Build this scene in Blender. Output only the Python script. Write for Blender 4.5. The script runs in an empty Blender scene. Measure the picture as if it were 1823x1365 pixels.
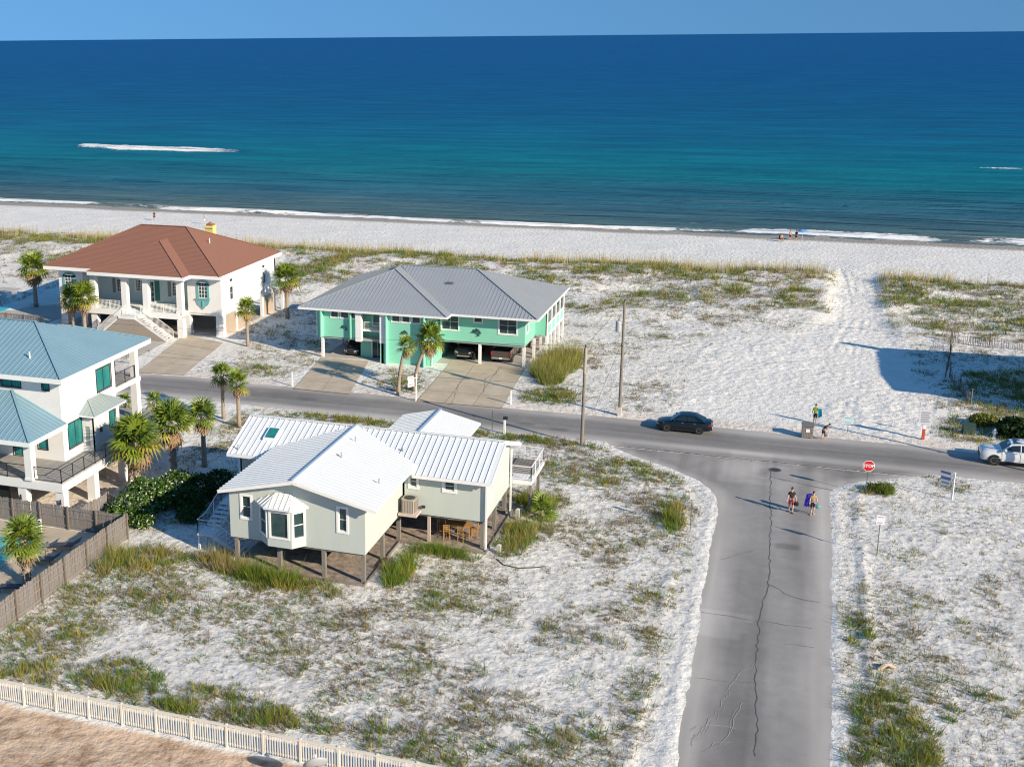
import bpy, bmesh, math, random
import numpy as np
from mathutils import Vector, Matrix
random.seed(7); RNG = np.random.default_rng(11)
scene = bpy.context.scene
COL = scene.collection
# ------------------------------------------------------------------ camera
PW, PH = 1823.0, 1365.0
FPX, PX, PY = 2137.0, 652.0, 631.0
CH = 32.0
PITCH, ROLL, YAW = (math.radians(a) for a in (14.806, -0.538, 19.895))
_fw = np.array([-math.sin(YAW)*math.cos(PITCH), math.cos(YAW)*math.cos(PITCH), -math.sin(PITCH)])
_r = np.array([math.cos(YAW), math.sin(YAW), 0.0]); _u = np.cross(_r, _fw)
_r2 = math.cos(ROLL)*_r + math.sin(ROLL)*_u
_u2 = -math.sin(ROLL)*_r + math.cos(ROLL)*_u
cam = bpy.data.cameras.new('camera'); camo = bpy.data.objects.new('camera', cam); COL.objects.link(camo)
cam.sensor_fit = 'HORIZONTAL'; cam.sensor_width = 36.0; cam.lens = FPX/PW*36.0
cam.shift_x = (PW/2-PX)/PW; cam.shift_y = -(PH/2-PY)/PW
cam.clip_start = 0.5; cam.clip_end = 200000.0
m = Matrix.Identity(4)
for i in range(3):
    m[i][0] = _r2[i]; m[i][1] = _u2[i]; m[i][2] = -_fw[i]
m[2][3] = CH
camo.matrix_world = m
scene.camera = camo
scene.cycles.filter_width = 1.15
# ------------------------------------------------------------------ light
SUN_EL = math.radians(24.0); SUN_AZ = math.radians(115.5)      # azimuth from +Y towards +X
world = bpy.data.worlds.new('World'); scene.world = world; world.use_nodes = True
wn = world.node_tree.nodes; wl = world.node_tree.links
sky = wn.new('ShaderNodeTexSky'); sky.sky_type = 'NISHITA'; sky.sun_disc = False
sky.sun_elevation = SUN_EL; sky.sun_rotation = SUN_AZ
sky.air_density = 0.8; sky.dust_density = 0.0; sky.ozone_density = 6.0; sky.altitude = 0
hs = wn.new('ShaderNodeHueSaturation'); hs.inputs['Saturation'].default_value = 1.12; hs.inputs['Value'].default_value = 1.0
tint = wn.new('ShaderNodeMix'); tint.data_type = 'RGBA'; tint.blend_type = 'MULTIPLY'; tint.inputs[0].default_value = 1.0
tint.inputs[7].default_value = (1.22, 1.06, 0.90, 1)
bg = wn['Background']; bg.inputs['Strength'].default_value = 0.092
# clear even blue sky, without horizon haze: elevations 0..90 deg read a narrow band of the sky model
tcw = wn.new('ShaderNodeTexCoord'); sxw = wn.new('ShaderNodeSeparateXYZ'); cxw = wn.new('ShaderNodeCombineXYZ'); nrw = wn.new('ShaderNodeVectorMath'); nrw.operation = 'NORMALIZE'
sx2 = wn.new('ShaderNodeSeparateXYZ'); cx2 = wn.new('ShaderNodeCombineXYZ')
mz = wn.new('ShaderNodeMapRange'); mz.inputs[1].default_value = 0.0; mz.inputs[2].default_value = 1.0; mz.inputs[3].default_value = 0.19; mz.inputs[4].default_value = 0.45
wl.new(tcw.outputs['Generated'], sxw.inputs[0]); wl.new(sxw.outputs[0], cxw.inputs[0]); wl.new(sxw.outputs[1], cxw.inputs[1]); wl.new(cxw.outputs[0], nrw.inputs[0])
wl.new(nrw.outputs[0], sx2.inputs[0]); wl.new(sx2.outputs[0], cx2.inputs[0]); wl.new(sx2.outputs[1], cx2.inputs[1]); wl.new(sxw.outputs[2], mz.inputs[0]); wl.new(mz.outputs[0], cx2.inputs[2]); wl.new(cx2.outputs[0], sky.inputs['Vector'])
wl.new(sky.outputs[0], hs.inputs['Color']); wl.new(hs.outputs[0], tint.inputs[6]); wl.new(tint.outputs[2], bg.inputs['Color'])
sd = bpy.data.lights.new('sun', 'SUN'); sd.energy = 5.0; sd.angle = math.radians(0.53); sd.color = (1.0, 0.86, 0.66)
so = bpy.data.objects.new('sun', sd); COL.objects.link(so)
SDIR = Vector((math.sin(SUN_AZ)*math.cos(SUN_EL), math.cos(SUN_AZ)*math.cos(SUN_EL), math.sin(SUN_EL)))
so.rotation_euler = SDIR.to_track_quat('Z', 'Y').to_euler(); so.location = (40, 0, 80)
vs = scene.view_settings
vs.view_transform = 'Standard'; vs.look = 'None'; vs.gamma = 1.0; vs.use_curve_mapping = False
vs.exposure = 0.48
# ------------------------------------------------------------------ pixel -> place
def ray(x, y):
    return _fw + _r2*(x-PX)/FPX - _u2*(y-PY)/FPX
def atz(x, y, z=0.0):
    d = ray(x, y); t = (z-CH)/d[2]; return np.array([0, 0, CH]) + d*t
def atx(x, y, X):
    d = ray(x, y); return np.array([0, 0, CH]) + d*X/d[0]
def aty(x, y, Y):
    d = ray(x, y); return np.array([0, 0, CH]) + d*Y/d[1]
# ------------------------------------------------------------------ mesh helpers
class MB:
    def __init__(s): s.v = []; s.f = []
    def add(s, vs, fs):
        n = len(s.v); s.v += [tuple(map(float, p)) for p in vs]; s.f += [tuple(n+i for i in f) for f in fs]; return s
    def box(s, x0, x1, y0, y1, z0, z1):
        return s.add([(x0,y0,z0),(x1,y0,z0),(x1,y1,z0),(x0,y1,z0),(x0,y0,z1),(x1,y0,z1),(x1,y1,z1),(x0,y1,z1)],
                     [(0,3,2,1),(4,5,6,7),(0,1,5,4),(1,2,6,5),(2,3,7,6),(3,0,4,7)])
    def bar(s, p, q, w, h=None, up=(0,0,1)):
        """rectangular bar from p to q, width w (sideways), height h (along up)"""
        h = h or w
        p = Vector(p); q = Vector(q); d = (q-p).normalized(); u = Vector(up)
        if abs(d.dot(u)) > .99: u = Vector((0,1,0))
        sd_ = d.cross(u).normalized(); u = sd_.cross(d).normalized()
        vs = []
        for o in (p, q):
            for a, b in ((-1,-1),(1,-1),(1,1),(-1,1)):
                vs.append(o + sd_*a*w/2 + u*b*h/2)
        return s.add(vs, [(0,1,2,3),(7,6,5,4),(0,4,5,1),(1,5,6,2),(2,6,7,3),(3,7,4,0)])
    def cyl(s, p, q, r0, r1=None, n=10, cap=True):
        r1 = r0 if r1 is None else r1
        p = Vector(p); q = Vector(q); d = (q-p).normalized()
        a = d.orthogonal().normalized(); b = d.cross(a)
        vs = []
        for o, r in ((p, r0), (q, r1)):
            for i in range(n):
                t = 2*math.pi*i/n; vs.append(o + a*math.cos(t)*r + b*math.sin(t)*r)
        fs = [(i, (i+1)%n, n+(i+1)%n, n+i) for i in range(n)]
        if cap: fs += [tuple(range(n-1,-1,-1)), tuple(range(n, 2*n))]
        return s.add(vs, fs)
    def tube(s, pts, rads, n=8):
        pts = [Vector(p) for p in pts]; vs = []; k = len(pts)
        for i, p in enumerate(pts):
            d = (pts[min(i+1,k-1)] - pts[max(i-1,0)]).normalized()
            a = d.cross(Vector((0.13,1,0.07))).normalized(); b = d.cross(a)
            r = rads[i] if hasattr(rads,'__len__') else rads
            for j in range(n):
                t = 2*math.pi*j/n; vs.append(p + a*math.cos(t)*r + b*math.sin(t)*r)
        fs = [(i*n+j, i*n+(j+1)%n, (i+1)*n+(j+1)%n, (i+1)*n+j) for i in range(k-1) for j in range(n)]
        fs += [tuple(range(n-1,-1,-1)), tuple(range((k-1)*n, k*n))]
        return s.add(vs, fs)
    def lathe(s, prof, c=(0,0,0), n=16):
        vs = []
        for r, z in prof:
            for j in range(n):
                t = 2*math.pi*j/n; vs.append((c[0]+r*math.cos(t), c[1]+r*math.sin(t), c[2]+z))
        k = len(prof)
        fs = [(i*n+j, i*n+(j+1)%n, (i+1)*n+(j+1)%n, (i+1)*n+j) for i in range(k-1) for j in range(n)]
        fs += [tuple(range(n-1,-1,-1)), tuple(range((k-1)*n, k*n))]
        return s.add(vs, fs)
    def slab(s, poly, t, nrm=None):
        """planar polygon (top) thickened by t downwards along its normal"""
        P = [Vector(p) for p in poly]; n = len(P)
        if nrm is None:
            nrm = Vector((0,0,0))
            for i in range(n):
                a, b = P[i], P[(i+1)%n]
                nrm += Vector(((a.y-b.y)*(a.z+b.z), (a.z-b.z)*(a.x+b.x), (a.x-b.x)*(a.y+b.y)))
            nrm.normalize()
        nrm = Vector(nrm)
        Q = [p - nrm*t for p in P]
        fs = [tuple(range(n)), tuple(range(2*n-1, n-1, -1))]
        fs += [(i, n+i, n+(i+1)%n, (i+1)%n) for i in range(n)]
        return s.add(P+Q, fs)
    def wall(s, o, du, dn, u0, u1, z0, z1, holes=(), t=0.14, top=None):
        """wall in the plane through o spanned by du and z; outside towards dn; rectangular holes (u0,u1,z0,z1)"""
        o = np.array(o, float); du = np.array(du, float); dn = np.array(dn, float)
        us = sorted(set([u0, u1]+[h[0] for h in holes]+[h[1] for h in holes])); us = [u for u in us if u0 <= u <= u1]
        zs = sorted(set([z0, z1]+[h[2] for h in holes]+[h[3] for h in holes])); zs = [z for z in zs if z0 <= z <= z1]
        def solid(i, j):
            if i < 0 or j < 0 or i >= len(us)-1 or j >= len(zs)-1: return False
            cu, cz = (us[i]+us[i+1])/2, (zs[j]+zs[j+1])/2
            return not any(h[0] < cu < h[1] and h[2] < cz < h[3] for h in holes)
        def P(u, z, k): 
            p = o + du*u - dn*(t if k else 0); return (p[0], p[1], z)
        fl = np.cross(du, (0,0,1)) @ dn < 0
        for i in range(len(us)-1):
            for j in range(len(zs)-1):
                if not solid(i, j): continue
                a, b, c, d = us[i], us[i+1], zs[j], zs[j+1]
                qs = [[P(a,c,0),P(b,c,0),P(b,d,0),P(a,d,0)], [P(b,c,1),P(a,c,1),P(a,d,1),P(b,d,1)]]
                if not solid(i-1,j): qs.append([P(a,c,1),P(a,c,0),P(a,d,0),P(a,d,1)])
                if not solid(i+1,j): qs.append([P(b,c,0),P(b,c,1),P(b,d,1),P(b,d,0)])
                if not solid(i,j-1): qs.append([P(a,c,1),P(b,c,1),P(b,c,0),P(a,c,0)])
                if not solid(i,j+1): qs.append([P(a,d,0),P(b,d,0),P(b,d,1),P(a,d,1)])
                for q in qs:
                    if fl: q = q[::-1]
                    s.add(q, [(0,1,2,3)])
        return s
    def mesh(s, name, off=(0,0,0), smooth=False):
        me = bpy.data.meshes.new(name)
        o = np.array(off, float)
        me.from_pydata([tuple(np.array(p)-o) for p in s.v], [], s.f); me.update()
        if smooth: me.polygons.foreach_set('use_smooth', [True]*len(me.polygons))
        return me
    def build(s, name, mat, parent=None, smooth=False, off=None, label=None, kind=None):
        if off is None: off = parent.get('_o', (0,0,0)) if parent is not None else (0,0,0)
        me = s.mesh(name, off, smooth)
        return link(name, me, mat, parent, label, kind)
def link(name, me, mat, parent=None, label=None, kind=None):
    o = bpy.data.objects.new(name, me); COL.objects.link(o)
    if mat is not None and len(me.materials) == 0: me.materials.append(mat)
    if parent is not None:
        o.parent = parent
        if '_o' in parent: o['_o'] = parent['_o']
    if label: o['label'] = label
    if kind: o['kind'] = kind
    return o
def tag(o, label=None, cat=None, group=None, kind=None):
    if label: o['label'] = label
    if cat: o['category'] = cat
    if group: o['group'] = group
    if kind: o['kind'] = kind
    return o
def thing(name, label, cat, loc=(0,0,0), rz=0.0, group=None, world_off=False):
    """Empty at the base. world_off: its parts are given in world coordinates"""
    o = bpy.data.objects.new(name, None); COL.objects.link(o); o.empty_display_size = .3
    o.location = loc; o.rotation_euler = (0,0,rz)
    if world_off: o['_o'] = tuple(map(float, loc))
    return tag(o, label, cat, group)
def copy_tree(o, parent=None):
    c = o.copy(); COL.objects.link(c); c.parent = parent
    for ch in list(o.children): copy_tree(ch, c)
    return c
def struct(name, mb, mat, smooth=False):
    o = mb.build(name, mat, smooth=smooth); o['kind'] = 'structure'; return o
# ------------------------------------------------------------------ noise (numpy)
def _hash(ix, iy, s):
    h = (ix*374761393 + iy*668265263 + s*974634541) & 0x7fffffff
    h = ((h ^ (h >> 13))*1274126177) & 0x7fffffff
    return ((h ^ (h >> 16)) & 0xffff)/65535.0
def vnoise(x, y, s=0):
    x = np.asarray(x, float); y = np.asarray(y, float)
    ix = np.floor(x).astype(np.int64); iy = np.floor(y).astype(np.int64)
    fx = x-ix; fy = y-iy; fx = fx*fx*(3-2*fx); fy = fy*fy*(3-2*fy)
    a = _hash(ix,iy,s); b = _hash(ix+1,iy,s); c = _hash(ix,iy+1,s); d = _hash(ix+1,iy+1,s)
    return (a*(1-fx)+b*fx)*(1-fy) + (c*(1-fx)+d*fx)*fy
def fbm(x, y, s=0, oct=4):
    v = 0; a = .5; t = 0
    for i in range(oct):
        v = v + a*vnoise(x*2**i, y*2**i, s+i*17); t += a; a *= .5
    return v/t
def sstep(a, b, x):
    t = np.clip((np.asarray(x, float)-a)/(b-a), 0, 1); return t*t*(3-2*t)
# ------------------------------------------------------------------ materials
MATS = {}
def mat(name, col, rough=.6, metal=0.0, spec=.5, var=0.0, vscale=3.0, bump=0.0, bscale=8.0, col2=None, mix=.5, stretch=(1,1,1), coat=0.0, alpha=None, attr=None):
    """plain procedural material: base colour with noise variation between col and col2, noise bump"""
    if name in MATS: return MATS[name]
    m = bpy.data.materials.new(name); m.use_nodes = True; nt = m.node_tree; N = nt.nodes; L = nt.links
    b = N['Principled BSDF']; b.inputs['Roughness'].default_value = rough; b.inputs['Metallic'].default_value = metal
    b.inputs['Specular IOR Level'].default_value = spec; b.inputs['Coat Weight'].default_value = coat
    c = (*col, 1) if len(col) == 3 else col
    b.inputs['Base Color'].default_value = c
    if var or col2 or bump:
        tc = N.new('ShaderNodeTexCoord'); mp = N.new('ShaderNodeMapping'); mp.inputs['Scale'].default_value = stretch
        L.new(tc.outputs['Object'], mp.inputs['Vector'])
    if var or col2:
        nz = N.new('ShaderNodeTexNoise'); nz.inputs['Scale'].default_value = vscale; nz.inputs['Detail'].default_value = 6; nz.inputs['Roughness'].default_value = .65
        L.new(mp.outputs[0], nz.inputs['Vector'])
        cr = N.new('ShaderNodeValToRGB')
        if col2: e0, e1 = c, (*col2, 1)
        else: e0 = tuple(max(0, v*(1-var)) for v in c[:3])+(1,); e1 = tuple(min(1, v*(1+var)) for v in c[:3])+(1,)
        cr.color_ramp.elements[0].color = e0; cr.color_ramp.elements[1].color = e1
        cr.color_ramp.elements[0].position = mix-.2; cr.color_ramp.elements[1].position = mix+.2
        L.new(nz.outputs['Fac'], cr.inputs[0]); L.new(cr.outputs[0], b.inputs['Base Color'])
    if attr:
        at = N.new('ShaderNodeAttribute'); at.attribute_name = attr; L.new(at.outputs['Color'], b.inputs['Base Color'])
    if bump:
        n2 = N.new('ShaderNodeTexNoise'); n2.inputs['Scale'].default_value = bscale; n2.inputs['Detail'].default_value = 4
        L.new(mp.outputs[0], n2.inputs['Vector'])
        bp = N.new('ShaderNodeBump'); bp.inputs['Strength'].default_value = bump; bp.inputs['Distance'].default_value = .05
        L.new(n2.outputs['Fac'], bp.inputs['Height']); L.new(bp.outputs[0], b.inputs['Normal'])
    MATS[name] = m
    return m
WHITE = mat('white_paint', (.80,.80,.79), .5, var=.03, vscale=1.5)
GLASS = mat('window_glass', (.02,.045,.05), .06, spec=.6, col2=(.035,.075,.08), vscale=.7)
TEALGLASS = mat('teal_window_glass', (.01,.13,.13), .08, spec=.6, col2=(.03,.26,.25), vscale=.9, stretch=(1,1,.4))
DARKMETAL = mat('dark_metal', (.02,.022,.025), .4, spec=.5)
BLACK = mat('black_rubber', (.012,.012,.013), .8)
GREYWOOD = mat('weathered_wood', (.16,.14,.12), .85, col2=(.30,.27,.24), vscale=6, stretch=(3,3,.5), bump=.3, bscale=20)
# ================================================================== ground
ROAD_Y0, ROAD_Y1 = 93.9, 100.2           # shore road
def side_left(y):     # left edge of the side road (flares into the junction)
    return -3.3 - .012*(y-60) - 9.5*sstep(80.0, 94.2, y)**2.4
def side_right(y):
    return 3.45 + .010*(y-60) + 7.0*sstep(86.0, 94.5, y)**2.0
def road_in(x, y):
    """signed metres inside (+) the asphalt"""
    d1 = np.minimum(y-ROAD_Y0-.25*(fbm(x*.15, y*0+3, 5)-.5), ROAD_Y1-y+.5*(fbm(x*.2, y*0+1, 6)-.5))
    d1 = np.minimum(d1, 30)
    d2 = np.minimum(x-side_left(y), side_right(y)-x); d2 = np.minimum(d2, 95-y)
    return np.maximum(d1, d2)
def path_mask(x, y):  # trampled beach access
    c = 7.6 + .02*(y-150); w = 1.6 + .35*np.clip(147-y, 0, 40)*.55
    c = c - np.clip(147-y, 0, 46)*.12
    return (1-sstep(w, w+2.5, np.abs(x-c)))*sstep(100, 102, y)
FLAT = [(-46,-22,60.5,82), (-36,-15,60.5,82), (-90,-39,30,88), (-50,-20,100,132), (-84,-52,100,134), (-40,-10,30,45.4)]
def flatmask(x, y):
    k = np.zeros_like(np.asarray(x, float))
    for x0,x1,y0,y1 in FLAT:
        k = np.maximum(k, sstep(-1.5,0.5,x-x0)*sstep(-1.5,0.5,x1-x)*sstep(-1.5,0.5,y-y0)*sstep(-1.5,0.5,y1-y))
    return k
def ground_z(x, y):
    x = np.asarray(x, float); y = np.asarray(y, float)
    fl = flatmask(x, y)
    z = .02 + (.34*(fbm(x*.11, y*.11, 1)-.5) + .16*(fbm(x*.5, y*.5, 2)-.5) + .05*(vnoise(x*1.7, y*1.7, 3)-.5))*(1-fl)
    pm = path_mask(x, y)
    dn = sstep(128, 150, y)*(1-sstep(168, 178, y))
    z = z + dn*(1-.85*pm)*(.35 + 1.7*(fbm(x*.055, y*.075, 8)-.32) + .7*(fbm(x*.2, y*.2, 9)-.5))
    # foot-marks on the trampled sand
    tr = np.clip(pm + (1-sstep(11, 17, np.abs(x-1)))*sstep(99, 102, y)*(1-sstep(128, 140, y)), 0, 1)
    z = z + tr*(.17*(fbm(x*1.9, y*1.9, 14, 2)-.5) - .09*sum(np.exp(-((x-(7.6-.12*np.clip(147-y,0,46)+o_+.5*np.sin(y*.06+o_)))/.16)**2)*sstep(.3,.5,fbm(x*.1, y*.12, 15)) for o_ in (-1.2,.3,1.6,2.6)))
    # road bed: sand lips over the asphalt edge
    ri = road_in(x, y)
    lip = .42*(fbm(x*.25, y*.25, 21)-.46) + .30*(fbm(x*1.3, y*1.3, 22)-.5)
    s = sstep(-.55, .55, -(ri-lip))
    z = z*sstep(0, 5, -ri+.2) ; z = np.where(ri > 0, 0, z)
    z = -.07 + s*(.085 + np.maximum(z, -.01)) 
    # wheel tracks in the sand beside the side road: wandering, broken
    out = sstep(.35, .8, -ri)
    wv = .5*(fbm(y*.12, y*0+4, 85)-.5); kk = sstep(.35, .6, fbm(x*.3, y*.16, 86)); k2 = sstep(.4, .6, fbm(x*.3, y*.2, 87))
    def track(c, w): return np.exp(-((x-c)/w)**2)
    sr = side_right(y); sl = side_left(y)
    tr_ = .15*track(sr+.85+wv,.22)*(.35+.65*kk) - .13*track(sr+.42+wv,.22) + .12*track(sr+1.45-wv,.22)*(.3+.7*k2) - .12*track(sr+1.95-wv,.3)*(.3+.7*k2)
    tl_ = .14*track(sl-.95+wv,.22)*(.3+.7*k2) - .12*track(sl-.5+wv,.24) + .10*track(sl-1.6-wv,.22)*kk - .10*track(sl-2.1-wv,.28)*kk
    z = z - (tr_+tl_)*out*(y < 88)*(y > 38)
    z = np.where(ri < -.45, np.maximum(z, -.004), z)
    # beach falls to the water
    z = z - 1.0*sstep(176, 216, y) - .035*np.clip(y-208, 0, 60)
    return z
GX0, GX1, GY0, GY1 = -62.0, 34.0, 40.0, 178.0
def grid_obj(name, xs, ys, fz, material):
    X, Y = np.meshgrid(xs, ys); Z = fz(X, Y)
    n, k = len(ys), len(xs)
    co = np.stack([X, Y, Z], -1).reshape(-1, 3).astype(np.float32)
    i = (np.arange(n-1)[:,None]*k + np.arange(k-1)[None,:]).ravel()
    q = np.stack([i, i+1, i+k+1, i+k], 1).astype(np.int32)
    me = bpy.data.meshes.new(name); me.vertices.add(len(co)); me.vertices.foreach_set('co', co.ravel())
    me.loops.add(q.size); me.loops.foreach_set('vertex_index', q.ravel())
    me.polygons.add(len(q)); me.polygons.foreach_set('loop_start', np.arange(0, q.size, 4, dtype=np.int32))
    me.polygons.foreach_set('use_smooth', np.ones(len(q), bool)); me.update(); me.validate()
    o = bpy.data.objects.new(name, me); COL.objects.link(o); me.materials.append(material)
    return o
# ---- sand material
def node_mat(name):
    m = bpy.data.materials.new(name); m.use_nodes = True
    return m, m.node_tree.nodes, m.node_tree.links, m.node_tree.nodes['Principled BSDF']
def sand_material():
    m, N, L, b = node_mat('white_sand')
    b.inputs['Roughness'].default_value = .95; b.inputs['Specular IOR Level'].default_value = .15
    tc = N.new('ShaderNodeTexCoord')
    def noise(sc, det=5, rough=.6):
        n = N.new('ShaderNodeTexNoise'); n.inputs['Scale'].default_value = sc; n.inputs['Detail'].default_value = det; n.inputs['Roughness'].default_value = rough
        L.new(tc.outputs['Object'], n.inputs['Vector']); return n.outputs['Fac']
    def ramp(fac, p0, p1, c0=(0,0,0,1), c1=(1,1,1,1)):
        r = N.new('ShaderNodeValToRGB'); r.color_ramp.elements[0].position = p0; r.color_ramp.elements[1].position = p1
        r.color_ramp.elements[0].color = c0; r.color_ramp.elements[1].color = c1; L.new(fac, r.inputs[0]); return r.outputs[0]
    def mixc(fac, a, bb):
        x = N.new('ShaderNodeMix'); x.data_type = 'RGBA'
        if isinstance(fac, float): x.inputs[0].default_value = fac
        else: L.new(fac, x.inputs[0])
        for s_, v in ((6, a), (7, bb)):
            if isinstance(v, tuple): x.inputs[s_].default_value = (*v, 1)
            else: L.new(v, x.inputs[s_])
        return x.outputs[2]
    at = N.new('ShaderNodeAttribute'); at.attribute_name = 'cover'      # x litter, y dirt, z wet
    sp = N.new('ShaderNodeSeparateColor'); L.new(at.outputs['Color'], sp.inputs[0])
    base = mixc(ramp(noise(.35), .3, .7), (.70,.675,.625), (.80,.775,.725))
    # litter: brown-grey plant debris in the sand
    lit = N.new('ShaderNodeMath'); lit.operation = 'MULTIPLY'
    L.new(ramp(noise(2.2, 8, .75), .47, .60), lit.inputs[0]); L.new(sp.outputs[0], lit.inputs[1])
    c = mixc(lit.outputs[0], base, (.20,.165,.115))
    dn = mixc(ramp(noise(.45, 8, .7), .36, .55), (.30,.185,.11), (.66,.49,.35))
    c = mixc(sp.outputs[1], c, dn)
    c = mixc(sp.outputs[2], c, (.34,.31,.27))
    L.new(c, b.inputs['Base Color'])
    # relief: foot-marks and ripples
    vo = N.new('ShaderNodeTexVoronoi'); vo.inputs['Scale'].default_value = 2.1; vo.feature = 'SMOOTH_F1'; L.new(tc.outputs['Object'], vo.inputs['Vector'])
    a1 = N.new('ShaderNodeMath'); a1.operation = 'ADD'; L.new(vo.outputs[0], a1.inputs[0]); L.new(noise(5, 6, .65), a1.inputs[1])
    bp = N.new('ShaderNodeBump'); bp.inputs['Strength'].default_value = .7; bp.inputs['Distance'].default_value = .16
    L.new(a1.outputs[0], bp.inputs['Height']); L.new(bp.outputs[0], b.inputs['Normal'])
    return m
SAND = sand_material()
# ---- plant cover, 0..1, in world metres
def blob(x, y, cx, cy, rx, ry, s=0, rough=.6):
    d = ((x-cx)/rx)**2 + ((y-cy)/ry)**2
    n = fbm(x*.45+s*3.1, y*.45, 40+s)-.5
    return 1-sstep(.35, 1.15, d+n*rough*2)
def cover(x, y):
    """(tuft density, lushness)"""
    x = np.asarray(x, float); y = np.asarray(y, float)
    n1 = fbm(x*.16, y*.16, 31); n2 = fbm(x*.55, y*.55, 33)
    d = np.zeros_like(x); lush = np.zeros_like(x)
    lot = (y < 95)*(x > -45)*(x < -3.2)
    d = np.where(lot, .26 + .70*sstep(.44, .62, n1*.55+n2*.45), d)
    rl = (y < 95)*(x >= 3.6)
    d = np.where(rl, .24 + .5*sstep(.48, .66, n1*.5+n2*.5), d)
    no = (y >= 99)
    d = np.where(no, .20 + .5*sstep(.50, .64, n1*.5+n2*.5), d)
    du = sstep(137, 150, y)*(1-sstep(167, 172, y+3*(n2-.5)))
    d = np.maximum(d, du*(.30 + .9*sstep(.42, .58, n1*.55+n2*.45))); lush = np.maximum(lush, du*sstep(.44, .62, n1))
    crest = np.exp(-((y-168-3*(fbm(x*.08, y*0, 3)-.5))/2.2)**2)*(y > 160)
    d = np.maximum(d, crest*.95); lush = np.maximum(lush, crest*.7)
    if True:
        for (cx, cy, rx, ry, dd, ll) in COVER_BLOBS:
            k = blob(x, y, cx, cy, rx, ry, int(abs(cx*7+cy))%13)
            d = np.maximum(d, k*dd); lush = np.maximum(lush, k*ll)
    # bare places
    tr = (1-sstep(7, 12, np.abs(x-1.5)))*sstep(99, 101, y)*(1-sstep(130, 142, y))
    d = d*(1-.97*tr)*(1-path_mask(x, y))
    d = d*(1-sstep(-.9, -.1, road_in(x, y)))
    ed = np.exp(-((side_left(y)-x-.8)/.9)**2)*(y < 94)
    d = d*(1-.9*ed)
    strip = sstep(99.5, 100.3, y)*(1-sstep(101.6, 102.6, y))*(x > -60)
    d = d*(1-.9*strip)
    d = d*(y < 175)*(y > 30)
    for x0,x1,y0,y1 in NOGROW:
        d = d*(1-((x>x0)*(x<x1)*(y>y0)*(y<y1)))
    return np.clip(d, 0, 1), np.clip(lush, 0, 1)
COVER_BLOBS = [  # cx, cy, rx, ry, density, lush
    (-28,61.2,5.5,1.5,1.0,1.0), (-33.5,62.5,3,2.0,.9,.45), (-36.5,61,3.8,2.6,1.0,.45), (-38.6,57,1.6,5,.9,.4), (-21.6,65.6,1.5,2.8,1.0,1.0), (-19.5,68.2,3.2,.9,1,1.0),
    (-15.5,73,2.0,4.5,.95,.6), (-15.5,79,2.2,2.0,.9,.5), (-13.5,85,4,3,.7,.5), (-9,88,5,3.2,.9,.5), (-6.2,79,1.6,6,.9,.5), (-4.6,70,1.0,5,.7,.55),
    (-6.5,66,1.6,3,.7,.4), (-5.5,53,1.8,5,.75,.5), (-12,52,3,2,.6,.35), (-17,54,4,2.5,.85,.1), (-24,53,5,2.4,.8,.1), (-22,47.6,8,1.0,.9,.7), (-31,48.5,2.6,1.6,1,.8), (-36,48,3,1.8,.9,.55),
    (-26,48,2.4,1.1,.8,.8), (-16,62,4,2.5,.7,.3), (-10,60,3,3,.6,.3), (-18,92,6,1.2,1,.8), (-30,92.3,14,.9,.9,.9), (-25,90,3,1.6,.7,.7),
    (6.0,53.5,2.4,7.5,1.0,.95), (8.5,47,4,4.5,.85,.7), (10.5,60,1.4,1.6,.8,.6), (6.9,88.4,1.4,.9,1,.9), (5.0,66,1.0,2.6,.8,.7), (13,55,2.0,2,.5,.3),
    (-20,104.5,3.4,3.8,1.0,1.0), (-21.3,115.5,2.4,6.5,1.0,.55), (-49,104.5,3.4,2.6,1.0,1.0), (-34.2,103.5,2.6,3.4,1,.75), (-40,104,2,2.2,.7,.6), (-16,124,2.2,2.4,.6,.3),
    (-12,131,2.5,1.6,.6,.3), (-14,150,9,5,.8,.6), (1.2,154,2.6,7,1,.7), (13,160,3,7,1,.75), (22,150,9,8,.8,.6), (14.5,105,4,3,.95,.75), (21,121,6,8,1,.95), (17,113,3,3,.8,.6),
    (-30,46.6,10,1.7,.9,.5), (-37,51.5,3,5,.85,.4), (-36,57.5,4,4.5,.85,.4), (-31.5,57.5,3,2.2,.6,.35), (-14,47.2,7,1.8,.8,.5), (-8,49,3,4,.8,.45), (16,107,5,4,.9,.65), (20,112,5,4,.9,.8), (15.5,118,2.5,4,.7,.6), (9,60,4,2.5,.6,.5), (11,68,2,2,.5,.3), (-26,141,10,3,.6,.3), (-62,148,12,6,.75,.5), (-95,150,14,8,.85,.6), (-52,134,6,4,.5,.2), (-54,120,3,5,.5,.4), (-70,106,5,2.6,.7,.8), (-38.4,73,1.3,9,.8,.4), (-40,86,4,4,.5,.2), (-35,82,4,5,.5,.2)]
NOGROW = [(-31.9,-22.6,62.4,77.5), (-22.7,-17.0,69.2,77.5), (-60,-40.0,30,64.4), (-60,-45,64,82), (-45.6,-24.2,110,128), (-80,-58.5,114,132), (-37.5,-10,30,45.9),
          (-31.4,-23.6,100,113.4), (-45.2,-38.0,100,111.5), (-63.5,-55.5,100,115.5), (-80,-62,108.0,116), (-35,-33.5,63.4,69.5), (-92,-80,112,134)]
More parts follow.
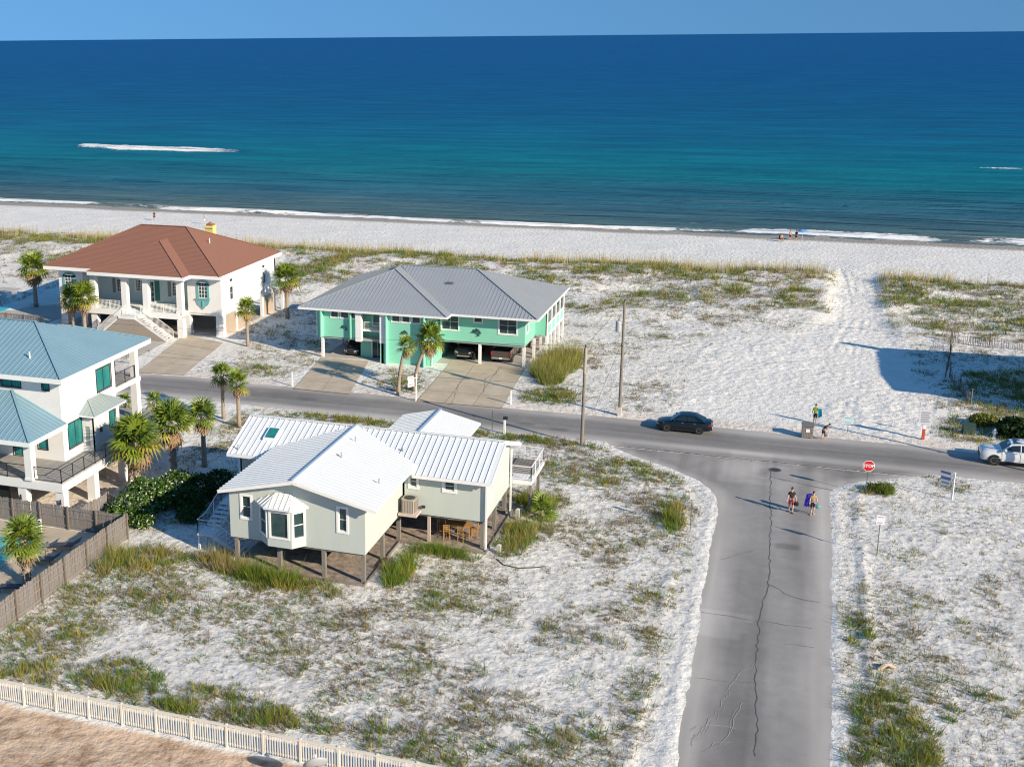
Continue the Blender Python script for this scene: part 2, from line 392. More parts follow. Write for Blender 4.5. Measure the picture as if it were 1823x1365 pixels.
def add_cover(o):
    me = o.data; n = len(me.vertices); co = np.empty(n*3, np.float32); me.vertices.foreach_get('co', co); co = co.reshape(-1,3)
    d, l = cover(co[:,0], co[:,1])
    ff = fence_front(co[:,0])
    dirt = sstep(.15, .5, ff - co[:,1] + .5*(fbm(co[:,0]*.5, co[:,1]*.5, 77)-.5))
    vr = sstep(99.6, 100.4, co[:,1])*(1-sstep(101.6, 103.2, co[:,1]+1.2*(fbm(co[:,0]*.3, co[:,1]*.3, 78)-.5)))*.28
    vr = np.maximum(vr, .35*sstep(.0,1,co[:,0]*0+1)*((co[:,0] < -45.5)*(co[:,1] > 64)*(co[:,1] < 83)))
    dirt = np.maximum(dirt, vr)
    wet = sstep(205.5, 208.5, co[:,1]+1.5*(fbm(co[:,0]*.05, co[:,1]*.05, 71)-.5))
    at = me.attributes.new('cover', 'FLOAT_COLOR', 'POINT')
    at.data.foreach_set('color', np.stack([np.clip(d*1.15,0,1), dirt, wet, np.ones(n)], 1).astype(np.float32).ravel())
def fence_front(x):      # line of the white picket fence at the bottom of the lot
    return 44.3 + 0*x
xs_in = np.arange(GX0, GX1+.01, .24); ys_in = np.arange(GY0, GY1+.01, .24)
far_l = -np.geomspace(62, 30000, 60)[::-1]; far_r = np.geomspace(34, 30000, 40)
gr = grid_obj('ground', xs_in, ys_in, ground_z, SAND); gr['kind'] = 'structure'; add_cover(gr)
b1 = grid_obj('ground_west', np.concatenate([[-30000,-9000,-3000,-1000,-500,-350],np.arange(-260,-60.9,.9)]), np.concatenate([[-3000,-500,0,30],np.arange(40,178.01,.9)]), lambda x,y: ground_z(x,y)-.025*sstep(-62.6,-61.9,x), SAND); add_cover(b1); b1['kind'] = 'structure'
b2 = grid_obj('ground_east', np.concatenate([np.concatenate([[33.0],np.arange(34,70,2.0)]),[90,150,400,1500,9000,30000]]), np.concatenate([[-3000,-500,0,30],np.arange(40,178.01,2.0)]), ground_z, SAND); add_cover(b2); b2['kind'] = 'structure'
b3 = grid_obj('ground_near', np.arange(-62,34.01,4), np.array([-3000,-500,0,20,40.5]), lambda x,y: ground_z(x,y)-.03, SAND); add_cover(b3); b3['kind'] = 'structure'
b4 = grid_obj('beach', np.concatenate([[-30000,-3000,-600],np.arange(-300,60.1,1.2),[150,600,3000,30000]]), np.arange(177,246,1.0), lambda x,y: ground_z(x,y)-.03*(1-sstep(177.4,178.4,y)), SAND); add_cover(b4); b4['kind'] = 'structure'
# ---- asphalt
def asphalt():
    m, N, L, b = node_mat('asphalt'); b.inputs['Roughness'].default_value = .9; b.inputs['Specular IOR Level'].default_value = .25
    tc = N.new('ShaderNodeTexCoord')
    def noise(sc, det=5, ve=None):
        n = N.new('ShaderNodeTexNoise'); n.inputs['Scale'].default_value = sc; n.inputs['Detail'].default_value = det
        L.new(ve or tc.outputs['Object'], n.inputs['Vector']); return n.outputs['Fac']
    def ramp(fac, *st):
        r = N.new('ShaderNodeValToRGB'); e = r.color_ramp.elements
        e[0].position, e[0].color = st[0][0], st[0][1]; e[1].position, e[1].color = st[-1][0], st[-1][1]
        for p, c in st[1:-1]: q = e.new(p); q.color = c
        L.new(fac, r.inputs[0]); return r.outputs[0]
    def mul(a, bb, f=1.0):
        x = N.new('ShaderNodeMix'); x.data_type = 'RGBA'; x.blend_type = 'MULTIPLY'; x.inputs[0].default_value = f
        L.new(a, x.inputs[6]); L.new(bb, x.inputs[7]); return x.outputs[2]
    g = lambda v: (v, v*.985, v*.97, 1)
    c = ramp(noise(.16, 6), (.3, g(.27)), (.7, g(.34)))
    c = mul(c, ramp(noise(1.4, 8), (.3, g(.88)), (.7, g(1.0))))
    c = mul(c, ramp(noise(38, 3), (.3, g(.70)), (.75, g(1.05))))
    at = N.new('ShaderNodeAttribute'); at.attribute_name = 'wear'
    sp = N.new('ShaderNodeSeparateColor'); L.new(at.outputs['Color'], sp.inputs[0])
    # sand dust blown on, tyre-polished lanes
    x = N.new('ShaderNodeMix'); x.data_type = 'RGBA'; L.new(sp.outputs[0], x.inputs[0]); L.new(c, x.inputs[6]); x.inputs[7].default_value = (.52,.48,.44,1)
    x2 = N.new('ShaderNodeMix'); x2.data_type = 'RGBA'; L.new(sp.outputs[1], x2.inputs[0]); L.new(x.outputs[2], x2.inputs[6]); x2.inputs[7].default_value = (.14,.137,.132,1)
    br_ = N.new('ShaderNodeMapRange'); br_.inputs[3].default_value = .62; br_.inputs[4].default_value = 1.34; L.new(sp.outputs[2], br_.inputs[0])
    x3 = N.new('ShaderNodeVectorMath'); x3.operation = 'SCALE'; L.new(x2.outputs[2], x3.inputs[0]); L.new(br_.outputs[0], x3.inputs['Scale']); L.new(x3.outputs[0], b.inputs['Base Color'])
    bp = N.new('ShaderNodeBump'); bp.inputs['Strength'].default_value = .3; bp.inputs['Distance'].default_value = .02
    L.new(noise(26, 3), bp.inputs['Height']); L.new(bp.outputs[0], b.inputs['Normal'])
    return m
ASPH = asphalt()
def road_sheet(name, xs, ys, z):
    o = grid_obj(name, xs, ys, lambda X, Y: np.zeros_like(X)+z, ASPH); me = o.data
    n = len(me.vertices); co = np.empty(n*3, np.float32); me.vertices.foreach_get('co', co); co = co.reshape(-1,3); x, y = co[:,0], co[:,1]
    ri = road_in(x, y)
    dust = (1-sstep(.0, 1.3+1.2*fbm(x*.3, y*.3, 50), ri))*.62
    junction = np.exp(-((x+.5)/9)**2-((y-90.5)/2.6)**2)*sstep(.42, .6, fbm(x*.3, y*.3, 52))*.4
    dust = np.clip(dust + junction + .25*sstep(.62, .75, fbm(x*.25, y*.25, 54))*(np.abs(y-99)<3), 0, .85)
    lane = .25*np.exp(-((y-98.2)/.7)**2) + .25*np.exp(-((y-95.6)/.7)**2)
    patch = .55*blob(x, y, 1.0, 76.6, .9, .55, 3, .5) + .45*blob(x, y, -20.5, 96.4, 1.2, .5, 4, .5) + .4*blob(x, y, -17.5, 95.6, .9, .4, 5, .5) + .4*blob(x, y, -41, 97.2, 1.1, .4, 6, .5)
    at = me.attributes.new('wear', 'FLOAT_COLOR', 'POINT')
    main = (y > 93.2)
    stk = np.where(main, fbm(x*.06, y*1.1, 55), fbm(x*1.3, y*.05, 56)); ctr = -.1+.002*(y-60)
    bri = .5 + .9*(stk-.5) + np.where(main, 0, .07*np.sign(x-ctr)) + .5*(fbm(x*.12, y*.12, 57)-.5)
    bri = bri + np.where(~main & (y < 66) & (y > 62.5) & (x < -1.2+(y-62.5)*.2), .25, 0) + np.where(~main & (x-ctr > 0) & (x-ctr < 1.9) & (y > 74.5) & (y < 79.2), -.12, 0)
    bri = np.where(main & (np.abs(y-96.9) < .12), bri-.2, bri)
    wedge = (y < 95) & (y > 87.5) & (x > -4.2+(y-87)*.1) & (x < ctr-.3); bri = np.where(wedge, bri+.22, bri); bri = np.where((y < 95) & (y > 86) & (x > 1.6) & (x < 7) & (y-86 > (x-1.6)*1.1), bri-.14, bri)
    at.data.foreach_set('color', np.stack([dust, np.clip(lane*.5+patch*1.6, 0, .75), np.clip(bri, 0, 1), dust*0+1], 1).astype(np.float32).ravel())
    bm = bmesh.new(); bm.from_mesh(me)
    cen = np.array([f.calc_center_median()[:2] for f in bm.faces]); rr_ = road_in(cen[:,0], cen[:,1]); bm.faces.ensure_lookup_table()
    bmesh.ops.delete(bm, geom=[bm.faces[i] for i in np.nonzero(rr_ < -1.1)[0]], context='FACES'); bm.to_mesh(me); bm.free()
    o['kind'] = 'structure'
    return o
road_sheet('road', np.arange(-130, 70, .35), np.arange(93.0, 101.6, .35), -.012)
road_sheet('side_road', np.arange(-14.5, 13.5, .3), np.arange(34.0, 93.01, .3), -.016)
# cracks and patches in the asphalt: thin tar lines, and one painted cast shadow
TAR_SHADOW = mat('tar_crack_shadow', (.10,.098,.095), .9)
PALETAR = mat('pale_crack', (.40,.39,.375), .95)
def crack(name, pts, w, m_, seed=0, z=-.006, jag=.09):
    z = z + .00035*(seed % 30)
    rr = random.Random(seed); out = []
    for (a, b) in zip(pts[:-1], pts[1:]):
        L_ = math.hypot(b[0]-a[0], b[1]-a[1]); k = max(2, int(L_/.45))
        for i in range(k):
            t = i/k; out.append((a[0]+(b[0]-a[0])*t+rr.uniform(-jag,jag), a[1]+(b[1]-a[1])*t+rr.uniform(-jag,jag)))
    out.append(pts[-1]); vs = []; fs = []
    for i, p in enumerate(out):
        q = out[min(i+1,len(out)-1)]; o_ = out[max(i-1,0)]
        d = np.array(q)-np.array(o_); d = d/max(np.linalg.norm(d),1e-6); n = np.array([-d[1], d[0]])*w*rr.uniform(.35,1)/2
        vs += [(p[0]+n[0], p[1]+n[1], z), (p[0]-n[0], p[1]-n[1], z)]
        if i: fs.append((2*i-2, 2*i-1, 2*i+1, 2*i))
    o = MB().add(vs, fs).build(name, m_); o['kind'] = 'structure'; return o
gp = lambda *P: [tuple(atz(x, y)[:2]) for x, y in P]
crack('road_crack_shadow', gp((1372,838),(1372,930),(1369,1030),(1352,1100),(1346,1200),(1349,1290),(1345,1345)), .06, TAR_SHADOW, 1)
crack('road_crack_shadow', gp((1180,800),(1290,815),(1430,828),(1520,842)), .07, TAR_SHADOW, 2)
crack('road_crack_shadow', gp((1370,848),(1460,868),(1482,872)), .11, TAR_SHADOW, 3, jag=.02)  # straight cast-shadow line painted onto the asphalt
crack('road_crack_shadow', gp((1250,1088),(1350,1105),(1445,1118)), .05, TAR_SHADOW, 4)
crack('road_crack_shadow', gp((1368,1040),(1410,1062),(1460,1072)), .06, TAR_SHADOW, 5)
crack('road_crack_shadow', gp((1378,937),(1420,945),(1465,962)), .05, TAR_SHADOW, 6)
crack('road_crack_shadow', gp((1283,995),(1340,980)), .04, TAR_SHADOW, 7)
crack('road_crack_shadow', gp((1240,1207),(1345,1215)), .035, TAR_SHADOW, 8)
crack('road_crack_shadow', gp((1398,1145),(1450,1152)), .035, TAR_SHADOW, 9)
for i, P in enumerate([((1225,1325),(1255,1295),(1290,1240),(1318,1200),(1342,1180)), ((1232,1318),(1250,1300),(1262,1278)), ((1260,1330),(1290,1318),(1305,1280),(1320,1250)), ((1230,1340),(1260,1332),(1300,1320)), ((1225,1300),(1262,1290),(1310,1296))]):
    crack('road_scratch', gp(*P), .035, PALETAR, 20+i, jag=.13); crack('road_scratch', [(a_+.10,b_+.06) for a_,b_ in gp(*P)], .022, PALETAR, 26+i, jag=.2)
# ---- concrete drives, pavers, pool deck
CONC = mat('tan_concrete', (.40,.33,.24), .9, col2=(.55,.47,.37), vscale=.5, bump=.2, bscale=20)
CONC2 = mat('grey_concrete', (.38,.35,.31), .9, col2=(.50,.47,.43), vscale=.8, bump=.2, bscale=20)
JOINT = mat('joint_sand', (.16,.14,.11), .95)
def drive(name, poly, nu, nv, m_, gap=.03, z=.075):
    """quad drive cast in slabs: each slab a part, joints recessed"""
    p = [np.array(q, float) for q in poly]
    base = struct(name, MB().slab([(q[0],q[1],z-.02) for q in p], .12), JOINT)
    def P(u, v): return (p[0]*(1-u)+p[1]*u)*(1-v) + (p[3]*(1-u)+p[2]*u)*v
    for i in range(nu):
        for j in range(nv):
            g = .004
            a, b_, c, d = P(i/nu+g, j/nv+g), P((i+1)/nu-g, j/nv+g), P((i+1)/nu-g, (j+1)/nv-g), P(i/nu+g, (j+1)/nv-g)
            zz = z+random.uniform(-.004,.006)
            MB().slab([(q[0],q[1],zz) for q in (a,b_,c,d)], .05).build('slab', m_, base)
    return base
drive('driveway', [(-31.2,99.6),(-23.4,99.9),(-24.3,113.6),(-32.0,113.6)], 3, 4, CONC)
drive('driveway', [(-43.4,99.8),(-37.8,99.7),(-40.0,111.2),(-45.2,111.2)], 2, 4, CONC)
drive('driveway', [(-60.5,100.2),(-55.6,100.8),(-57.6,113.6),(-63.4,115.6)], 2, 4, CONC)
drive('forecourt', [(-80.2,106.5),(-63.6,105.2),(-63.9,116.4),(-80.2,116.4)], 4, 3, CONC2)
struct('carport_floor', MB().slab([(-45.2,111.2,.065),(-24.5,113.7,.065),(-24.5,128,.065),(-45.2,128,.065)], .1), CONC2)
struct('carport_floor', MB().slab([(-79.5,116.4,.065),(-58.9,116.0,.065),(-58.9,131,.065),(-79.5,131,.065)], .1), CONC2)
crack('driveway_crack', gp((862,700),(864,675),(880,668),(893,655)), .05, TAR_SHADOW, 31, z=.084)
crack('driveway_crack', gp((803,722),(815,690),(825,672)), .05, TAR_SHADOW, 32, z=.084)
# brick pavers under the stilt house
def paver_mat():
    m, N, L, b = node_mat('brick_pavers'); b.inputs['Roughness'].default_value = .9
    tc = N.new('ShaderNodeTexCoord'); mp = N.new('ShaderNodeMapping'); mp.inputs['Rotation'].default_value = (0,0,.8); L.new(tc.outputs['Object'], mp.inputs['Vector'])
    br = N.new('ShaderNodeTexBrick'); br.inputs['Scale'].default_value = 3.0; br.inputs['Color1'].default_value = (.44,.37,.32,1); br.inputs['Color2'].default_value = (.27,.23,.205,1); br.inputs['Mortar'].default_value = (.10,.09,.08,1)
    br.inputs['Mortar Size'].default_value = .03; br.inputs['Bias'].default_value = -.1; br.offset = .5
    L.new(mp.outputs[0], br.inputs['Vector']); 
    nz = N.new('ShaderNodeTexNoise'); nz.inputs['Scale'].default_value = 2.0; nz.inputs['Detail'].default_value = 8; L.new(tc.outputs['Object'], nz.inputs['Vector'])
    cr = N.new('ShaderNodeValToRGB'); cr.color_ramp.elements[0].color = (.7,.7,.7,1); cr.color_ramp.elements[1].color = (1.4,1.3,1.2,1); cr.color_ramp.elements[0].position = .35; cr.color_ramp.elements[1].position = .65; L.new(nz.outputs['Fac'], cr.inputs[0])
    x = N.new('ShaderNodeMix'); x.data_type = 'RGBA'; x.blend_type = 'MULTIPLY'; x.inputs[0].default_value = 1; L.new(br.outputs[0], x.inputs[6]); L.new(cr.outputs[0], x.inputs[7])
    L.new(x.outputs[2], b.inputs['Base Color'])
    bp = N.new('ShaderNodeBump'); bp.inputs['Distance'].default_value = .02; bp.inputs['Strength'].default_value = .6; bp.invert = True
    L.new(br.outputs['Fac'], bp.inputs['Height']); L.new(bp.outputs[0], b.inputs['Normal'])
    return m
PAVER = paver_mat()
struct('paver_patio', MB().slab([(-31.6,62.35,.10),(-22.85,62.3,.10),(-22.85,77.2,.10),(-31.6,77.2,.10)], .2), PAVER)
struct('paver_patio', MB().slab([(-22.85,69.15,.10),(-17.1,69.15,.10),(-17.1,77.2,.10),(-22.85,77.2,.10)], .2), PAVER)
mb = MB()
for a, b_ in (((-31.6,62.3),(-22.8,62.25)), ((-22.8,62.25),(-22.8,69.1)), ((-22.8,69.1),(-17.05,69.1)), ((-17.05,69.1),(-17.05,77))):
    mb.bar((*a,.10), (*b_,.10), .09, .18)
struct('patio_edging', mb, GREYWOOD)
struct('pool_deck', MB().slab([(-45.25,30,.08),(-40.2,30,.08),(-40.2,63.9,.08),(-45.25,63.9,.08)], .15), CONC)
struct('pool_deck', MB().slab([(-75,61.9,.084),(-45.25,61.9,.084),(-45.25,63.9,.084),(-75,63.9,.084)], .15), CONC)
POOL = mat('pool_water', (.01,.34,.38), .05, spec=.6, col2=(.05,.55,.56), vscale=1.4, bump=.15, bscale=3)
struct('pool', MB().slab([(-75,44,.055),(-45.55,44,.055),(-45.55,61.6,.055),(-75,61.6,.055)], .1), POOL)
mb = MB().box(-45.55,-45.25,44,61.6,-.3,.11); mb.box(-75,-45.55,61.6,61.9,-.3,.11)
struct('pool_coping', mb, CONC2)
# ================================================================== sea
def sea_mat():
    m, N, L, b = node_mat('sea_water')
    b.inputs['Roughness'].default_value = .22; b.inputs['IOR'].default_value = 1.33; b.inputs['Specular IOR Level'].default_value = .0
    ge = N.new('ShaderNodeNewGeometry'); sx = N.new('ShaderNodeSeparateXYZ'); L.new(ge.outputs['Position'], sx.inputs[0])
    # depth of the bottom by distance from the shore: log scale
    lg = N.new('ShaderNodeMath'); lg.operation = 'LOGARITHM'; lg.inputs[1].default_value = 10; L.new(sx.outputs['Y'], lg.inputs[0])
    nz = N.new('ShaderNodeTexNoise'); nz.inputs['Scale'].default_value = 1.0; nz.inputs['Detail'].default_value = 4
    mp0 = N.new('ShaderNodeMapping'); mp0.inputs['Scale'].default_value = (.006,.02,1); L.new(ge.outputs['Position'], mp0.inputs['Vector']); L.new(mp0.outputs[0], nz.inputs['Vector'])
    nm = N.new('ShaderNodeMath'); nm.operation = 'MULTIPLY_ADD'; L.new(nz.outputs['Fac'], nm.inputs[0]); nm.inputs[1].default_value = .10; nm.inputs[2].default_value = -.05
    ad = N.new('ShaderNodeMath'); L.new(lg.outputs[0], ad.inputs[0]); L.new(nm.outputs[0], ad.inputs[1])
    mr = N.new('ShaderNodeMapRange'); mr.inputs[1].default_value = 2.32; mr.inputs[2].default_value = 3.7; L.new(ad.outputs[0], mr.inputs[0])
    cr = N.new('ShaderNodeValToRGB'); e = cr.color_ramp.elements
    st = [(0,(.13,.16,.13)), (.015,(.075,.135,.140)), (.05,(.032,.118,.162)), (.085,(.012,.125,.172)), (.115,(.004,.140,.182)), (.15,(.002,.140,.198)), (.20,(.001,.118,.205)), (.30,(.0005,.092,.205)), (.5,(.0005,.080,.215)), (.8,(.0005,.078,.225)), (1,(.0005,.078,.23))]
    e[0].position, e[0].color = st[0][0], (*st[0][1],1); e[1].position, e[1].color = 1, (*st[-1][1],1)
    for p, c in st[1:-1]: q = e.new(p); q.color = (*c,1)
    L.new(mr.outputs[0], cr.inputs[0])
    # streaks along the crests: depth tones plus wave-face shading put into the colour
    sv = N.new('ShaderNodeTexNoise'); sv.inputs['Scale'].default_value = 1.0; sv.inputs['Detail'].default_value = 6; sv.inputs['Roughness'].default_value = .62
    mps = N.new('ShaderNodeMapping'); mps.inputs['Scale'].default_value = (.022,.11,1); mps.inputs['Rotation'].default_value = (0,0,.03); L.new(ge.outputs['Position'], mps.inputs['Vector']); L.new(mps.outputs[0], sv.inputs['Vector'])
    sr_ = N.new('ShaderNodeValToRGB'); sr_.color_ramp.elements[0].position = .36; sr_.color_ramp.elements[0].color = (.70,.77,.82,1); sr_.color_ramp.elements[1].position = .66; sr_.color_ramp.elements[1].color = (1.25,1.18,1.12,1); L.new(sv.outputs['Fac'], sr_.inputs[0])
    ml = N.new('ShaderNodeMix'); ml.data_type = 'RGBA'; ml.blend_type = 'MULTIPLY'; ml.inputs[0].default_value = 1.0; L.new(cr.outputs[0], ml.inputs[6]); L.new(sr_.outputs[0], ml.inputs[7])
    # foam mask carried by the mesh
    at = N.new('ShaderNodeAttribute'); at.attribute_name = 'foam'
    fn = N.new('ShaderNodeTexNoise'); fn.inputs['Scale'].default_value = 1.0; fn.inputs['Detail'].default_value = 7; fn.inputs['Roughness'].default_value = .7
    mp = N.new('ShaderNodeMapping'); mp.inputs['Scale'].default_value = (.7,1.5,1); L.new(ge.outputs['Position'], mp.inputs['Vector']); L.new(mp.outputs[0], fn.inputs['Vector'])
    s1 = N.new('ShaderNodeMath'); s1.operation = 'ADD'; L.new(fn.outputs['Fac'], s1.inputs[0]); L.new(at.outputs['Fac'], s1.inputs[1])
    fr = N.new('ShaderNodeValToRGB'); fr.color_ramp.elements[0].position = .86; fr.color_ramp.elements[1].position = 1.0; L.new(s1.outputs[0], fr.inputs[0])
    mx = N.new('ShaderNodeMix'); mx.data_type = 'RGBA'; L.new(fr.outputs[0], mx.inputs[0]); L.new(ml.outputs[2], mx.inputs[6]); mx.inputs[7].default_value = (.80,.81,.79,1)
    L.new(mx.outputs[2], b.inputs['Base Color'])
    rr = N.new('ShaderNodeMapRange'); rr.inputs[3].default_value = .22; rr.inputs[4].default_value = .8; L.new(fr.outputs[0], rr.inputs[0]); L.new(rr.outputs[0], b.inputs['Roughness'])
    # wind ripples, longer along the crests
    def wav(scx, scy, det):
        mpp = N.new('ShaderNodeMapping'); mpp.inputs['Scale'].default_value = (scx,scy,1); mpp.inputs['Rotation'].default_value = (0,0,.05); L.new(ge.outputs['Position'], mpp.inputs['Vector'])
        n = N.new('ShaderNodeTexNoise'); n.inputs['Scale'].default_value = 1; n.inputs['Detail'].default_value = det; n.inputs['Roughness'].default_value = .6; L.new(mpp.outputs[0], n.inputs['Vector']); return n.outputs['Fac']
    b1_ = N.new('ShaderNodeBump'); b1_.inputs['Strength'].default_value = 1.0; b1_.inputs['Distance'].default_value = .9; L.new(wav(.06,.17,5), b1_.inputs['Height'])
    b2_ = N.new('ShaderNodeBump'); b2_.inputs['Strength'].default_value = .8; b2_.inputs['Distance'].default_value = .25; L.new(wav(.35,.9,4), b2_.inputs['Height']); L.new(b1_.outputs[0], b2_.inputs['Normal'])
    b3_ = N.new('ShaderNodeBump'); b3_.inputs['Strength'].default_value = .9; b3_.inputs['Distance'].default_value = 5.0; L.new(wav(.008,.022,4), b3_.inputs['Height']); L.new(b2_.outputs[0], b3_.inputs['Normal'])
    L.new(b3_.outputs[0], b.inputs['Normal'])
    gl_ = N.new('ShaderNodeBsdfGlossy'); gl_.inputs['Roughness'].default_value = .28; gl_.inputs['Color'].default_value = (.75,.9,1,1); L.new(b3_.outputs[0], gl_.inputs['Normal'])
    gf = N.new('ShaderNodeMapRange'); gf.inputs[3].default_value = .10; gf.inputs[4].default_value = .0; L.new(fr.outputs[0], gf.inputs[0])
    ms = N.new('ShaderNodeMixShader'); L.new(gf.outputs[0], ms.inputs[0]); L.new(b.outputs[0], ms.inputs[1]); L.new(gl_.outputs[0], ms.inputs[2]); L.new(ms.outputs[0], N['Material Output'].inputs['Surface'])
    return m
SEA = sea_mat(); SEAZ = -1.15
def shore_y(x): return 212.2 + 2.2*np.sin(x*.028+.6) + 1.4*np.sin(x*.09+2) + 1.3*(fbm(x*.12, x*0, 60)-.5)
def sea_z(X, Y):
    sh = Y-shore_y(X)
    amp = .55*np.exp(-((sh-30)/75)**2) + .16
    ph = Y*.62 + 1.5*fbm(X*.012, Y*.02, 61)*6 + .03*X
    z = SEAZ + amp*(np.sin(ph)*.5 + .9*(fbm(X*.03, Y*.13, 62)-.5))*sstep(0, 10, sh)
    far = 1-sstep(380, 425, Y)
    z = SEAZ + (z-SEAZ)*far
    # breaking roller over the bar, shore break
    bw = aty(145, 262, 10); 
    z = z + (1.0*np.exp(-((Y-roller_y(X))/1.6)**2)+.5*np.exp(-((Y-roller_y(X)-4)/4)**2)*fbm(X*.4,Y*.4,89))*roller_k(X)*far
    z = z + .45*np.exp(-((sh-4.2-.8*np.sin(X*.05))/1.2)**2)*far*(.4+.6*sstep(.4,.6,fbm(X*.03, X*0, 64)))
    z = z + .6*np.exp(-((Y-255-6*np.sin(X*.02))/2.4)**2)*sstep(.45,.6,fbm(X*.02, X*0+5, 66))*far
    return z
_ra = atz(143, 261, SEAZ); _rb = atz(430, 271, SEAZ)
def roller_y(X): 
    return _ra[1] + (_rb[1]-_ra[1])*(X-_ra[0])/(_rb[0]-_ra[0]) + 2.5*(fbm(X*.05, X*0, 67)-.5)
def roller_k(X): return sstep(_ra[0]-3, _ra[0]+2, X)*(1-sstep(_ra[0]+38, _rb[0]+14, X))
seao = grid_obj('sea', np.arange(-345, 95, 1.15), np.concatenate([np.arange(207, 300, .55), np.arange(300, 430.1, 1.3)]), sea_z, SEA); seao['kind'] = 'structure'
me = seao.data; n = len(me.vertices); co = np.empty(n*3, np.float32); me.vertices.foreach_get('co', co); co = co.reshape(-1,3); X, Y = co[:,0], co[:,1]
sh = Y-shore_y(X)
yr = roller_y(X)
foam = (.62*np.exp(-((Y-yr-1.0)/(6.0*(.35+.65*sstep(_ra[0]-4,_ra[0]+25,X))))**2) + .16*np.exp(-((Y-yr+3)/8)**2))*roller_k(X)*(.55+.6*fbm(X*.12, Y*.12, 88))*1.45
sw = 2.6+2.4*fbm(X*.06, X*0+9, 68)
foam += .60*np.exp(-((sh-.8-sw*.5)/(.55*sw+.3))**2)*(.45+.75*sstep(.3,.6,fbm(X*.07, X*0+2, 69)))
foam += .36*np.exp(-((sh-4.2-.8*np.sin(X*.05))/1.3)**2)*sstep(.42,.6,fbm(X*.03, X*0, 64))
rb = atz(1790, 300, SEAZ); foam += .5*np.exp(-((X-rb[0])/9)**2-((Y-rb[1])/2.0)**2)
at = me.attributes.new('foam', 'FLOAT', 'POINT'); at.data.foreach_set('value', foam.astype(np.float32))
mb = MB()
big = 90000.0
mb.add([(-big,430.1,SEAZ),(big,430.1,SEAZ),(big,big,SEAZ),(-big,big,SEAZ)], [(0,1,2,3)])
mb.add([(-big,207,SEAZ),(-344.9,207,SEAZ),(-344.9,430.1,SEAZ),(-big,430.1,SEAZ)], [(0,1,2,3)])
mb.add([(94.6,207,SEAZ),(big,207,SEAZ),(big,430.1,SEAZ),(94.6,430.1,SEAZ)], [(0,1,2,3)])
fs_ = struct('open_sea', mb, SEA)
# ================================================================== vegetation
def attr_mat(name, rough=.7, trans=.25):
    m, N, L, b = node_mat(name); b.inputs['Roughness'].default_value = rough; b.inputs['Specular IOR Level'].default_value = .2
    at = N.new('ShaderNodeAttribute'); at.attribute_name = 'tint'; L.new(at.outputs['Color'], b.inputs['Base Color'])
    tr = N.new('ShaderNodeBsdfTranslucent'); L.new(at.outputs['Color'], tr.inputs['Color'])
    mx = N.new('ShaderNodeMixShader'); mx.inputs[0].default_value = trans
    L.new(b.outputs[0], mx.inputs[1]); L.new(tr.outputs[0], mx.inputs[2]); L.new(mx.outputs[0], N['Material Output'].inputs['Surface'])
    return m
GRASSM = attr_mat('grass_blades'); LEAFM = attr_mat('leaf', .45, .2)
def tri_mesh(name, co, nper, cols, material):
    """co (B*nper,3): each blade a triangle (nper=3) or quad (4)"""
    nb = len(co)//nper; me = bpy.data.meshes.new(name)
    me.vertices.add(len(co)); me.vertices.foreach_set('co', co.astype(np.float32).ravel())
    me.loops.add(len(co)); me.loops.foreach_set('vertex_index', np.arange(len(co), dtype=np.int32))
    me.polygons.add(nb); me.polygons.foreach_set('loop_start', np.arange(0, len(co), nper, dtype=np.int32)); me.update()
    at = me.attributes.new('tint', 'FLOAT_COLOR', 'POINT')
    c = np.repeat(cols, nper, axis=0); c = np.concatenate([c, np.ones((len(c),1))], 1)
    at.data.foreach_set('color', c.astype(np.float32).ravel()); me.materials.append(material)
    return me
def blades(px, py, pz, k, h, w, spread, lean, cols, seed=0, hv=.35):
    """k blades for each tuft; arrays h,w,spread per tuft; cols per tuft (n,3)"""
    R = np.random.default_rng(seed); n = len(px)
    rep = lambda a: np.repeat(np.broadcast_to(a, (n,)), k)
    X, Y, Z, H, W, S = rep(px), rep(py), rep(pz), rep(h), rep(w), rep(spread)
    B = n*k; th = R.uniform(0, 2*np.pi, B); rr = np.sqrt(R.uniform(0, 1, B))*S
    bx = X+np.cos(th)*rr; by = Y+np.sin(th)*rr
    H = H*(1+hv*R.normal(0, 1, B)).clip(.35, 1.8)
    ln = lean*R.uniform(.3, 1.3, B); th2 = th+R.normal(0, .7, B)
    tx = bx+np.cos(th2)*H*ln; ty = by+np.sin(th2)*H*ln; tz = Z+H*np.sqrt(np.clip(1-(ln*.6)**2, .15, 1))
    a = R.uniform(0, np.pi, B); ox = np.cos(a)*W/2; oy = np.sin(a)*W/2
    co = np.stack([np.stack([bx-ox, by-oy, Z-.02], 1), np.stack([bx+ox, by+oy, Z-.02], 1), np.stack([tx, ty, tz], 1)], 1).reshape(-1, 3)
    c = np.repeat(cols, k, axis=0)*(1+.22*R.normal(0, 1, (B,1))).clip(.5, 1.6)
    return co, c
def scatter(x0, x1, y0, y1, per_m2, seed):
    R = np.random.default_rng(seed); n = int((x1-x0)*(y1-y0)*per_m2)
    return R.uniform(x0, x1, n), R.uniform(y0, y1, n), R.uniform(0, 1, n), R
def in_view(x, y):
    return (x > -.80*y-4) & (x < .172*y+9)
C_GREEN = np.array([.135,.205,.026]); C_OLIVE = np.array([.245,.205,.065]); C_DRY = np.array([.33,.24,.115]); C_GREY = np.array([.185,.155,.09]); C_OAT = np.array([.48,.40,.18]); C_YEL = np.array([.34,.29,.06])
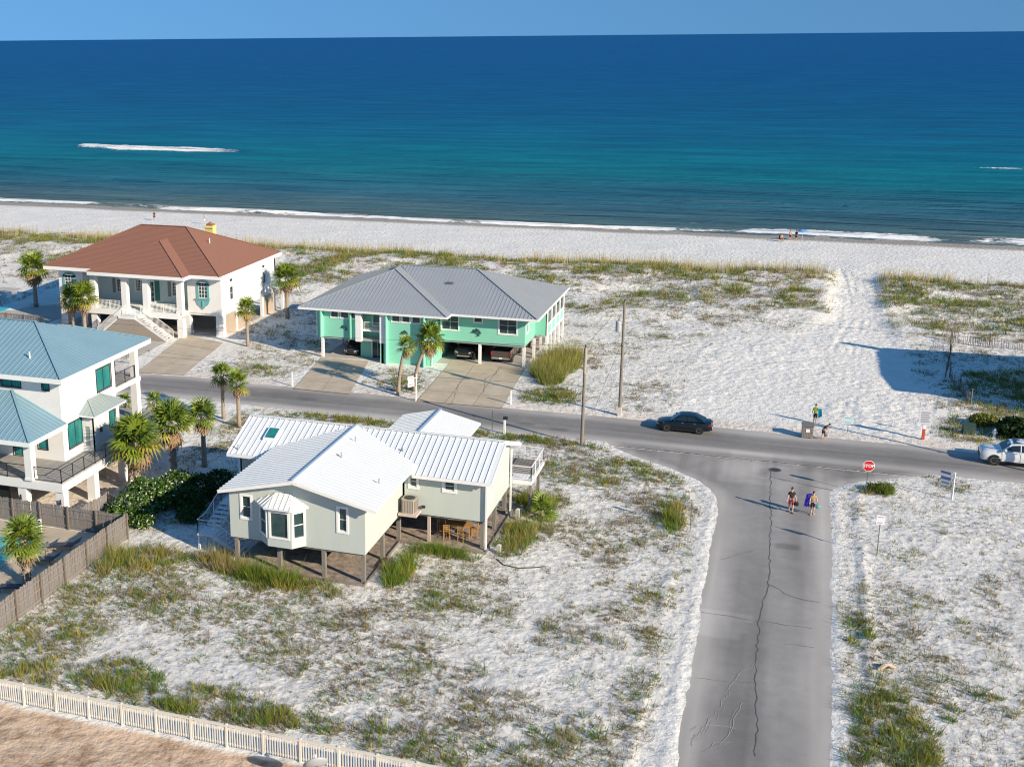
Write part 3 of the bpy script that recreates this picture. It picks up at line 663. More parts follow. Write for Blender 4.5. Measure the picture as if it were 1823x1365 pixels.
def colmix(R, n, lush):
    t = R.uniform(0, 1, n)[:,None]; l = lush[:,None]
    a = np.where(t < .45, C_OLIVE, np.where(t < .75, C_GREY, C_DRY))
    g = np.where(t < .6, C_GREEN, np.where(t < .9, C_OLIVE, C_YEL))
    u = R.uniform(0, 1, n)[:,None]
    return np.where(u < l*.95+.12, g, a)
def make_grass():
    out = []
    zones = [(-62,22,44,95,9.0,.15,1), (-60,34,99.5,142,4.2,.20,2), (-150,40,138,173,2.6,.32,3), (-110,-60,99,140,2.0,.28,4)]
    cs = []; cc = []
    for (x0,x1,y0,y1,pm,hh,sd_) in zones:
        x, y, u, R = scatter(x0,x1,y0,y1,pm,100+sd_); k = in_view(x, y); x, y, u = x[k], y[k], u[k]
        d, l = cover(x, y); clump = sstep(.42, .62, fbm(x*1.1, y*1.1, 91))
        k = u < (d**1.15)*(.22+.78*clump); x, y, d, l = x[k], y[k], d[k], l[k]
        n = len(x); col = colmix(R, n, l); s = (.6+.55*d+.45*l)*R.uniform(.6, 1.4, n)
        co, c = blades(x, y, ground_z(x, y), 9, hh*s, .030+.10*hh*s, hh*s*.9, .75, col, 200+sd_)
        cs.append(co); cc.append(c)
    # medium clumps that read one by one
    for (x0,x1,y0,y1,pm,hh,sd_) in [(-46,22,45,95,3.4,.26,31), (-60,34,101,142,1.2,.30,32), (-130,40,138,171,1.2,.42,33)]:
        x, y, u, R = scatter(x0,x1,y0,y1,pm,500+sd_); k = in_view(x, y); x, y, u = x[k], y[k], u[k]
        d, l = cover(x, y); k = u < np.clip(1.25*(d-.18), 0, .95)*(.15+.85*sstep(.42, .58, fbm(x*.5, y*.5, 97))); x, y, d, l = x[k], y[k], d[k], l[k]; n = len(x)
        t = R.uniform(0,1,n)[:,None]; v = fbm(x*.3, y*.3, 98)[:,None]
        col = np.where(v+.25*(t-.5) > .55, np.where(t < .5, C_DRY*.8, C_GREY), np.where(t < .45, C_OLIVE, np.where(t < .85, C_GREEN, C_YEL)))
        s = R.uniform(.6,1.5,n)
        co, c = blades(x, y, ground_z(x, y), 26, hh*s, .022+.035*hh, .34*s*(hh/.24), .9, col, 520+sd_)
        cs.append(co); cc.append(c)
    # litter: dark dry bits lying flat
    for (x0,x1,y0,y1,pm,sd_) in [(-46,22,45,95,9.0,21), (-60,34,101,142,5.0,22), (-120,40,138,170,3.0,23)]:
        x, y, u, R = scatter(x0,x1,y0,y1,pm,400+sd_); k = in_view(x, y); x, y, u = x[k], y[k], u[k]
        d, l = cover(x, y); k = u < np.clip(d*1.1, 0, .8)*(.25+.75*sstep(.38, .6, fbm(x*.7, y*.7, 95))); x, y, d = x[k], y[k], d[k]; n = len(x); t = R.uniform(0,1,n)[:,None]
        col = np.where(t < .5, C_GREY*.9, np.where(t < .8, C_DRY*.85, C_OLIVE*.8)); sc = 1.0 if y0 < 95 else 1.5
        co, c = blades(x, y, ground_z(x, y), 4, .11*sc*R.uniform(.6,1.5,n), .035*sc, .14*sc, 1.1, col, 420+sd_)
        cs.append(co); cc.append(c)
    co = np.concatenate(cs); c = np.concatenate(cc)
    o = link('dune_grass', tri_mesh('dune_grass', co, 3, c, GRASSM), None)
    tag(o, 'low tufts of olive and dry grass scattered over the white sand', 'grass', kind='stuff')
    # taller lush clumps
    cs = []; cc = []
    for (x0,x1,y0,y1,pm,hh,sd_) in [(-62,22,44,95,3.4,.34,5), (-60,34,99.5,142,1.5,.42,6), (-150,40,140,172,.8,.55,7)]:
        x, y, u, R = scatter(x0,x1,y0,y1,pm,100+sd_); k = in_view(x, y); x, y, u = x[k], y[k], u[k]
        d, l = cover(x, y); k = u < (d**2)*(l**1.3)*1.25; x, y, d, l = x[k], y[k], d[k], l[k]
        n = len(x); t = R.uniform(0, 1, n)[:,None]; col = np.where(t < .62, C_GREEN, np.where(t < .85, C_YEL, C_OLIVE))
        s = R.uniform(.55, 1.5, n)
        co, c = blades(x, y, ground_z(x, y), 24, hh*s, .024+.04*hh*s, hh*s*.75, .7, col, 300+sd_)
        cs.append(co); cc.append(c)
    o = link('lush_grass', tri_mesh('lush_grass', np.concatenate(cs), 3, np.concatenate(cc), GRASSM), None)
    tag(o, 'thick bright green grass clumps around stilts, drive edges and verge', 'grass', kind='stuff')
    # sea oats: tall thin straw stems on the fore-dune crest and beside the mint house
    R = np.random.default_rng(55); n = 2600
    x = R.uniform(-140, 36, n); y = 169 + R.normal(0, 1.6, n) + 3*(fbm(x*.08, x*0, 3)-.5)
    k = in_view(x, y) & (np.abs(x-8) > 2.6) & (R.uniform(0, 1, n) < .25+.9*sstep(.42, .6, fbm(x*.12, x*0+4, 81))); x, y = x[k], y[k]
    col = np.tile(C_OAT, (len(x),1)); co1, c1 = blades(x, y, ground_z(x, y), 6, 1.25, .035, .35, .22, col, 56)
    def tall(cx, cy, rx, ry, n, h, sd_, mixc):
        Rr = np.random.default_rng(sd_); a = Rr.uniform(0, 2*np.pi, n); q = np.sqrt(Rr.uniform(0, 1, n))
        xx = cx+np.cos(a)*q*rx; yy = cy+np.sin(a)*q*ry; t = Rr.uniform(0, 1, n)[:,None]
        cl = np.where(t < mixc, C_GREEN*1.1, np.where(t < mixc+.3, C_YEL, C_OAT*.75))
        return blades(xx, yy, ground_z(xx, yy), 24, h*Rr.uniform(.6, 1.25, n), .032, .30, .5, cl, sd_+1)
    L_ = [(co1, c1), tall(-21.3,115.5,2.0,6.0,240,1.05,60,.25), tall(-22.0,112.5,1.2,2.5,70,1.3,80,.3), tall(-20.8,110.0,1.0,2.2,70,1.1,61,.4),
          tall(-29.6,61.3,.9,.6,34,.95,62,.8), tall(-27.6,60.9,.8,.6,34,1.0,63,.85), tall(-31.6,61.8,.9,.7,30,.8,64,.15), tall(-33,62.6,1.0,.9,30,.7,65,.2),
          tall(-21.3,64.5,.8,1.8,50,.85,66,.85), tall(-19.7,68.3,1.9,.45,46,.6,67,.95), tall(-30.8,47.2,1.3,.6,20,.6,68,.6), tall(-27,46.6,.9,.4,16,.5,69,.7), tall(-22.3,46.9,1.6,.8,18,.6,70,.5), tall(-35.5,47.0,1.4,.9,20,.55,71,.4), tall(-15.8,78.5,1.4,1.2,60,.7,72,.6), tall(-15.6,72.5,1.0,2.6,60,.6,73,.55),
          tall(7.3,88.6,.5,.35,18,.7,74,.7), tall(6.2,54,1.9,5.5,70,.42,75,.75), tall(-37.0,61.5,2.2,2.2,60,.55,76,.2), tall(-38.9,60.3,.8,1.6,40,.8,77,.4), tall(-6.2,78.8,.7,2.2,40,.7,78,.4)]
    o = link('tall_grass', tri_mesh('tall_grass', np.concatenate([a for a,_ in L_]), 3, np.concatenate([b for _,b in L_]), GRASSM), None)
    tag(o, 'tall straw and green grass stems along the dune crest and by the stilts', 'grass', kind='stuff')
make_grass()
# ------------------------------------------------------------------ palms
def frond_mesh(name, L=1.0, col=(.10,.16,.02), droop=.3, seed=0):
    R = random.Random(seed); vs = []; fs = []
    # petiole
    pet = .55*L; n = 15
    for k, (t, w) in enumerate(((0,.022),(1,.012))):
        vs += [(pet*t, -w, .02*t), (pet*t, w, .02*t)]
    fs.append((0,1,3,2))
    for i in range(n):
        a = math.radians(-118+236*i/(n-1)); l = L*(.62+.38*math.cos(a*.62))*R.uniform(.9,1.06)*.8; w = .052*L
        d = (math.cos(a), math.sin(a)); pr = (-d[1], d[0]); fold = .02 if i % 2 else -.02
        c = (pet+.03*d[0], .03*d[1], .02)
        mid = (c[0]+d[0]*l*.55, c[1]+d[1]*l*.55, .02+fold-droop*l*.10)
        tip = (c[0]+d[0]*l*.95, c[1]+d[1]*l*.95, .02-droop*l*.62*R.uniform(.7,1.3))
        b = len(vs)
        vs += [(c[0]-pr[0]*w*.3,c[1]-pr[1]*w*.3,c[2]), (c[0]+pr[0]*w*.3,c[1]+pr[1]*w*.3,c[2]), (mid[0]+pr[0]*w,mid[1]+pr[1]*w,mid[2]), (mid[0]-pr[0]*w,mid[1]-pr[1]*w,mid[2]), tip]
        fs += [(b,b+1,b+2,b+3), (b+3,b+2,b+4)]
    me = bpy.data.meshes.new(name); me.from_pydata(vs, [], fs); me.update()
    return me
FGREEN = [mat('palm_leaf_green', (.125,.19,.020), .45, col2=(.21,.27,.03), vscale=2.0), mat('palm_leaf_dark', (.075,.13,.02), .45, col2=(.13,.19,.03), vscale=2.0)]
FYEL = mat('palm_leaf_yellow', (.30,.26,.03), .55, col2=(.22,.22,.03), vscale=2.0)
FDEAD = mat('palm_leaf_dead', (.32,.20,.10), .8, col2=(.24,.17,.10), vscale=2.0)
TRUNK = mat('palm_trunk', (.24,.19,.145), .9, col2=(.40,.33,.26), vscale=7, stretch=(1,1,2.5), bump=.8, bscale=9)
FM = {}
for i in range(3):
    for key, m_, dr in (('g', FGREEN[0], .35), ('d', FGREEN[1], .4), ('y', FYEL, .8), ('x', FDEAD, 1.3)):
        me = frond_mesh('frond', 1.0, droop=dr+.1*i, seed=i); me.materials.append(m_); FM[key, i] = me
def palm(x, y, h, size, label, group, seed=0, lean=(0,0), dead=5, yellow=4, n=30, r=.17, z0=None, booted=False):
    R = random.Random(seed); z0 = float(ground_z(x, y)) if z0 is None else z0
    t = thing('palm_tree', label, 'palm tree', (x, y, z0-.05), R.uniform(0, 6), group)
    k = 9; pts = []; rad = []
    for i in range(k):
        f = i/(k-1); pts.append((lean[0]*f*f, lean[1]*f*f, h*f)); rad.append(r*(1.35-.5*f if f < .2 else 1.22-.22*f)*R.uniform(.94,1.07))
    tr = MB().tube(pts, rad, 10)
    t.rotation_euler = (0,0,0)
    tro = tr.build('trunk', TRUNK, t, smooth=True)
    if booted:          # cut leaf bases criss-crossing the upper trunk
        bm_ = MB()
        for i in range(46):
            f = .15+.8*i/46; a = i*2.4; p = Vector((lean[0]*f*f, lean[1]*f*f, h*f)); d = Vector((math.cos(a), math.sin(a), 0))
            bm_.bar(p+d*r*.9, p+d*(r*1.75)+Vector((0,0,.26)), .085, .035, up=d)
        bm_.build('leaf_boots', TRUNK, tro)
    top = Vector((lean[0], lean[1], h))
    for i in range(n):
        f = (i+.5)/n; el = math.radians(82-118*f + R.uniform(-9,9)); az = i*2.39996+R.uniform(-.25,.25)
        key = 'g' if R.random() < .72 else 'd'
        if i >= n-yellow-dead: key = 'y' if R.random() < .75 else 'g'
        if i >= n-dead: key = 'x'; el = math.radians(R.uniform(-75,-38))
        fr = bpy.data.objects.new('frond', FM[key, R.randrange(3)]); COL.objects.link(fr); fr.parent = t
        fr.location = top + Vector((0,0,.12-.5*f))
        s = size*R.uniform(.88,1.1)*(.82 if key == 'x' else 1)
        fr.rotation_euler = (R.uniform(-.35,.35), -el, az); fr.scale = (s,s,s)
    return t
def palm_px(px, py, top, size, label, group, **kw):
    P = atz(px, py); lo, hi = .3, 14
    return palm(P[0], P[1], top, size, label, group, **kw)
PG = 'sabal palms beside the white house with the blue roof'
palm(-43.6, 71.4, 4.0, 1.8, 'thick booted palm with yellow and brown lower fronds beside flowering bush', PG, seed=1, dead=8, yellow=8, n=42, r=.24, booted=True)
palm(-44.8, 72.6, 3.7, 1.35, 'palm tucked behind the thick booted palm at deck railing', PG, seed=11, dead=6, yellow=5, n=34, r=.22)
palm(-43.1, 75.9, 4.0, 1.6, 'booted palm with brown skirt behind the flowering bush', PG, seed=2, dead=9, yellow=6, n=38, r=.21, booted=True)
palm(-41.6, 78.0, 4.2, 1.15, 'slim dark-trunked palm over shaded sand near metal-roofed stilt house', PG, seed=3, dead=4, n=32)
palm(-45.6, 89.4, 4.1, .95, 'slim palm at road edge, seaward one of a close pair', 'pair of slim palms at the road edge', seed=4, dead=3, n=26, r=.14)
palm(-43.3, 87.7, 4.0, .95, 'slim palm at road edge, landward one of a close pair', 'pair of slim palms at the road edge', seed=5, dead=3, n=26, r=.14)
palm(-55.6, 126.5, 4.9, 1.6, 'tall palm standing in sand between brown-roofed and mint houses', 'palms by the brown-roofed house', seed=6, dead=4, n=34, r=.2)
palm(-54.4, 113.0, 4.2, 1.1, 'palm standing before tan wood panels of brown-roofed house side wall', 'palms by the brown-roofed house', seed=7, dead=4, n=30, r=.15)
palm(-88.0, 123.0, 4.9, 1.8, 'wide palm between garden pool and brown-roofed house', 'palms by the brown-roofed house', seed=8, dead=7, n=38, r=.22)
palm(-73.6, 111.5, 4.6, 1.55, 'palm in front of porch steps, closer to steps of a pair', 'palms by the brown-roofed house', seed=9, dead=5, n=38, r=.18)
palm(-75.5, 112.2, 4.1, 1.35, 'palm in front of shaded porch bay, farther from steps of a pair', 'palms by the brown-roofed house', seed=10, dead=5, n=34, r=.18)
palm(-33.4, 100.9, 4.7, .85, 'small palm with dark crown on planting island before mint house', 'palms before the mint house', seed=12, dead=4, n=24, r=.15, lean=(.6,.5))
palm(-32.4, 102.6, 5.0, 1.35, 'leaning palm with full yellow-green crown before mint house', 'palms before the mint house', seed=13, dead=6, yellow=7, n=36, r=.16, lean=(1.3,.6))
palm(-50.7, 86.4, 2.0, .75, 'small palm by white gatepost at shore road beside deck', 'young palms by the shore road', seed=14, dead=1, n=20, r=.11)
palm(-53.8, 86.8, 1.6, .7, 'small palm seen under raised balcony near shore road', 'young palms by the shore road', seed=15, dead=1, n=18, r=.11)
palm(-42.4, 56.1, 2.9, 1.25, 'palm with wide crown growing beside the swimming pool', None, seed=16, dead=5, yellow=6, n=36, r=.22, booted=True)
palm(-14.9, 77.9-1.5, .5, 1.0, 'stemless palmetto fan growing beside raised deck posts', None, seed=17, dead=1, n=18, r=.12)
# ------------------------------------------------------------------ leafy shrubs
def shrub(name, label, cat, lobes, nleaf, size, cols, seed=0, flowers=0, fcol=(.8,.78,.74), group=None):
    R = np.random.default_rng(seed)
    cx, cy = np.mean([l[0] for l in lobes]), np.mean([l[1] for l in lobes]); z0 = float(ground_z(cx, cy))
    t = thing(name, label, cat, (cx, cy, z0), 0, group)
    vol = np.array([l[3]**2*l[4] for l in lobes]); pk = R.choice(len(lobes), nleaf, p=vol/vol.sum())
    Lb = np.array(lobes)[pk]
    d = R.normal(0, 1, (nleaf,3)); d /= np.linalg.norm(d, axis=1)[:,None]
    rr = R.uniform(.45, 1.0, nleaf)**.5*(1+.25*(R.uniform(0,1,nleaf)-.5))
    P = np.stack([Lb[:,0]+d[:,0]*rr*Lb[:,3]-cx, Lb[:,1]+d[:,1]*rr*Lb[:,3]-cy, np.maximum(Lb[:,2]+d[:,2]*rr*Lb[:,4], .05)], 1)
    def quads(P, s, cols, sd_):
        R2 = np.random.default_rng(sd_); n = len(P); a = R2.normal(0,1,(n,3)); a /= np.linalg.norm(a,axis=1)[:,None]
        b = np.cross(a, R2.normal(0,1,(n,3))); b /= np.linalg.norm(b,axis=1)[:,None]
        s = s*R2.uniform(.6,1.3,(n,1))
        co = np.stack([P-a*s, P+b*s*.45, P+a*s, P-b*s*.45], 1).reshape(-1,3)
        return co, cols
    t_ = R.uniform(0,1,(nleaf,1)); cl = np.where(t_ < .6, np.array(cols[0]), np.array(cols[1]))*(1+.25*R.normal(0,1,(nleaf,1))).clip(.5,1.6)
    co, cl = quads(P, size, cl, seed+1)
    link('foliage', tri_mesh('foliage', co, 4, cl, LEAFM), None, t)['kind'] = 'stuff'
    if flowers:
        k = R.choice(nleaf, flowers, replace=False); P2 = P[k]*1.02
        P2 = P2 + np.stack([d[k][:,0]*.05, d[k][:,1]*.05, d[k][:,2]*.05], 1)
        co, cl = quads(P2, size*.75, np.tile(np.array(fcol), (flowers,1)), seed+3)
        link('blossom', tri_mesh('blossom', co, 4, cl, LEAFM), None, t)['kind'] = 'stuff'
    mb = MB()
    for l in lobes:
        for q in range(3):
            a = R.uniform(0, 6.28); mb.tube([(l[0]-cx,l[1]-cy,-.05), (l[0]-cx+.2*math.cos(a),l[1]-cy+.2*math.sin(a),l[2]*.6), (l[0]-cx+l[3]*.6*math.cos(a),l[1]-cy+l[3]*.6*math.sin(a),l[2]+l[4]*.4)], [.04,.03,.012], 5)
    mb.build('stem', mat('shrub_stem', (.12,.09,.06), .9), t)
    return t
shrub('oleander_bush', 'big oleander bush dotted with white blossoms beside wooden fence corner', 'bush',
      [(-41.6,67.0,.8,1.5,.95),(-40.9,69.3,.95,1.5,1.1),(-40.2,71.3,1.0,1.4,1.15),(-41.9,65.6,.6,1.1,.75),(-40.2,66.2,.6,1.0,.7),(-41.8,69.2,1.2,1.2,1.0)], 9500, .14, ((.05,.115,.02),(.10,.17,.03)), 5, 900)
shrub('evergreen_bush', 'dark green bush without blossoms in the shade behind oleander', 'bush',
      [(-38.4,69.6,.8,1.2,.95),(-38.7,71.8,.9,1.3,1.0),(-38.3,74,.7,1.1,.85),(-37.6,67.9,.5,.9,.6)], 5200, .13, ((.025,.065,.015),(.04,.09,.02)), 6)
shrub('sea_grape_bush', 'dark spiky bush behind the white hydrant at road verge', 'bush',
      [(18.0,105.2,.7,1.3,.9),(19.6,105.8,.7,1.3,.9),(18.8,104.3,.4,.9,.5)], 2600, .28, ((.02,.045,.015),(.04,.075,.02)), 7)
shrub('yellow_green_bush', 'rounded yellow-green bush at end of the sand fence', 'bush', [(15.9,107.6,.45,1.0,.55),(16.6,108.1,.35,.8,.45)], 1400, .13, ((.13,.16,.025),(.20,.20,.04)), 8)
shrub('low_verge_bush', 'low green bush at road verge behind stop sign', 'bush', [(7.4,88.7,.25,.7,.4),(6.7,88.9,.2,.5,.3)], 900, .10, ((.10,.16,.02),(.15,.19,.03)), 9)
for i, (x, y, r) in enumerate([(-84.5,128.0,1.4),(-86.2,130.5,1.2)]):
    shrub('garden_bush', ['dark bush against the pool-side wall of brown-roofed house','dark bush behind the garden pool of brown-roofed house'][i], 'bush', [(x,y,.9,r,1.1),(x+1,y+.8,.7,r*.8,.8)], 1800, .2, ((.03,.07,.02),(.05,.10,.03)), 20+i)
# ================================================================== building kit
class Face:
    """facade plane: axis 'y' -> plane Y=c facing -Y (u is X); axis 'x' -> plane X=c facing +X (u is Y)"""
    def __init__(s, axis, c):
        s.axis = axis; s.c = c
        s.o, s.du, s.dn = ((0,c,0),(1,0,0),(0,-1,0)) if axis == 'y' else ((c,0,0),(0,1,0),(1,0,0))
    def pt(s, x, y):
        P = aty(x, y, s.c) if s.axis == 'y' else atx(x, y, s.c)
        return (P[0], P[2]) if s.axis == 'y' else (P[1], P[2])
    def rect(s, x0, y0, x1, y1):
        ym = (y0+y1)/2; xm = (x0+x1)/2
        if s.axis == 'x':      # verticals: read the heights at the edges' own columns
            return (s.pt(x0, ym)[0], s.pt(x1, ym)[0], s.pt(xm, y1)[1], s.pt(xm, y0)[1])
        return (s.pt(x0, ym)[0], s.pt(x1, ym)[0], s.pt(xm, y1)[1], s.pt(xm, y0)[1])
    def box(s, mb, u0, u1, n0, n1, z0, z1):
        """n: metres out from the plane"""
        if s.axis == 'y': return mb.box(u0, u1, s.c-n1, s.c-n0, z0, z1)
        return mb.box(s.c+n0, s.c+n1, u0, u1, z0, z1)
    def at(s, u, z, n=0.0):
        return (u, s.c-n, z) if s.axis == 'y' else (s.c+n, u, z)
def wall(face, parent, m_, u0, u1, z0, z1, holes=(), t=.14, name='wall'):
    return MB().wall(face.o, face.du, face.dn, u0, u1, z0, z1, list(holes), t).build(name, m_, parent)
def window(face, parent, r, casing=.12, cm=None, fm=None, gm=None, nx=1, nz=2, name='window', arch=False, proud=.045, sill=False):
    """r = opening (u0,u1,z0,z1). casing ring proud of the wall, sash and pane set back in the opening"""
    u0,u1,z0,z1 = r; cm = cm or WHITE; fm = fm or WHITE; gm = gm or GLASS
    mb = MB(); c = casing
    if c > 0:
        face.box(mb, u0-c, u0, 0.0, proud, z0-c, z1+c); face.box(mb, u1, u1+c, 0.0, proud, z0-c, z1+c)
        face.box(mb, u0, u1, 0.0, proud, z0-c, z0); face.box(mb, u0, u1, 0.0, proud, z1, z1+c)
        if sill: face.box(mb, u0-c*1.2, u1+c*1.2, proud, proud+.06, z0-c-.03, z0-c+.04)
    f = .045
    face.box(mb, u0, u0+f, -.09, -.03, z0, z1); face.box(mb, u1-f, u1, -.09, -.03, z0, z1)
    face.box(mb, u0+f, u1-f, -.09, -.03, z0, z0+f); face.box(mb, u0+f, u1-f, -.09, -.03, z1-f, z1)
    w = mb.build(name, cm, parent)
    us = np.linspace(u0+f, u1-f, nx+1); zs = np.linspace(z0+f, z1-f, nz+1); b = .016
    mu = MB()
    for u in us[1:-1]: face.box(mu, u-b, u+b, -.085, -.04, z0+f, z1-f)
    for z in zs[1:-1]: face.box(mu, u0+f, u1-f, -.082, -.043, z-b, z+b)
    if nx > 1 or nz > 1: mu.build('muntin', fm, w)
    pn = MB(); face.box(pn, u0+f, u1-f, -.075, -.065, z0+f, z1-f); pn.build('pane', gm, w)
    return w
def clip(poly, d, lo, hi):
    """clip 2D polygon to lo <= p[0] <= hi"""
    for s, v in ((1, lo), (-1, -hi)):
        out = []
        for i in range(len(poly)):
            a, b = poly[i], poly[(i+1)%len(poly)]
            da, db = s*a[0]-v, s*b[0]-v
            if da >= 0: out.append(a)
            if da*db < 0:
                t = da/(da-db); out.append((a[0]+(b[0]-a[0])*t, a[1]+(b[1]-a[1])*t))
        poly = out
        if len(poly) < 3: return []
    return poly
def roof_face(parent, poly, spacing, m_, rib=.05, lift=.02, name='roof_panel', courses=False, phase=.0, ribw=.035):
    """standing-seam panels (or shingle courses) laid on a planar roof polygon"""
    P = [Vector(p) for p in poly]; n = (P[1]-P[0]).cross(P[2]-P[0]); n.normalize()
    if n.z < 0: n = -n; P = P[::-1]
    g = (Vector((0,0,1))-n*n.z).normalized(); e = g.cross(n).normalized()
    o = P[0]
    if courses: A, B = g, e
    else: A, B = e, g
    Q = [((p-o).dot(A), (p-o).dot(B)) for p in P]
    a0 = min(q[0] for q in Q); a1 = max(q[0] for q in Q); k = a0-phase*spacing
    big = MB() if courses else None
    while k < a1-.02:
        c = clip(Q, None, max(k, a0), min(k+spacing, a1))
        if len(c) >= 3 and min(k+spacing, a1)-max(k, a0) > .04:
            V = [o + A*q[0] + B*q[1] for q in c]
            if courses:      # each course tilted: butt edge raised
                V2 = [v + n*(lift + .028*(1-(q[0]-k)/spacing)) for v, q in zip(V, c)]
                V3 = [v + n*.004 for v in V]; m = len(V)
                big.add(V2+V3, [tuple(range(m))]+[(i, m+i, m+(i+1)%m, (i+1)%m) for i in range(m)])
            else:
                mb = MB(); mb.slab([v+n*lift for v in V], lift*.9, n)
                el = [q[1] for q in c if abs(q[0]-max(k, a0)) < 1e-4]
                if len(el) >= 2 and rib > 0:
                    p0 = o + A*(max(k,a0)+.018) + B*min(el) + n*(lift+rib/2); p1 = o + A*(max(k,a0)+.018) + B*max(el) + n*(lift+rib/2)
                    mb.bar(p0, p1, ribw, rib, up=n)
                mb.build(name, m_, parent)
        k += spacing
    if courses:
        ob = big.build(name, m_, parent); ob['kind'] = 'stuff'
def roof_base(parent, polys, t, m_, name='roof'):
    mb = MB()
    for p in polys:
        P = [Vector(q) for q in p]; n = (P[1]-P[0]).cross(P[2]-P[0])
        if n.z < 0: P = P[::-1]
        mb.slab(P, t, (0,0,1))
    return mb.build(name, m_, parent)
def cap(parent, p, q, m_, w=.22, h=.05, lift=.07, name='ridge_cap'):
    return MB().bar(Vector(p)+Vector((0,0,lift)), Vector(q)+Vector((0,0,lift)), w, h).build(name, m_, parent)
def rail(parent, pts, z, h, m_, step=1.4, cables=4, pr=.03, balusters=0, name='railing', zs=None):
    """railing along a polyline at floor height z (or per-point zs): posts, top rail, cables or balusters"""
    top = MB()
    zz = zs or [z]*len(pts)
    for (a, b, za, zb) in zip(pts[:-1], pts[1:], zz[:-1], zz[1:]):
        A = Vector((*a, za)); B = Vector((*b, zb)); L_ = (B-A).length; k = max(1, round(L_/step))
        top.bar(A+Vector((0,0,h)), B+Vector((0,0,h)), pr*1.6, pr*1.4)
        top.bar(A+Vector((0,0,.1)), B+Vector((0,0,.1)), pr, pr)
        for i in range(k+1):
            p = A.lerp(B, i/k); top.bar(p, p+Vector((0,0,h-pr*.7)), pr*1.5, pr*1.5)
        for c in range(cables):
            f = .1+(h-.1)*(c+1)/(cables+1); top.bar(A+Vector((0,0,f)), B+Vector((0,0,f)), .012, .012)
        if balusters:
            nb = int(L_/balusters)
            for i in range(1, nb):
                p = A.lerp(B, i/nb); top.bar(p+Vector((0,0,.1)), p+Vector((0,0,h-.02)), .028, .028)
    return top.build(name, m_, parent)
def stair(parent, p0, p1, width, m_, side, n=None, name='stair_tread', str_m=None):
    """straight flight from p0 (bottom) to p1 (top); treads are parts; side = unit vector across"""
    p0 = Vector(p0); p1 = Vector(p1); n = n or max(2, round((p1.z-p0.z)/.18)); s = Vector(side)
    d = Vector((p1.x-p0.x, p1.y-p0.y, 0)); L_ = d.length; d.normalize()
    for i in range(n):
        c = p0 + d*L_*(i+.5)/n; z = p0.z+(p1.z-p0.z)*(i+1)/n
        MB().bar(Vector((c.x,c.y,z-.025))-s*width/2, Vector((c.x,c.y,z-.025))+s*width/2, L_/n*.95, .05).build(name, m_, parent)
    st = MB()
    for k in (-1, 1):
        o = s*k*(width/2+.03); st.bar(p0+o+Vector((0,0,.02)), p1+o+Vector((0,0,-.12)), .05, .26)
    st.build('stringer', str_m or m_, parent)
def pile(parent, x, y, z1, m_, w=.22, z0=-.1, name='piling', rnd=False):
    mb = MB()
    if rnd: mb.cyl((x,y,z0), (x,y,z1), w/2, n=10)
    else: mb.box(x-w/2,x+w/2,y-w/2,y+w/2,z0,z1)
    return mb.build(name, m_, parent)
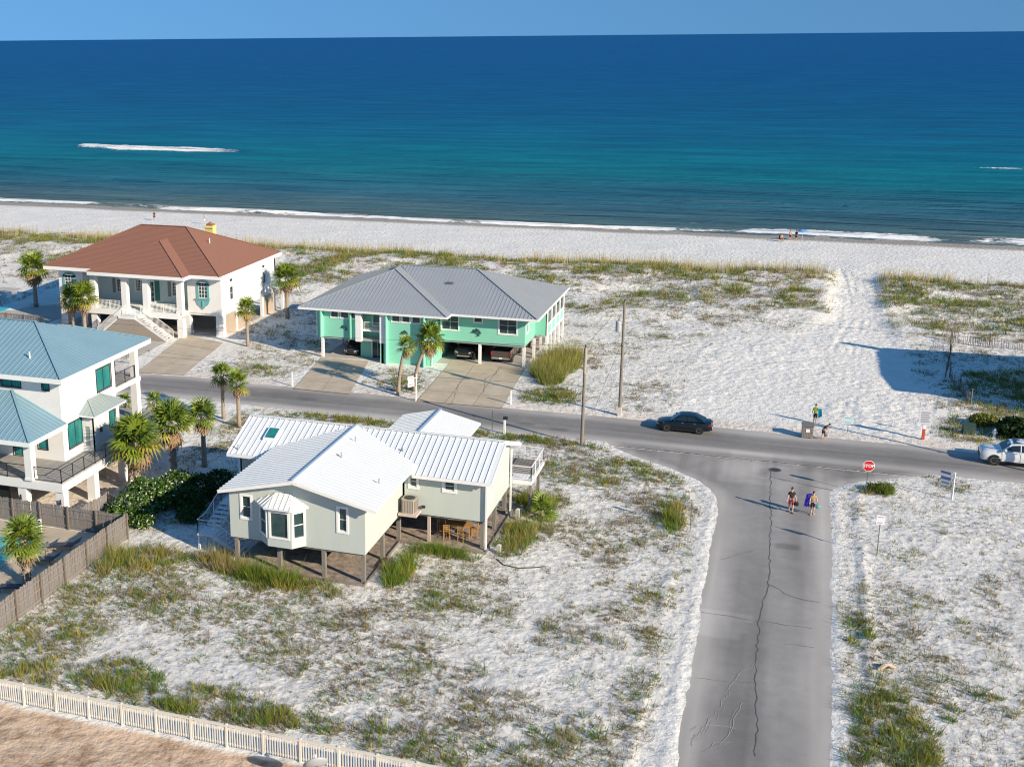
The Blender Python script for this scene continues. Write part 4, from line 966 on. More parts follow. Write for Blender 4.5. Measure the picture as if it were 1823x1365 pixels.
# ------------------------------------------------------------------ 1. stilt house with white metal roof
MWALL = mat('pale_green_siding', (.50,.545,.51), .7, var=.03, vscale=1.2, bump=.08, bscale=30, stretch=(1,1,.05))
MROOF = mat('white_metal_roof', (.72,.745,.75), .35, spec=.5, var=.03, vscale=.8)
PILE = mat('grey_piling', (.15,.135,.115), .9, col2=(.27,.25,.22), vscale=5, stretch=(3,3,.4), bump=.3, bscale=14)
def stilt_house():
    H = thing('stilt_house', 'pale green stilt house with white standing-seam metal roof and bay window', 'house', (-26,69,0), world_off=True)
    Z0 = 1.98
    F = Face('y', 62.5); FR = Face('y', 69.7); XR = Face('x', -17.25); XG = Face('x', -22.8)
    # --- front gable wall
    w1 = F.rect(431,883,446,921); w4 = F.rect(603,905,617,945.5)
    wall(F, H, MWALL, -31.72, -22.8, Z0, 5.12, [w1, w4])
    zp = lambda x: 6.42-.232*abs(x+27.15)-.10
    MB().add([(-31.72,62.5,5.122),(-22.8,62.5,5.122),(-22.8,62.5,zp(-22.8)),(-27.15,62.5,zp(-27.15)),(-31.72,62.5,zp(-31.72))], [(0,1,2,3,4)]).build('gable', MWALL, H)
    window(F, H, w1, .13, nz=2); window(F, H, w4, .14, nz=2)
    # left wall of the wing, right wall of the wing
    MB().wall((-31.72,0,0),(0,1,0),(-1,0,0), 62.64, 72, Z0, 5.25).build('wall', MWALL, H)
    wall(XG, H, MWALL, 62.64, 69.7, Z0, 5.3)
    # --- right wing front, side, back
    a = FR.rect(730.5,848,742,866); b = FR.rect(791.5,857.5,809,873)
    wall(FR, H, MWALL, -22.66, -17.25, Z0, 4.95, [a, b])
    window(FR, H, a, .16, nz=2); window(FR, H, b, .17, nz=2)
    s1 = (71.05,71.5,3.1,4.3); s2 = (74.1,74.55,3.1,4.3)
    wall(XR, H, MWALL, 69.84, 76.4, Z0, 4.85, [s1, s2])
    window(XR, H, s1, .05, nz=1); window(XR, H, s2, .05, nz=1)
    MB().add([(-17.25,69.7,4.852),(-17.25,76.4,4.852),(-17.25,76.4,5.0),(-17.25,72.9,6.2),(-17.25,69.7,4.95)], [(0,1,2,3,4)]).build('gable', MWALL, H)
    MB().wall((0,76.4,0),(1,0,0),(0,1,0), -34.6, -17.25, Z0, 5.0).build('wall', MWALL, H)
    # --- left wing
    MB().wall((-34.6,0,0),(0,1,0),(-1,0,0), 70.0, 76.26, Z0, 4.9).build('wall', MWALL, H)
    MB().wall((0,70.0,0),(1,0,0),(0,-1,0), -34.6, -31.86, Z0, 5.0).build('wall', MWALL, H)
    MB().box(-34.68,-34.55,69.9,70.04,Z0,4.85).build('corner_board', WHITE, H)
    # floor
    mb = MB().box(-31.6,-22.9,62.6,70,Z0-.14,Z0+.05); mb.box(-34.5,-17.35,70,76.3,Z0-.14,Z0+.05); mb.box(-22.9,-17.35,69.8,70,Z0-.14,Z0+.05)
    mb.build('floor_joists', PILE, H)
    # --- roofs
    mf = [(-35.1,69.1,4.85),(-16.8,69.1,4.85),(-16.8,72.9,6.35),(-35.1,72.9,6.35)]
    mbk = [(-35.1,72.9,6.35),(-16.8,72.9,6.35),(-16.8,77.5,4.82),(-35.1,77.5,4.82)]
    gr_ = [(-27.15,61.85,6.42),(-21.9,61.85,5.2),(-21.9,69.95,5.2),(-27.15,73.05,6.42)]
    gl = [(-27.15,61.85,6.42),(-27.15,73.05,6.42),(-32.1,70.1,5.27),(-32.1,61.85,5.27)]
    pr = [(-23.3,75.0,5.75),(-20.3,75.9,5.05),(-20.3,80.2,5.05),(-23.3,80.2,5.75)]
    pl = [(-23.3,75.0,5.75),(-23.3,80.2,5.75),(-26.2,80.2,5.05),(-26.2,75.9,5.05)]
    R = roof_base(H, [mf, mbk, gr_, gl, pr, pl], .13, WHITE)
    mfl = [(-35.1,69.1,4.85),(-33.4,69.1,4.85),(-27.3,72.9,6.35),(-35.1,72.9,6.35)]
    for p, ph in ((mf, .3), (mbk, .1), (gr_, .5), (gl, .2), (pr, .0), (pl, .0)):
        roof_face(R, p, .41, MROOF, phase=ph)
    CAPM = mat('shadow_blue_flashing', (.42,.52,.62), .4, spec=.5)  # blue flashing tone, with the shadow line along the ridge painted in
    cap(R, (-35.1,72.9,6.35), (-16.8,72.9,6.35), MROOF, lift=.09); cap(R, (-27.15,61.85,6.42), (-27.15,73.0,6.42), CAPM, lift=.08, w=.16); cap(R, (-23.3,75,5.75), (-23.3,80.2,5.75), CAPM, lift=.08, w=.18)
    # fascia / gutter along eaves
    for i, (p, q) in enumerate((((-32.15,61.80,5.16),(-27.15,61.80,6.31)), ((-27.15,61.80,6.31),(-21.85,61.80,5.09)), ((-21.95,69.03,4.77),(-16.75,69.03,4.77)), ((-35.1,69.03,4.77),(-32.2,69.03,4.77)), ((-16.74,69.1,4.76),(-16.74,72.9,6.26)), ((-16.74,72.9,6.26),(-16.74,77.5,4.73)))):
        MB().bar(p, q, .06, .2).build('fascia', WHITE, H)
    # roof fittings: skylight, vents
    def on_main(x, y): return 4.85+(y-69.1)*.3947
    SK = MB(); sx0, sx1, sy0, sy1 = -33.1,-32.2,70.6,71.75
    SK.slab([(sx0,sy0,on_main(sx0,sy0)+.22),(sx1,sy0,on_main(sx1,sy0)+.22),(sx1,sy1,on_main(sx1,sy1)+.22),(sx0,sy1,on_main(sx0,sy1)+.22)], .24, (0,0,1))
    sk = SK.build('skylight', WHITE, R)
    for px, py in ((424,797),(633,783),(608,811),(675,858),(717,803)):
        best = None
        D = ray(px, py); o_ = np.array([0,0,CH])
        for t in np.linspace(60, 90, 3000):
            q = o_+D*t
            zz = on_main(q[0], q[1]) if q[1] > 69.2 and (q[0] < -33 or q[0] > -22) else 6.42-.232*abs(q[0]+27.15)
            if q[2] < zz+.15: best = q; break
        if best is None: continue
        MB().cyl((best[0],best[1],best[2]-.2), (best[0],best[1],best[2]+.22), .05, n=8).build('vent_pipe', mat('vent_grey',(.35,.35,.35),.6), R)
    # skylight pane
    MB().slab([(sx0+.1,sy0+.1,on_main(0,sy0+.1)+.245),(sx1-.1,sy0+.1,on_main(0,sy0+.1)+.245),(sx1-.1,sy1-.1,on_main(0,sy1-.1)+.245),(sx0+.1,sy1-.1,on_main(0,sy1-.1)+.245)], .02, (0,0,1)).build('skylight_pane', TEALGLASS, R)
    # --- bay window
    y1 = 61.75
    xl, xr = F.pt(463,940)[0], F.pt(545,955)[0]
    fl, fr = aty(476,945,y1)[0], aty(519,955,y1)[0]
    zb, zt = 2.05, 4.62
    def qface(p, q, z0, z1, holes, nm):
        p = np.array(p); q = np.array(q); L_ = np.linalg.norm(q-p); du = (q-p)/L_; dn = np.array([du[1], -du[0]])
        return MB().wall((p[0],p[1],0), (du[0],du[1],0), (dn[0],dn[1],0), 0, L_, z0, z1, [h for h in holes], .1), L_, du, dn
    segs = [((xl,62.5),(fl,y1)), ((fl,y1),(fr,y1)), ((fr,y1),(xr,62.5))]
    bay = MB().add([(xl,62.5,zb),(fl,y1,zb),(fr,y1,zb),(xr,62.5,zb),(xl,62.5,zt),(fl,y1,zt),(fr,y1,zt),(xr,62.5,zt)], [(0,3,2,1),(4,5,6,7)]).build('bay_window', WHITE, H)
    for i, (p, q) in enumerate(segs):
        L_ = math.dist(p, q); mg = .24 if i == 1 else .17
        hole = (mg, L_-mg, 2.72, 4.28)
        mb, L_, du, dn = qface(p, q, zb, zt, [hole], '')
        mb.build('bay_wall', MWALL, bay)
        fm = MB(); gm = MB(); c = .13
        def fb(m_, u0,u1,n0,n1,z0,z1):
            P = []
            for z in (z0,z1):
                for (u,n_) in ((u0,n0),(u1,n0),(u1,n1),(u0,n1)):
                    P.append((p[0]+du[0]*u+dn[0]*n_, p[1]+du[1]*u+dn[1]*n_, z))
            m_.add(P, [(0,1,2,3),(7,6,5,4),(0,4,5,1),(1,5,6,2),(2,6,7,3),(3,7,4,0)])
        u0,u1,z0,z1 = hole
        for (A,B,C,D_) in ((u0-c,u0,z0-c,z1+c),(u1,u1+c,z0-c,z1+c),(u0,u1,z0-c,z0),(u0,u1,z1,z1+c)): fb(fm, A,B,.0,.045,C,D_)
        if i != 1: fb(fm, u0,u1,-.06,-.02,3.48,3.53)
        fm.build('bay_casing', WHITE, bay)
        fb(gm, u0,u1,-.06,-.05,z0,z1); gm.build('pane', GLASS, bay)
    ov = .28
    e = [(xl-ov*.9,62.45,zt), (fl-ov*.35,y1-ov,zt), (fr+ov*.35,y1-ov,zt), (xr+ov*.9,62.45,zt)]; tp = [(fl+.35,62.47,5.28), (fr-.35,62.47,5.28)]
    faces = [[e[0],e[1],tp[0]], [e[1],e[2],tp[1],tp[0]], [e[2],e[3],tp[1]]]
    br = roof_base(bay, faces, .08, WHITE, 'bay_roof')
    for p in faces: roof_face(br, p, .34, MROOF, rib=.035)
    # --- pilings
    for x in (-31.4,-28.5,-25.55,-23.0):
        for y in (62.72, 66.2, 69.5):
            pile(H, x, y, Z0-.14, PILE, .24)
    for x in (-33.9,-31.0,-28,-25,-21.0,-17.5):
        for y in (73.2, 76.1): pile(H, x, y, Z0-.14, PILE, .24)
    pile(H, -21.0, 69.75, Z0-.14, mat('pink_post',(.50,.40,.36),.8), .18); pile(H, -17.5, 70.0, Z0-.14, PILE, .22)
    # downspouts
    mb = MB().box(-17.22,-17.10,69.52,69.64,.1,4.7); mb.build('downspout', WHITE, H)
    MB().box(-17.20,-17.09,76.36,76.47,.1,4.7).build('downspout', WHITE, H)
    # small dark fittings under the wing's eave
    for y in (63.1, 68.2):
        mb = MB().box(-22.8,-22.55,y-.06,y+.06,4.86,4.98); mb.cyl((-22.62,y,4.9), (-22.38,y-.02,4.78), .06, .09, 8); mb.build('eave_fitting', DARKMETAL, H)
    # raised deck at the right rear corner
    D = MB().box(-25.5,-15.75,77.9,81.0,2.14,2.40); D.box(-17.25,-15.75,76.6,77.9,2.14,2.40)
    dk = D.build('deck', WHITE, H)
    for i in range(8):
        pass
    for k in range(20):
        y = 77.95+.152*k; MB().box(-25.45,-15.8,y,y+.14,2.402,2.43).build('deck_board', GREYWOOD, dk)
    rail(dk, [(-17.2,76.7),(-15.8,76.7),(-15.8,80.9),(-25.4,80.9)], 2.42, 1.0, WHITE, cables=6, step=1.3, pr=.035)
    for x, y in ((-15.9,77.0),(-15.9,79.7),(-20.5,80.8),(-25,80.8)): pile(H, x, y, 2.14, PILE, .2)
    # outside stairs on the left
    SW = mat('white_stair_paint', (.70,.72,.74), .6)
    MB().box(-34.85,-33.65,63.95,65.15,1.02,1.16).build('landing', SW, H)
    for x in (-34.78,-33.72):
        for y in (64.05,65.05): MB().box(x-.06,x+.06,y-.06,y+.06,-.1,1.02).build('stair_post', SW, H)
    stair(H, (-31.9,64.5,0.05), (-33.65,64.5,1.1), 1.0, SW, (0,1,0), 7)
    stair(H, (-34.25,65.15,1.1), (-34.25,67.4,2.05), 1.0, SW, (1,0,0), 6)
    MB().box(-34.85,-31.75,67.4,69.9,1.9,2.05).build('landing', SW, H)
    RM = mat('pale_blue_rail', (.66,.70,.76), .5)
    rail(H, [(-33.65,64.0),(-31.9,64.0)], 0, .95, RM, cables=3, zs=[1.12,.08], step=.9)
    rail(H, [(-33.65,65.0),(-31.9,65.0)], 0, .95, RM, cables=3, zs=[1.12,.08], step=.9)
    rail(H, [(-33.7,63.98),(-34.82,63.98),(-34.82,65.15)], 1.16, .95, RM, cables=3, step=1.2)
    rail(H, [(-34.82,65.15),(-34.82,67.4)], 0, .95, RM, cables=3, zs=[1.16,2.05], step=1.1)
    rail(H, [(-33.7,65.15),(-33.7,67.4)], 0, .95, RM, cables=3, zs=[1.16,2.05], step=1.1)
    rail(H, [(-34.82,67.4),(-34.82,69.8)], 2.05, .95, RM, cables=3, step=1.2)
    rail(H, [(-33.7,67.4),(-31.85,67.4)], 2.05, .95, RM, cables=3, step=1.2)
    return H
stilt_house()
# ------------------------------------------------------------------ 2. white house with blue metal roof (left)
def hip(parent_roof, polys, spacing, m_, **kw):
    for p in polys: roof_face(parent_roof, p, spacing, m_, **kw)
STUCCO = mat('white_stucco', (.74,.735,.72), .85, var=.03, vscale=.7, bump=.12, bscale=60)
BLUEROOF = mat('blue_metal_roof', (.20,.33,.40), .38, spec=.5, var=.05, vscale=.5)
DECKG = mat('grey_deck', (.27,.26,.25), .8, col2=(.36,.345,.33), vscale=2.0)
BLACKRAIL = mat('black_rail', (.015,.016,.018), .45)
def blue_roof_house():
    H = thing('beach_house', 'white stucco two-storey house with blue metal hip roof and black deck railing', 'house', (-50,71,0), world_off=True)
    DZ = 2.7
    F = Face('y', 69.3); X = Face('x', -48.2)
    up1 = F.rect(2,675,36,688); up2 = F.rect(75,678.5,86.5,694.5)
    lo1 = F.rect(68.5,781,84.5,799); dr = F.rect(25,791,41.5,806); dr = (dr[0],dr[1],DZ+.05,dr[3])
    wall(F, H, STUCCO, -66, -48.2, DZ-.3, 8.9, [up1, up2, lo1, dr], t=.2)
    for r, k in ((up1,2),(up2,1),(lo1,1),(dr,1)): window(F, H, r, .07, cm=DARKMETAL, fm=DARKMETAL, gm=TEALGLASS, nx=k, nz=1, name='door' if r is dr else 'window', proud=.03)
    u = (74.05,76.05,X.pt(185,694)[1]+.05,X.pt(185,650)[1]-.1); l = (70.1,71.25,3.55,5.2)
    l = (X.pt(122,775)[0], X.pt(149,768)[0], X.pt(135,793)[1], X.pt(135,748)[1])
    wall(X, H, STUCCO, 69.5, 76.6, DZ-.3, 8.9, [u, l], t=.2)
    for r in (u, l): window(X, H, r, .07, cm=DARKMETAL, fm=DARKMETAL, gm=TEALGLASS, nx=2, nz=1, proud=.03)
    MB().wall((0,76.6,0),(1,0,0),(0,1,0), -66, -48.4, DZ-.3, 8.9, [], .2).build('wall', STUCCO, H)
    MB().wall((-66,0,0),(0,1,0),(-1,0,0), 69.5, 76.4, DZ-.3, 8.9, [], .2).build('wall', STUCCO, H)
    # bump-out with little hip roof
    B = MB(); bx = -47.2; y0, y1 = 71.8, 75.3; wz = 5.55
    bw = (73.9,74.75,3.75,5.15)
    FB = Face('x', bx); wall(FB, H, STUCCO, y0, y1, DZ-.1, wz, [bw], t=.15); window(FB, H, bw, .06, cm=DARKMETAL, fm=DARKMETAL, gm=TEALGLASS, nz=1, proud=.03)
    MB().wall((0,y0,0),(1,0,0),(0,-1,0), -48.2, bx-.002, DZ-.1, wz, [(-48.0,-47.6,3.1,4.6)], .15).build('wall', STUCCO, H)
    MB().wall((0,y1,0),(1,0,0),(0,1,0), -48.2, bx-.002, DZ-.1, wz, [], .15).build('wall', STUCCO, H)
    MB().box(-48.0,-47.6,y0+.04,y0+.08,3.1,4.6).build('utility_panel', mat('panel_grey',(.3,.33,.33),.6), H)
    e = [(-48.2,y0-.4,wz),(bx+.4,y0-.4,wz),(bx+.4,y1+.4,wz),(-48.2,y1+.4,wz)]; a0, a1 = (-48.2,y0+1.0,wz+.8), (-48.2,y1-1.0,wz+.8)
    GR = mat('grey_green_metal_roof', (.30,.36,.36), .4)
    fs = [[e[0],e[1],a0],[e[1],e[2],a1,a0],[e[2],e[3],a1]]
    br = roof_base(H, fs, .12, WHITE, 'bay_roof'); hip(br, fs, .42, GR, rib=.035)
    for p, q in ((e[1],a0),(e[2],a1)): cap(br, p, q, GR, w=.12, h=.04, lift=.06)
    mb = MB().box(bx,bx+.10,72.55,72.75,4.0,4.35); mb.box(bx+.10,bx+.16,72.5,72.8,4.33,4.38); mb.build('wall_lamp', DARKMETAL, H)
    # upper roof: hip
    ez = 9.12; XE = -47.35; YF, YB = 68.35, 80.75; ap = (-53.4,74.4,11.5)
    le = -68.0
    right = [(XE,YF,ez),(XE,YB,ez),(-51.74,76.82,10.87),(-51.88,75.7,10.93),ap]
    right = [(XE,YF,ez),(XE,YB,ez),(-51.6,76.5,ez+.39*4.25),(-52.3,75.5,ez+.39*4.95),(ap[0],ap[1],ez+.39*6.05)]
    az = ez+.39*6.05
    front = [(le,YF,ez),(XE,YF,ez),(ap[0],ap[1],az),(le,ap[1],az)]
    rear = [(XE,YB,ez),(-60,YB,ez),(-56.0,76.5,ez+1.657),(-51.6,76.5,ez+1.657)]
    rear2 = [(le,ap[1],az),(ap[0],ap[1],az),(-52.3,75.5,ez+1.93),(-60,79.5,ez+.4),(le,80.5,ez)]
    R = roof_base(H, [right, front, rear], .16, WHITE)
    MB().add([(le,ap[1],az),(ap[0],ap[1],az),(-54,78.5,ez+.55),(le,78.5,ez+.55)], [(0,1,2,3)]).build('rear_slope', BLUEROOF, R)
    hip(R, [front, right], .43, BLUEROOF, rib=.045); hip(R, [rear], .43, BLUEROOF, rib=.045)
    for p, q in (((XE,YF,ez),(ap[0],ap[1],az)), ((XE,YB,ez),(-51.6,76.5,ez+1.657)), ((ap[0],ap[1],az),(le,ap[1],az))): cap(R, p, q, BLUEROOF, w=.2, lift=.075)
    MB().cyl((-51.2,70.3,ez+.7), (-51.2,70.3,ez+1.25), .06, n=8).build('vent_pipe', WHITE, R)
    # soffit and fascia
    mb = MB().box(le,XE+.03,YF-.03,YF+.01,ez-.34,ez+.01); mb.box(XE-.01,XE+.03,YF+.01,YB+.02,ez-.34,ez+.01); mb.box(le,XE-.04,YF+.04,69.3,ez-.30,ez-.24); mb.box(-48.2,XE-.04,69.3,YB,ez-.30,ez-.24); mb.box(-62,-48.2,76.8,YB,ez-.30,ez-.24)
    mb.build('fascia', WHITE, R)
    # lower porch roof
    lz = 5.62; XL, YL = -47.75, 64.75
    s = .45; apx = (-52.2,69.28,lz+s*4.5)
    lf = [(le,YL,lz),(XL,YL,lz),apx,(le,69.28,lz+s*4.5)]; lr = [(XL,YL,lz),(XL,69.5,lz),(-48.2,69.7,lz+.2),(-52.2,69.28,lz+s*4.5)]
    lr = [(XL,YL,lz),(XL,69.28,lz),apx]
    R2 = roof_base(H, [lf, lr], .16, WHITE, 'porch_roof'); hip(R2, [lf, lr], .43, BLUEROOF, rib=.045)
    cap(R2, (XL,YL,lz), apx, BLUEROOF, w=.2, lift=.075)
    mb = MB().box(le,XL+.03,YL-.03,YL+.01,lz-.32,lz+.01); mb.box(XL-.01,XL+.03,YL+.01,69.28,lz-.32,lz+.01); mb.box(le,XL-.04,YL+.04,69.3,lz-.28,lz-.22); mb.build('fascia', WHITE, R2)
    # columns
    for x, y, z0, z1, w in ((-48.35,65.45,DZ,lz-.25,.56), (-56.5,65.45,DZ,lz-.25,.56)):
        m2 = MB().box(x-w/2,x+w/2,y-w/2,y+w/2,z0,z1); m2.box(x-w/2-.04,x+w/2+.04,y-w/2-.04,y+w/2+.04,z0,z0+.18); m2.build('column', STUCCO, H)
    for x in (-48.5,-56,-62):
        m2 = MB().box(x-.28,x+.28,79.7,80.26,DZ,5.75); m2.box(x-.25,x+.25,79.73,80.23,6.12,ez-.25); m2.build('column', STUCCO, H)
    # upper balcony
    MB().box(-62,-48.2,76.6,80.35,5.75,6.12).build('balcony', STUCCO, H)
    MB().box(-61.9,-48.3,76.7,80.2,6.122,6.16).build('balcony_floor', DECKG, H)
    rail(H, [(-48.3,76.7),(-48.3,79.7)], 6.16, 1.0, BLACKRAIL, cables=4, step=1.5); rail(H, [(-48.9,80.2),(-61,80.2)], 6.16, 1.0, BLACKRAIL, cables=4, step=1.5)
    mb = MB().box(-52.2,-51.4,78.2,79,6.5,6.58); mb.box(-51.85,-51.75,78.55,78.65,6.16,6.5); mb.build('balcony_table', DARKMETAL, H)
    # deck
    d = MB().box(-66,-45.75,65.25,69.3,2.08,DZ-.04); d.box(-48.2,-45.75,69.3,76.6,2.08,DZ-.04); d.box(-62,-46.2,76.6,82.1,2.08,DZ-.04)
    dk = d.build('deck', STUCCO, H)
    d = MB().box(-65.9,-45.9,65.45,69.28,DZ-.038,DZ); d.box(-48.18,-45.9,69.28,76.6,DZ-.038,DZ); d.box(-61.9,-46.35,76.6,82.0,DZ-.038,DZ); d.build('deck_floor', DECKG, dk)
    rail(dk, [(-48.7,65.4),(-66,65.4)], DZ, 1.0, BLACKRAIL, cables=4, step=1.6); rail(dk, [(-48.05,65.4),(-45.9,65.4),(-45.9,76.7),(-46.35,81.95),(-61,81.95)], DZ, 1.0, BLACKRAIL, cables=4, step=1.5)
    for x, y in ((-46.05,65.55),(-49.1,65.55),(-53.5,65.55),(-46.05,69.4),(-46.05,73.6),(-46.6,81.6),(-46.1,77.8),(-53,81.6)):
        w = .36; MB().box(x-w,x+w*.8,y-w*.6,y+w,-.1,2.08).build('pier', STUCCO, H)
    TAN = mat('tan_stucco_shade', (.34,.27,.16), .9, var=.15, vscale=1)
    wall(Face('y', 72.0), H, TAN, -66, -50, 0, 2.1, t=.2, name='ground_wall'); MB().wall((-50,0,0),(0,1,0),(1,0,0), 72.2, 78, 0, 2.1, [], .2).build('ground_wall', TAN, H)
    MB().box(-55.5,-50.6,65.9,66.0,.35,1.95).build('shaded_bay_sheet', mat('shaded_bay_sheet',(.02,.024,.025),.4), H)  # near-black sheet: shade of the garage bay under the deck put into colour
    for x in (-49.15,-45.95): 
        MB().cyl((x,65.17,1.6), (x,65.12,1.25), .05, .1, 8).build('wall_lamp', DARKMETAL, H)
    return H
blue_roof_house()
# ------------------------------------------------------------------ 3. house with brown shingle roof
SHINGLE = mat('brown_shingles', (.235,.105,.07), .85, col2=(.32,.155,.105), vscale=14, stretch=(1,1,2), bump=.3, bscale=30)
TEALTRIM = mat('teal_trim', (.14,.36,.37), .6, var=.05)
PALEAQUA = mat('pale_aqua_siding', (.52,.63,.63), .7, var=.03)
WOODP = mat('tan_wood_panel', (.38,.30,.22), .8, col2=(.48,.39,.29), vscale=3, stretch=(4,4,.4))
def arch_window(face, parent, r, nx=3):
    """arched sash window with teal surround and shaped teal bracket below"""
    u0,u1,z0,z1 = r; uc = (u0+u1)/2; w = (u1-u0)/2
    t = MB(); c = .26
    face.box(t, u0-c, u0, 0, .09, z0-.05, z1-.35); face.box(t, u1, u1+c, 0, .09, z0-.05, z1-.35)
    n = 10; zc = z1-w
    for i in range(n):      # arch ring
        a0, a1 = math.pi*i/n, math.pi*(i+1)/n; P = []
        for nn in (0, .09):
            for a, rr in ((a0,w),(a1,w),(a1,w+c),(a0,w+c)): P.append(face.at(uc+math.cos(a)*rr, max(zc,z1-.9)+math.sin(a)*rr*.75, nn))
        t.add(P, [(0,1,2,3),(7,6,5,4),(0,4,5,1),(1,5,6,2),(2,6,7,3),(3,7,4,0)])
    face.box(t, u0-c-.1, u1+c+.1, 0, .2, z0-.2, z0-.05)
    W_ = t.build('window', TEALTRIM, parent)
    b = MB(); prof = [(1.0,0),(1.0,.25),(.75,.6),(.3,.85),(0,1.15),(-.3,.85),(-.75,.6),(-1.0,.25),(-1.0,0)]; hw = w+c
    fr = [face.at(uc+p*hw, z0-.2-q*.95, .14) for p, q in prof]; bk = [face.at(uc+p*hw, z0-.2-q*.95, 0.0) for p, q in prof]; k = len(prof)
    b.add(fr+bk, [tuple(range(k))]+[(i, k+i, k+(i+1)%k, (i+1)%k) for i in range(k)])
    face.box(b, uc-.05, uc+.05, .14, .24, z0-1.0, z0-.3); b.build('bracket', TEALTRIM, W_)
    g = MB(); face.box(g, u0, u1, .0, .02, z0, zc+.25)
    k = 12; P = [face.at(uc+math.cos(math.pi*i/k)*w, max(zc,z1-.9)+math.sin(math.pi*i/k)*w*.75, .02) for i in range(k+1)]; g.add(P, [tuple(range(k+1))])
    g.build('pane', GLASS, W_)
    m_ = MB(); b_ = .022
    for u in np.linspace(u0, u1, nx+1): face.box(m_, u-b_, u+b_, .02, .05, z0, zc+.3)
    for z in np.linspace(z0, zc+.2, 5): face.box(m_, u0, u1, .02, .052, z-b_*(2 if z == z0 else 1), z+b_)
    face.box(m_, u0, u1, .02, .055, zc+.22, zc+.32); m_.build('muntin', WHITE, W_)
    return W_
def brown_roof_house():
    H = thing('raised_house', 'white stucco raised house with brown shingle hip roof and teal window trim', 'house', (-69,123,0), world_off=True)
    Z0, ZE = 2.75, 6.85
    XL, XR_, YB = -79.6, -58.85, 130.6
    F = Face('y', 116.0); XF = Face('x', XR_); FP = Face('y', 118.6)
    wall(F, H, STUCCO, XL, -76.4, Z0-.2, ZE, t=.3); wall(F, H, STUCCO, -63.0, XR_, Z0-.2, ZE, t=.3)
    arch_window(F, H, F.rect(116,484,131.5,511)); arch_window(F, H, F.rect(354,499,368.5,530))
    wall(Face('x', -76.4), H, STUCCO, 116.3, 118.6, Z0-.2, ZE, t=.25)
    MB().wall((-63.0,0,0),(0,1,0),(-1,0,0), 116.3, 118.6, Z0-.2, ZE, [], .25).build('wall', STUCCO, H)
    # porch back wall with windows and green shutters
    ws = [FP.rect(208,497,219,519), FP.rect(241.5,498,250,518), FP.rect(307,503,317,527)]
    d1 = FP.rect(264,498,274,532); d1 = (d1[0], d1[1], Z0+.02, 5.2)
    wall(FP, H, PALEAQUA, -76.4, -63.0, Z0-.2, ZE, ws+[d1], t=.25)
    for r in ws: window(FP, H, r, .08, nx=3, nz=4)
    window(FP, H, d1, .1, nx=2, nz=4, name='door')
    SH = mat('green_shutter', (.02,.16,.14), .6); GSH = mat('grey_shutter', (.22,.25,.25), .7)
    for (a, b, m_) in ((252.5,261,SH),(276,284,SH),(201,206,GSH),(221.5,226,GSH),(299,304,GSH)):
        u0, u1 = FP.pt(a,512)[0], FP.pt(b,512)[0]
        mb = MB(); FP.box(mb, u0, u1, 0, .06, 3.0 if m_ is SH else 3.6, 5.3); mb.build('shutter', m_, H)
    aw = FP.rect(157,487,169,520); arch_window(FP, H, aw)
    # side and back walls
    s1 = XF.rect(0,0,1,1); s1 = (118.9,119.55,3.7,5.2); s1t = (118.9,119.55,5.6,6.0); s2 = (128.8,129.5,3.9,5.3)
    a = XF.pt(412,512); s1 = (a[0]-.45,a[0]+.45,3.75,5.25); s1t = (s1[0],s1[1],5.75,6.15); b = XF.pt(469.5,490); s2 = (b[0]-.45,b[0]+.45,3.9,5.3); s2t = (s2[0],s2[1],5.75,6.15)
    wall(XF, H, STUCCO, 116.3, YB, Z0-.2, ZE, [s1,s1t,s2,s2t], t=.3)
    for r in (s1,s2): window(XF, H, r, .05, nx=1, nz=2, fm=WHITE)
    for r in (s1t,s2t): window(XF, H, r, .05, nx=1, nz=1)
    MB().wall((0,YB,0),(1,0,0),(0,1,0), XL, XR_, Z0-.2, ZE, [], .3).build('wall', STUCCO, H)
    MB().wall((XL,0,0),(0,1,0),(-1,0,0), 116.3, YB-.3, Z0-.2, ZE, [], .3).build('wall', STUCCO, H)
    mb = MB().box(XL+.1,XR_-.1,116.1,YB-.1,Z0-.45,Z0-.2); mb.box(-76.4,-63,113.9,116.1,Z0-.45,Z0); mb.box(-76.3,-63.1,116.1,118.4,Z0-.2,Z0); mb.build('floor', STUCCO, H)
    MB().box(-76.42,-62.98,113.78,113.9,Z0-.55,Z0+.08).build('porch_beam', WHITE, H)
    # roof
    ez = 7.0; x0, x1, y0, y1 = -80.9, -58.35, 115.0, 131.5; s = .47; hw = (y1-y0)/2; rz = ez+s*hw; ym = (y0+y1)/2
    A, B = (x0+hw, ym, rz), (x1-hw, ym, rz)
    fr = [(x0,y0,ez),(x1,y0,ez),B,A]; bk = [(x1,y1,ez),(x0,y1,ez),A,B]; lf = [(x0,y1,ez),(x0,y0,ez),A]; rt = [(x1,y0,ez),(x1,y1,ez),B]
    c0, c1, cy = -74.1, -62.0, 113.4; cw = (c1-c0)/2; cz = ez+s*cw; cm_ = (c0+c1)/2
    P = (cm_, cy+cw, cz); Q = (cm_, y0+cw, cz)
    cf = [(c0,cy,ez),(c1,cy,ez),P]; cr_ = [(c1,cy,ez),(c1,y0,ez),Q,P]; cl = [(c0,y0,ez),(c0,cy,ez),P,Q]
    allp = [fr,bk,lf,rt,cf,cr_,cl]
    R = roof_base(H, allp, .14, WHITE)
    for p in allp: roof_face(R, p, .24, SHINGLE, courses=True, name='shingle_courses', lift=.006)
    for p, q in ((A,B),((x0,y0,ez),A),((x1,y0,ez),B),((x1,y1,ez),B),((x0,y1,ez),A),((c0,cy,ez),P),((c1,cy,ez),P),(P,Q)): cap(R, p, q, SHINGLE, w=.3, h=.04, lift=.05)
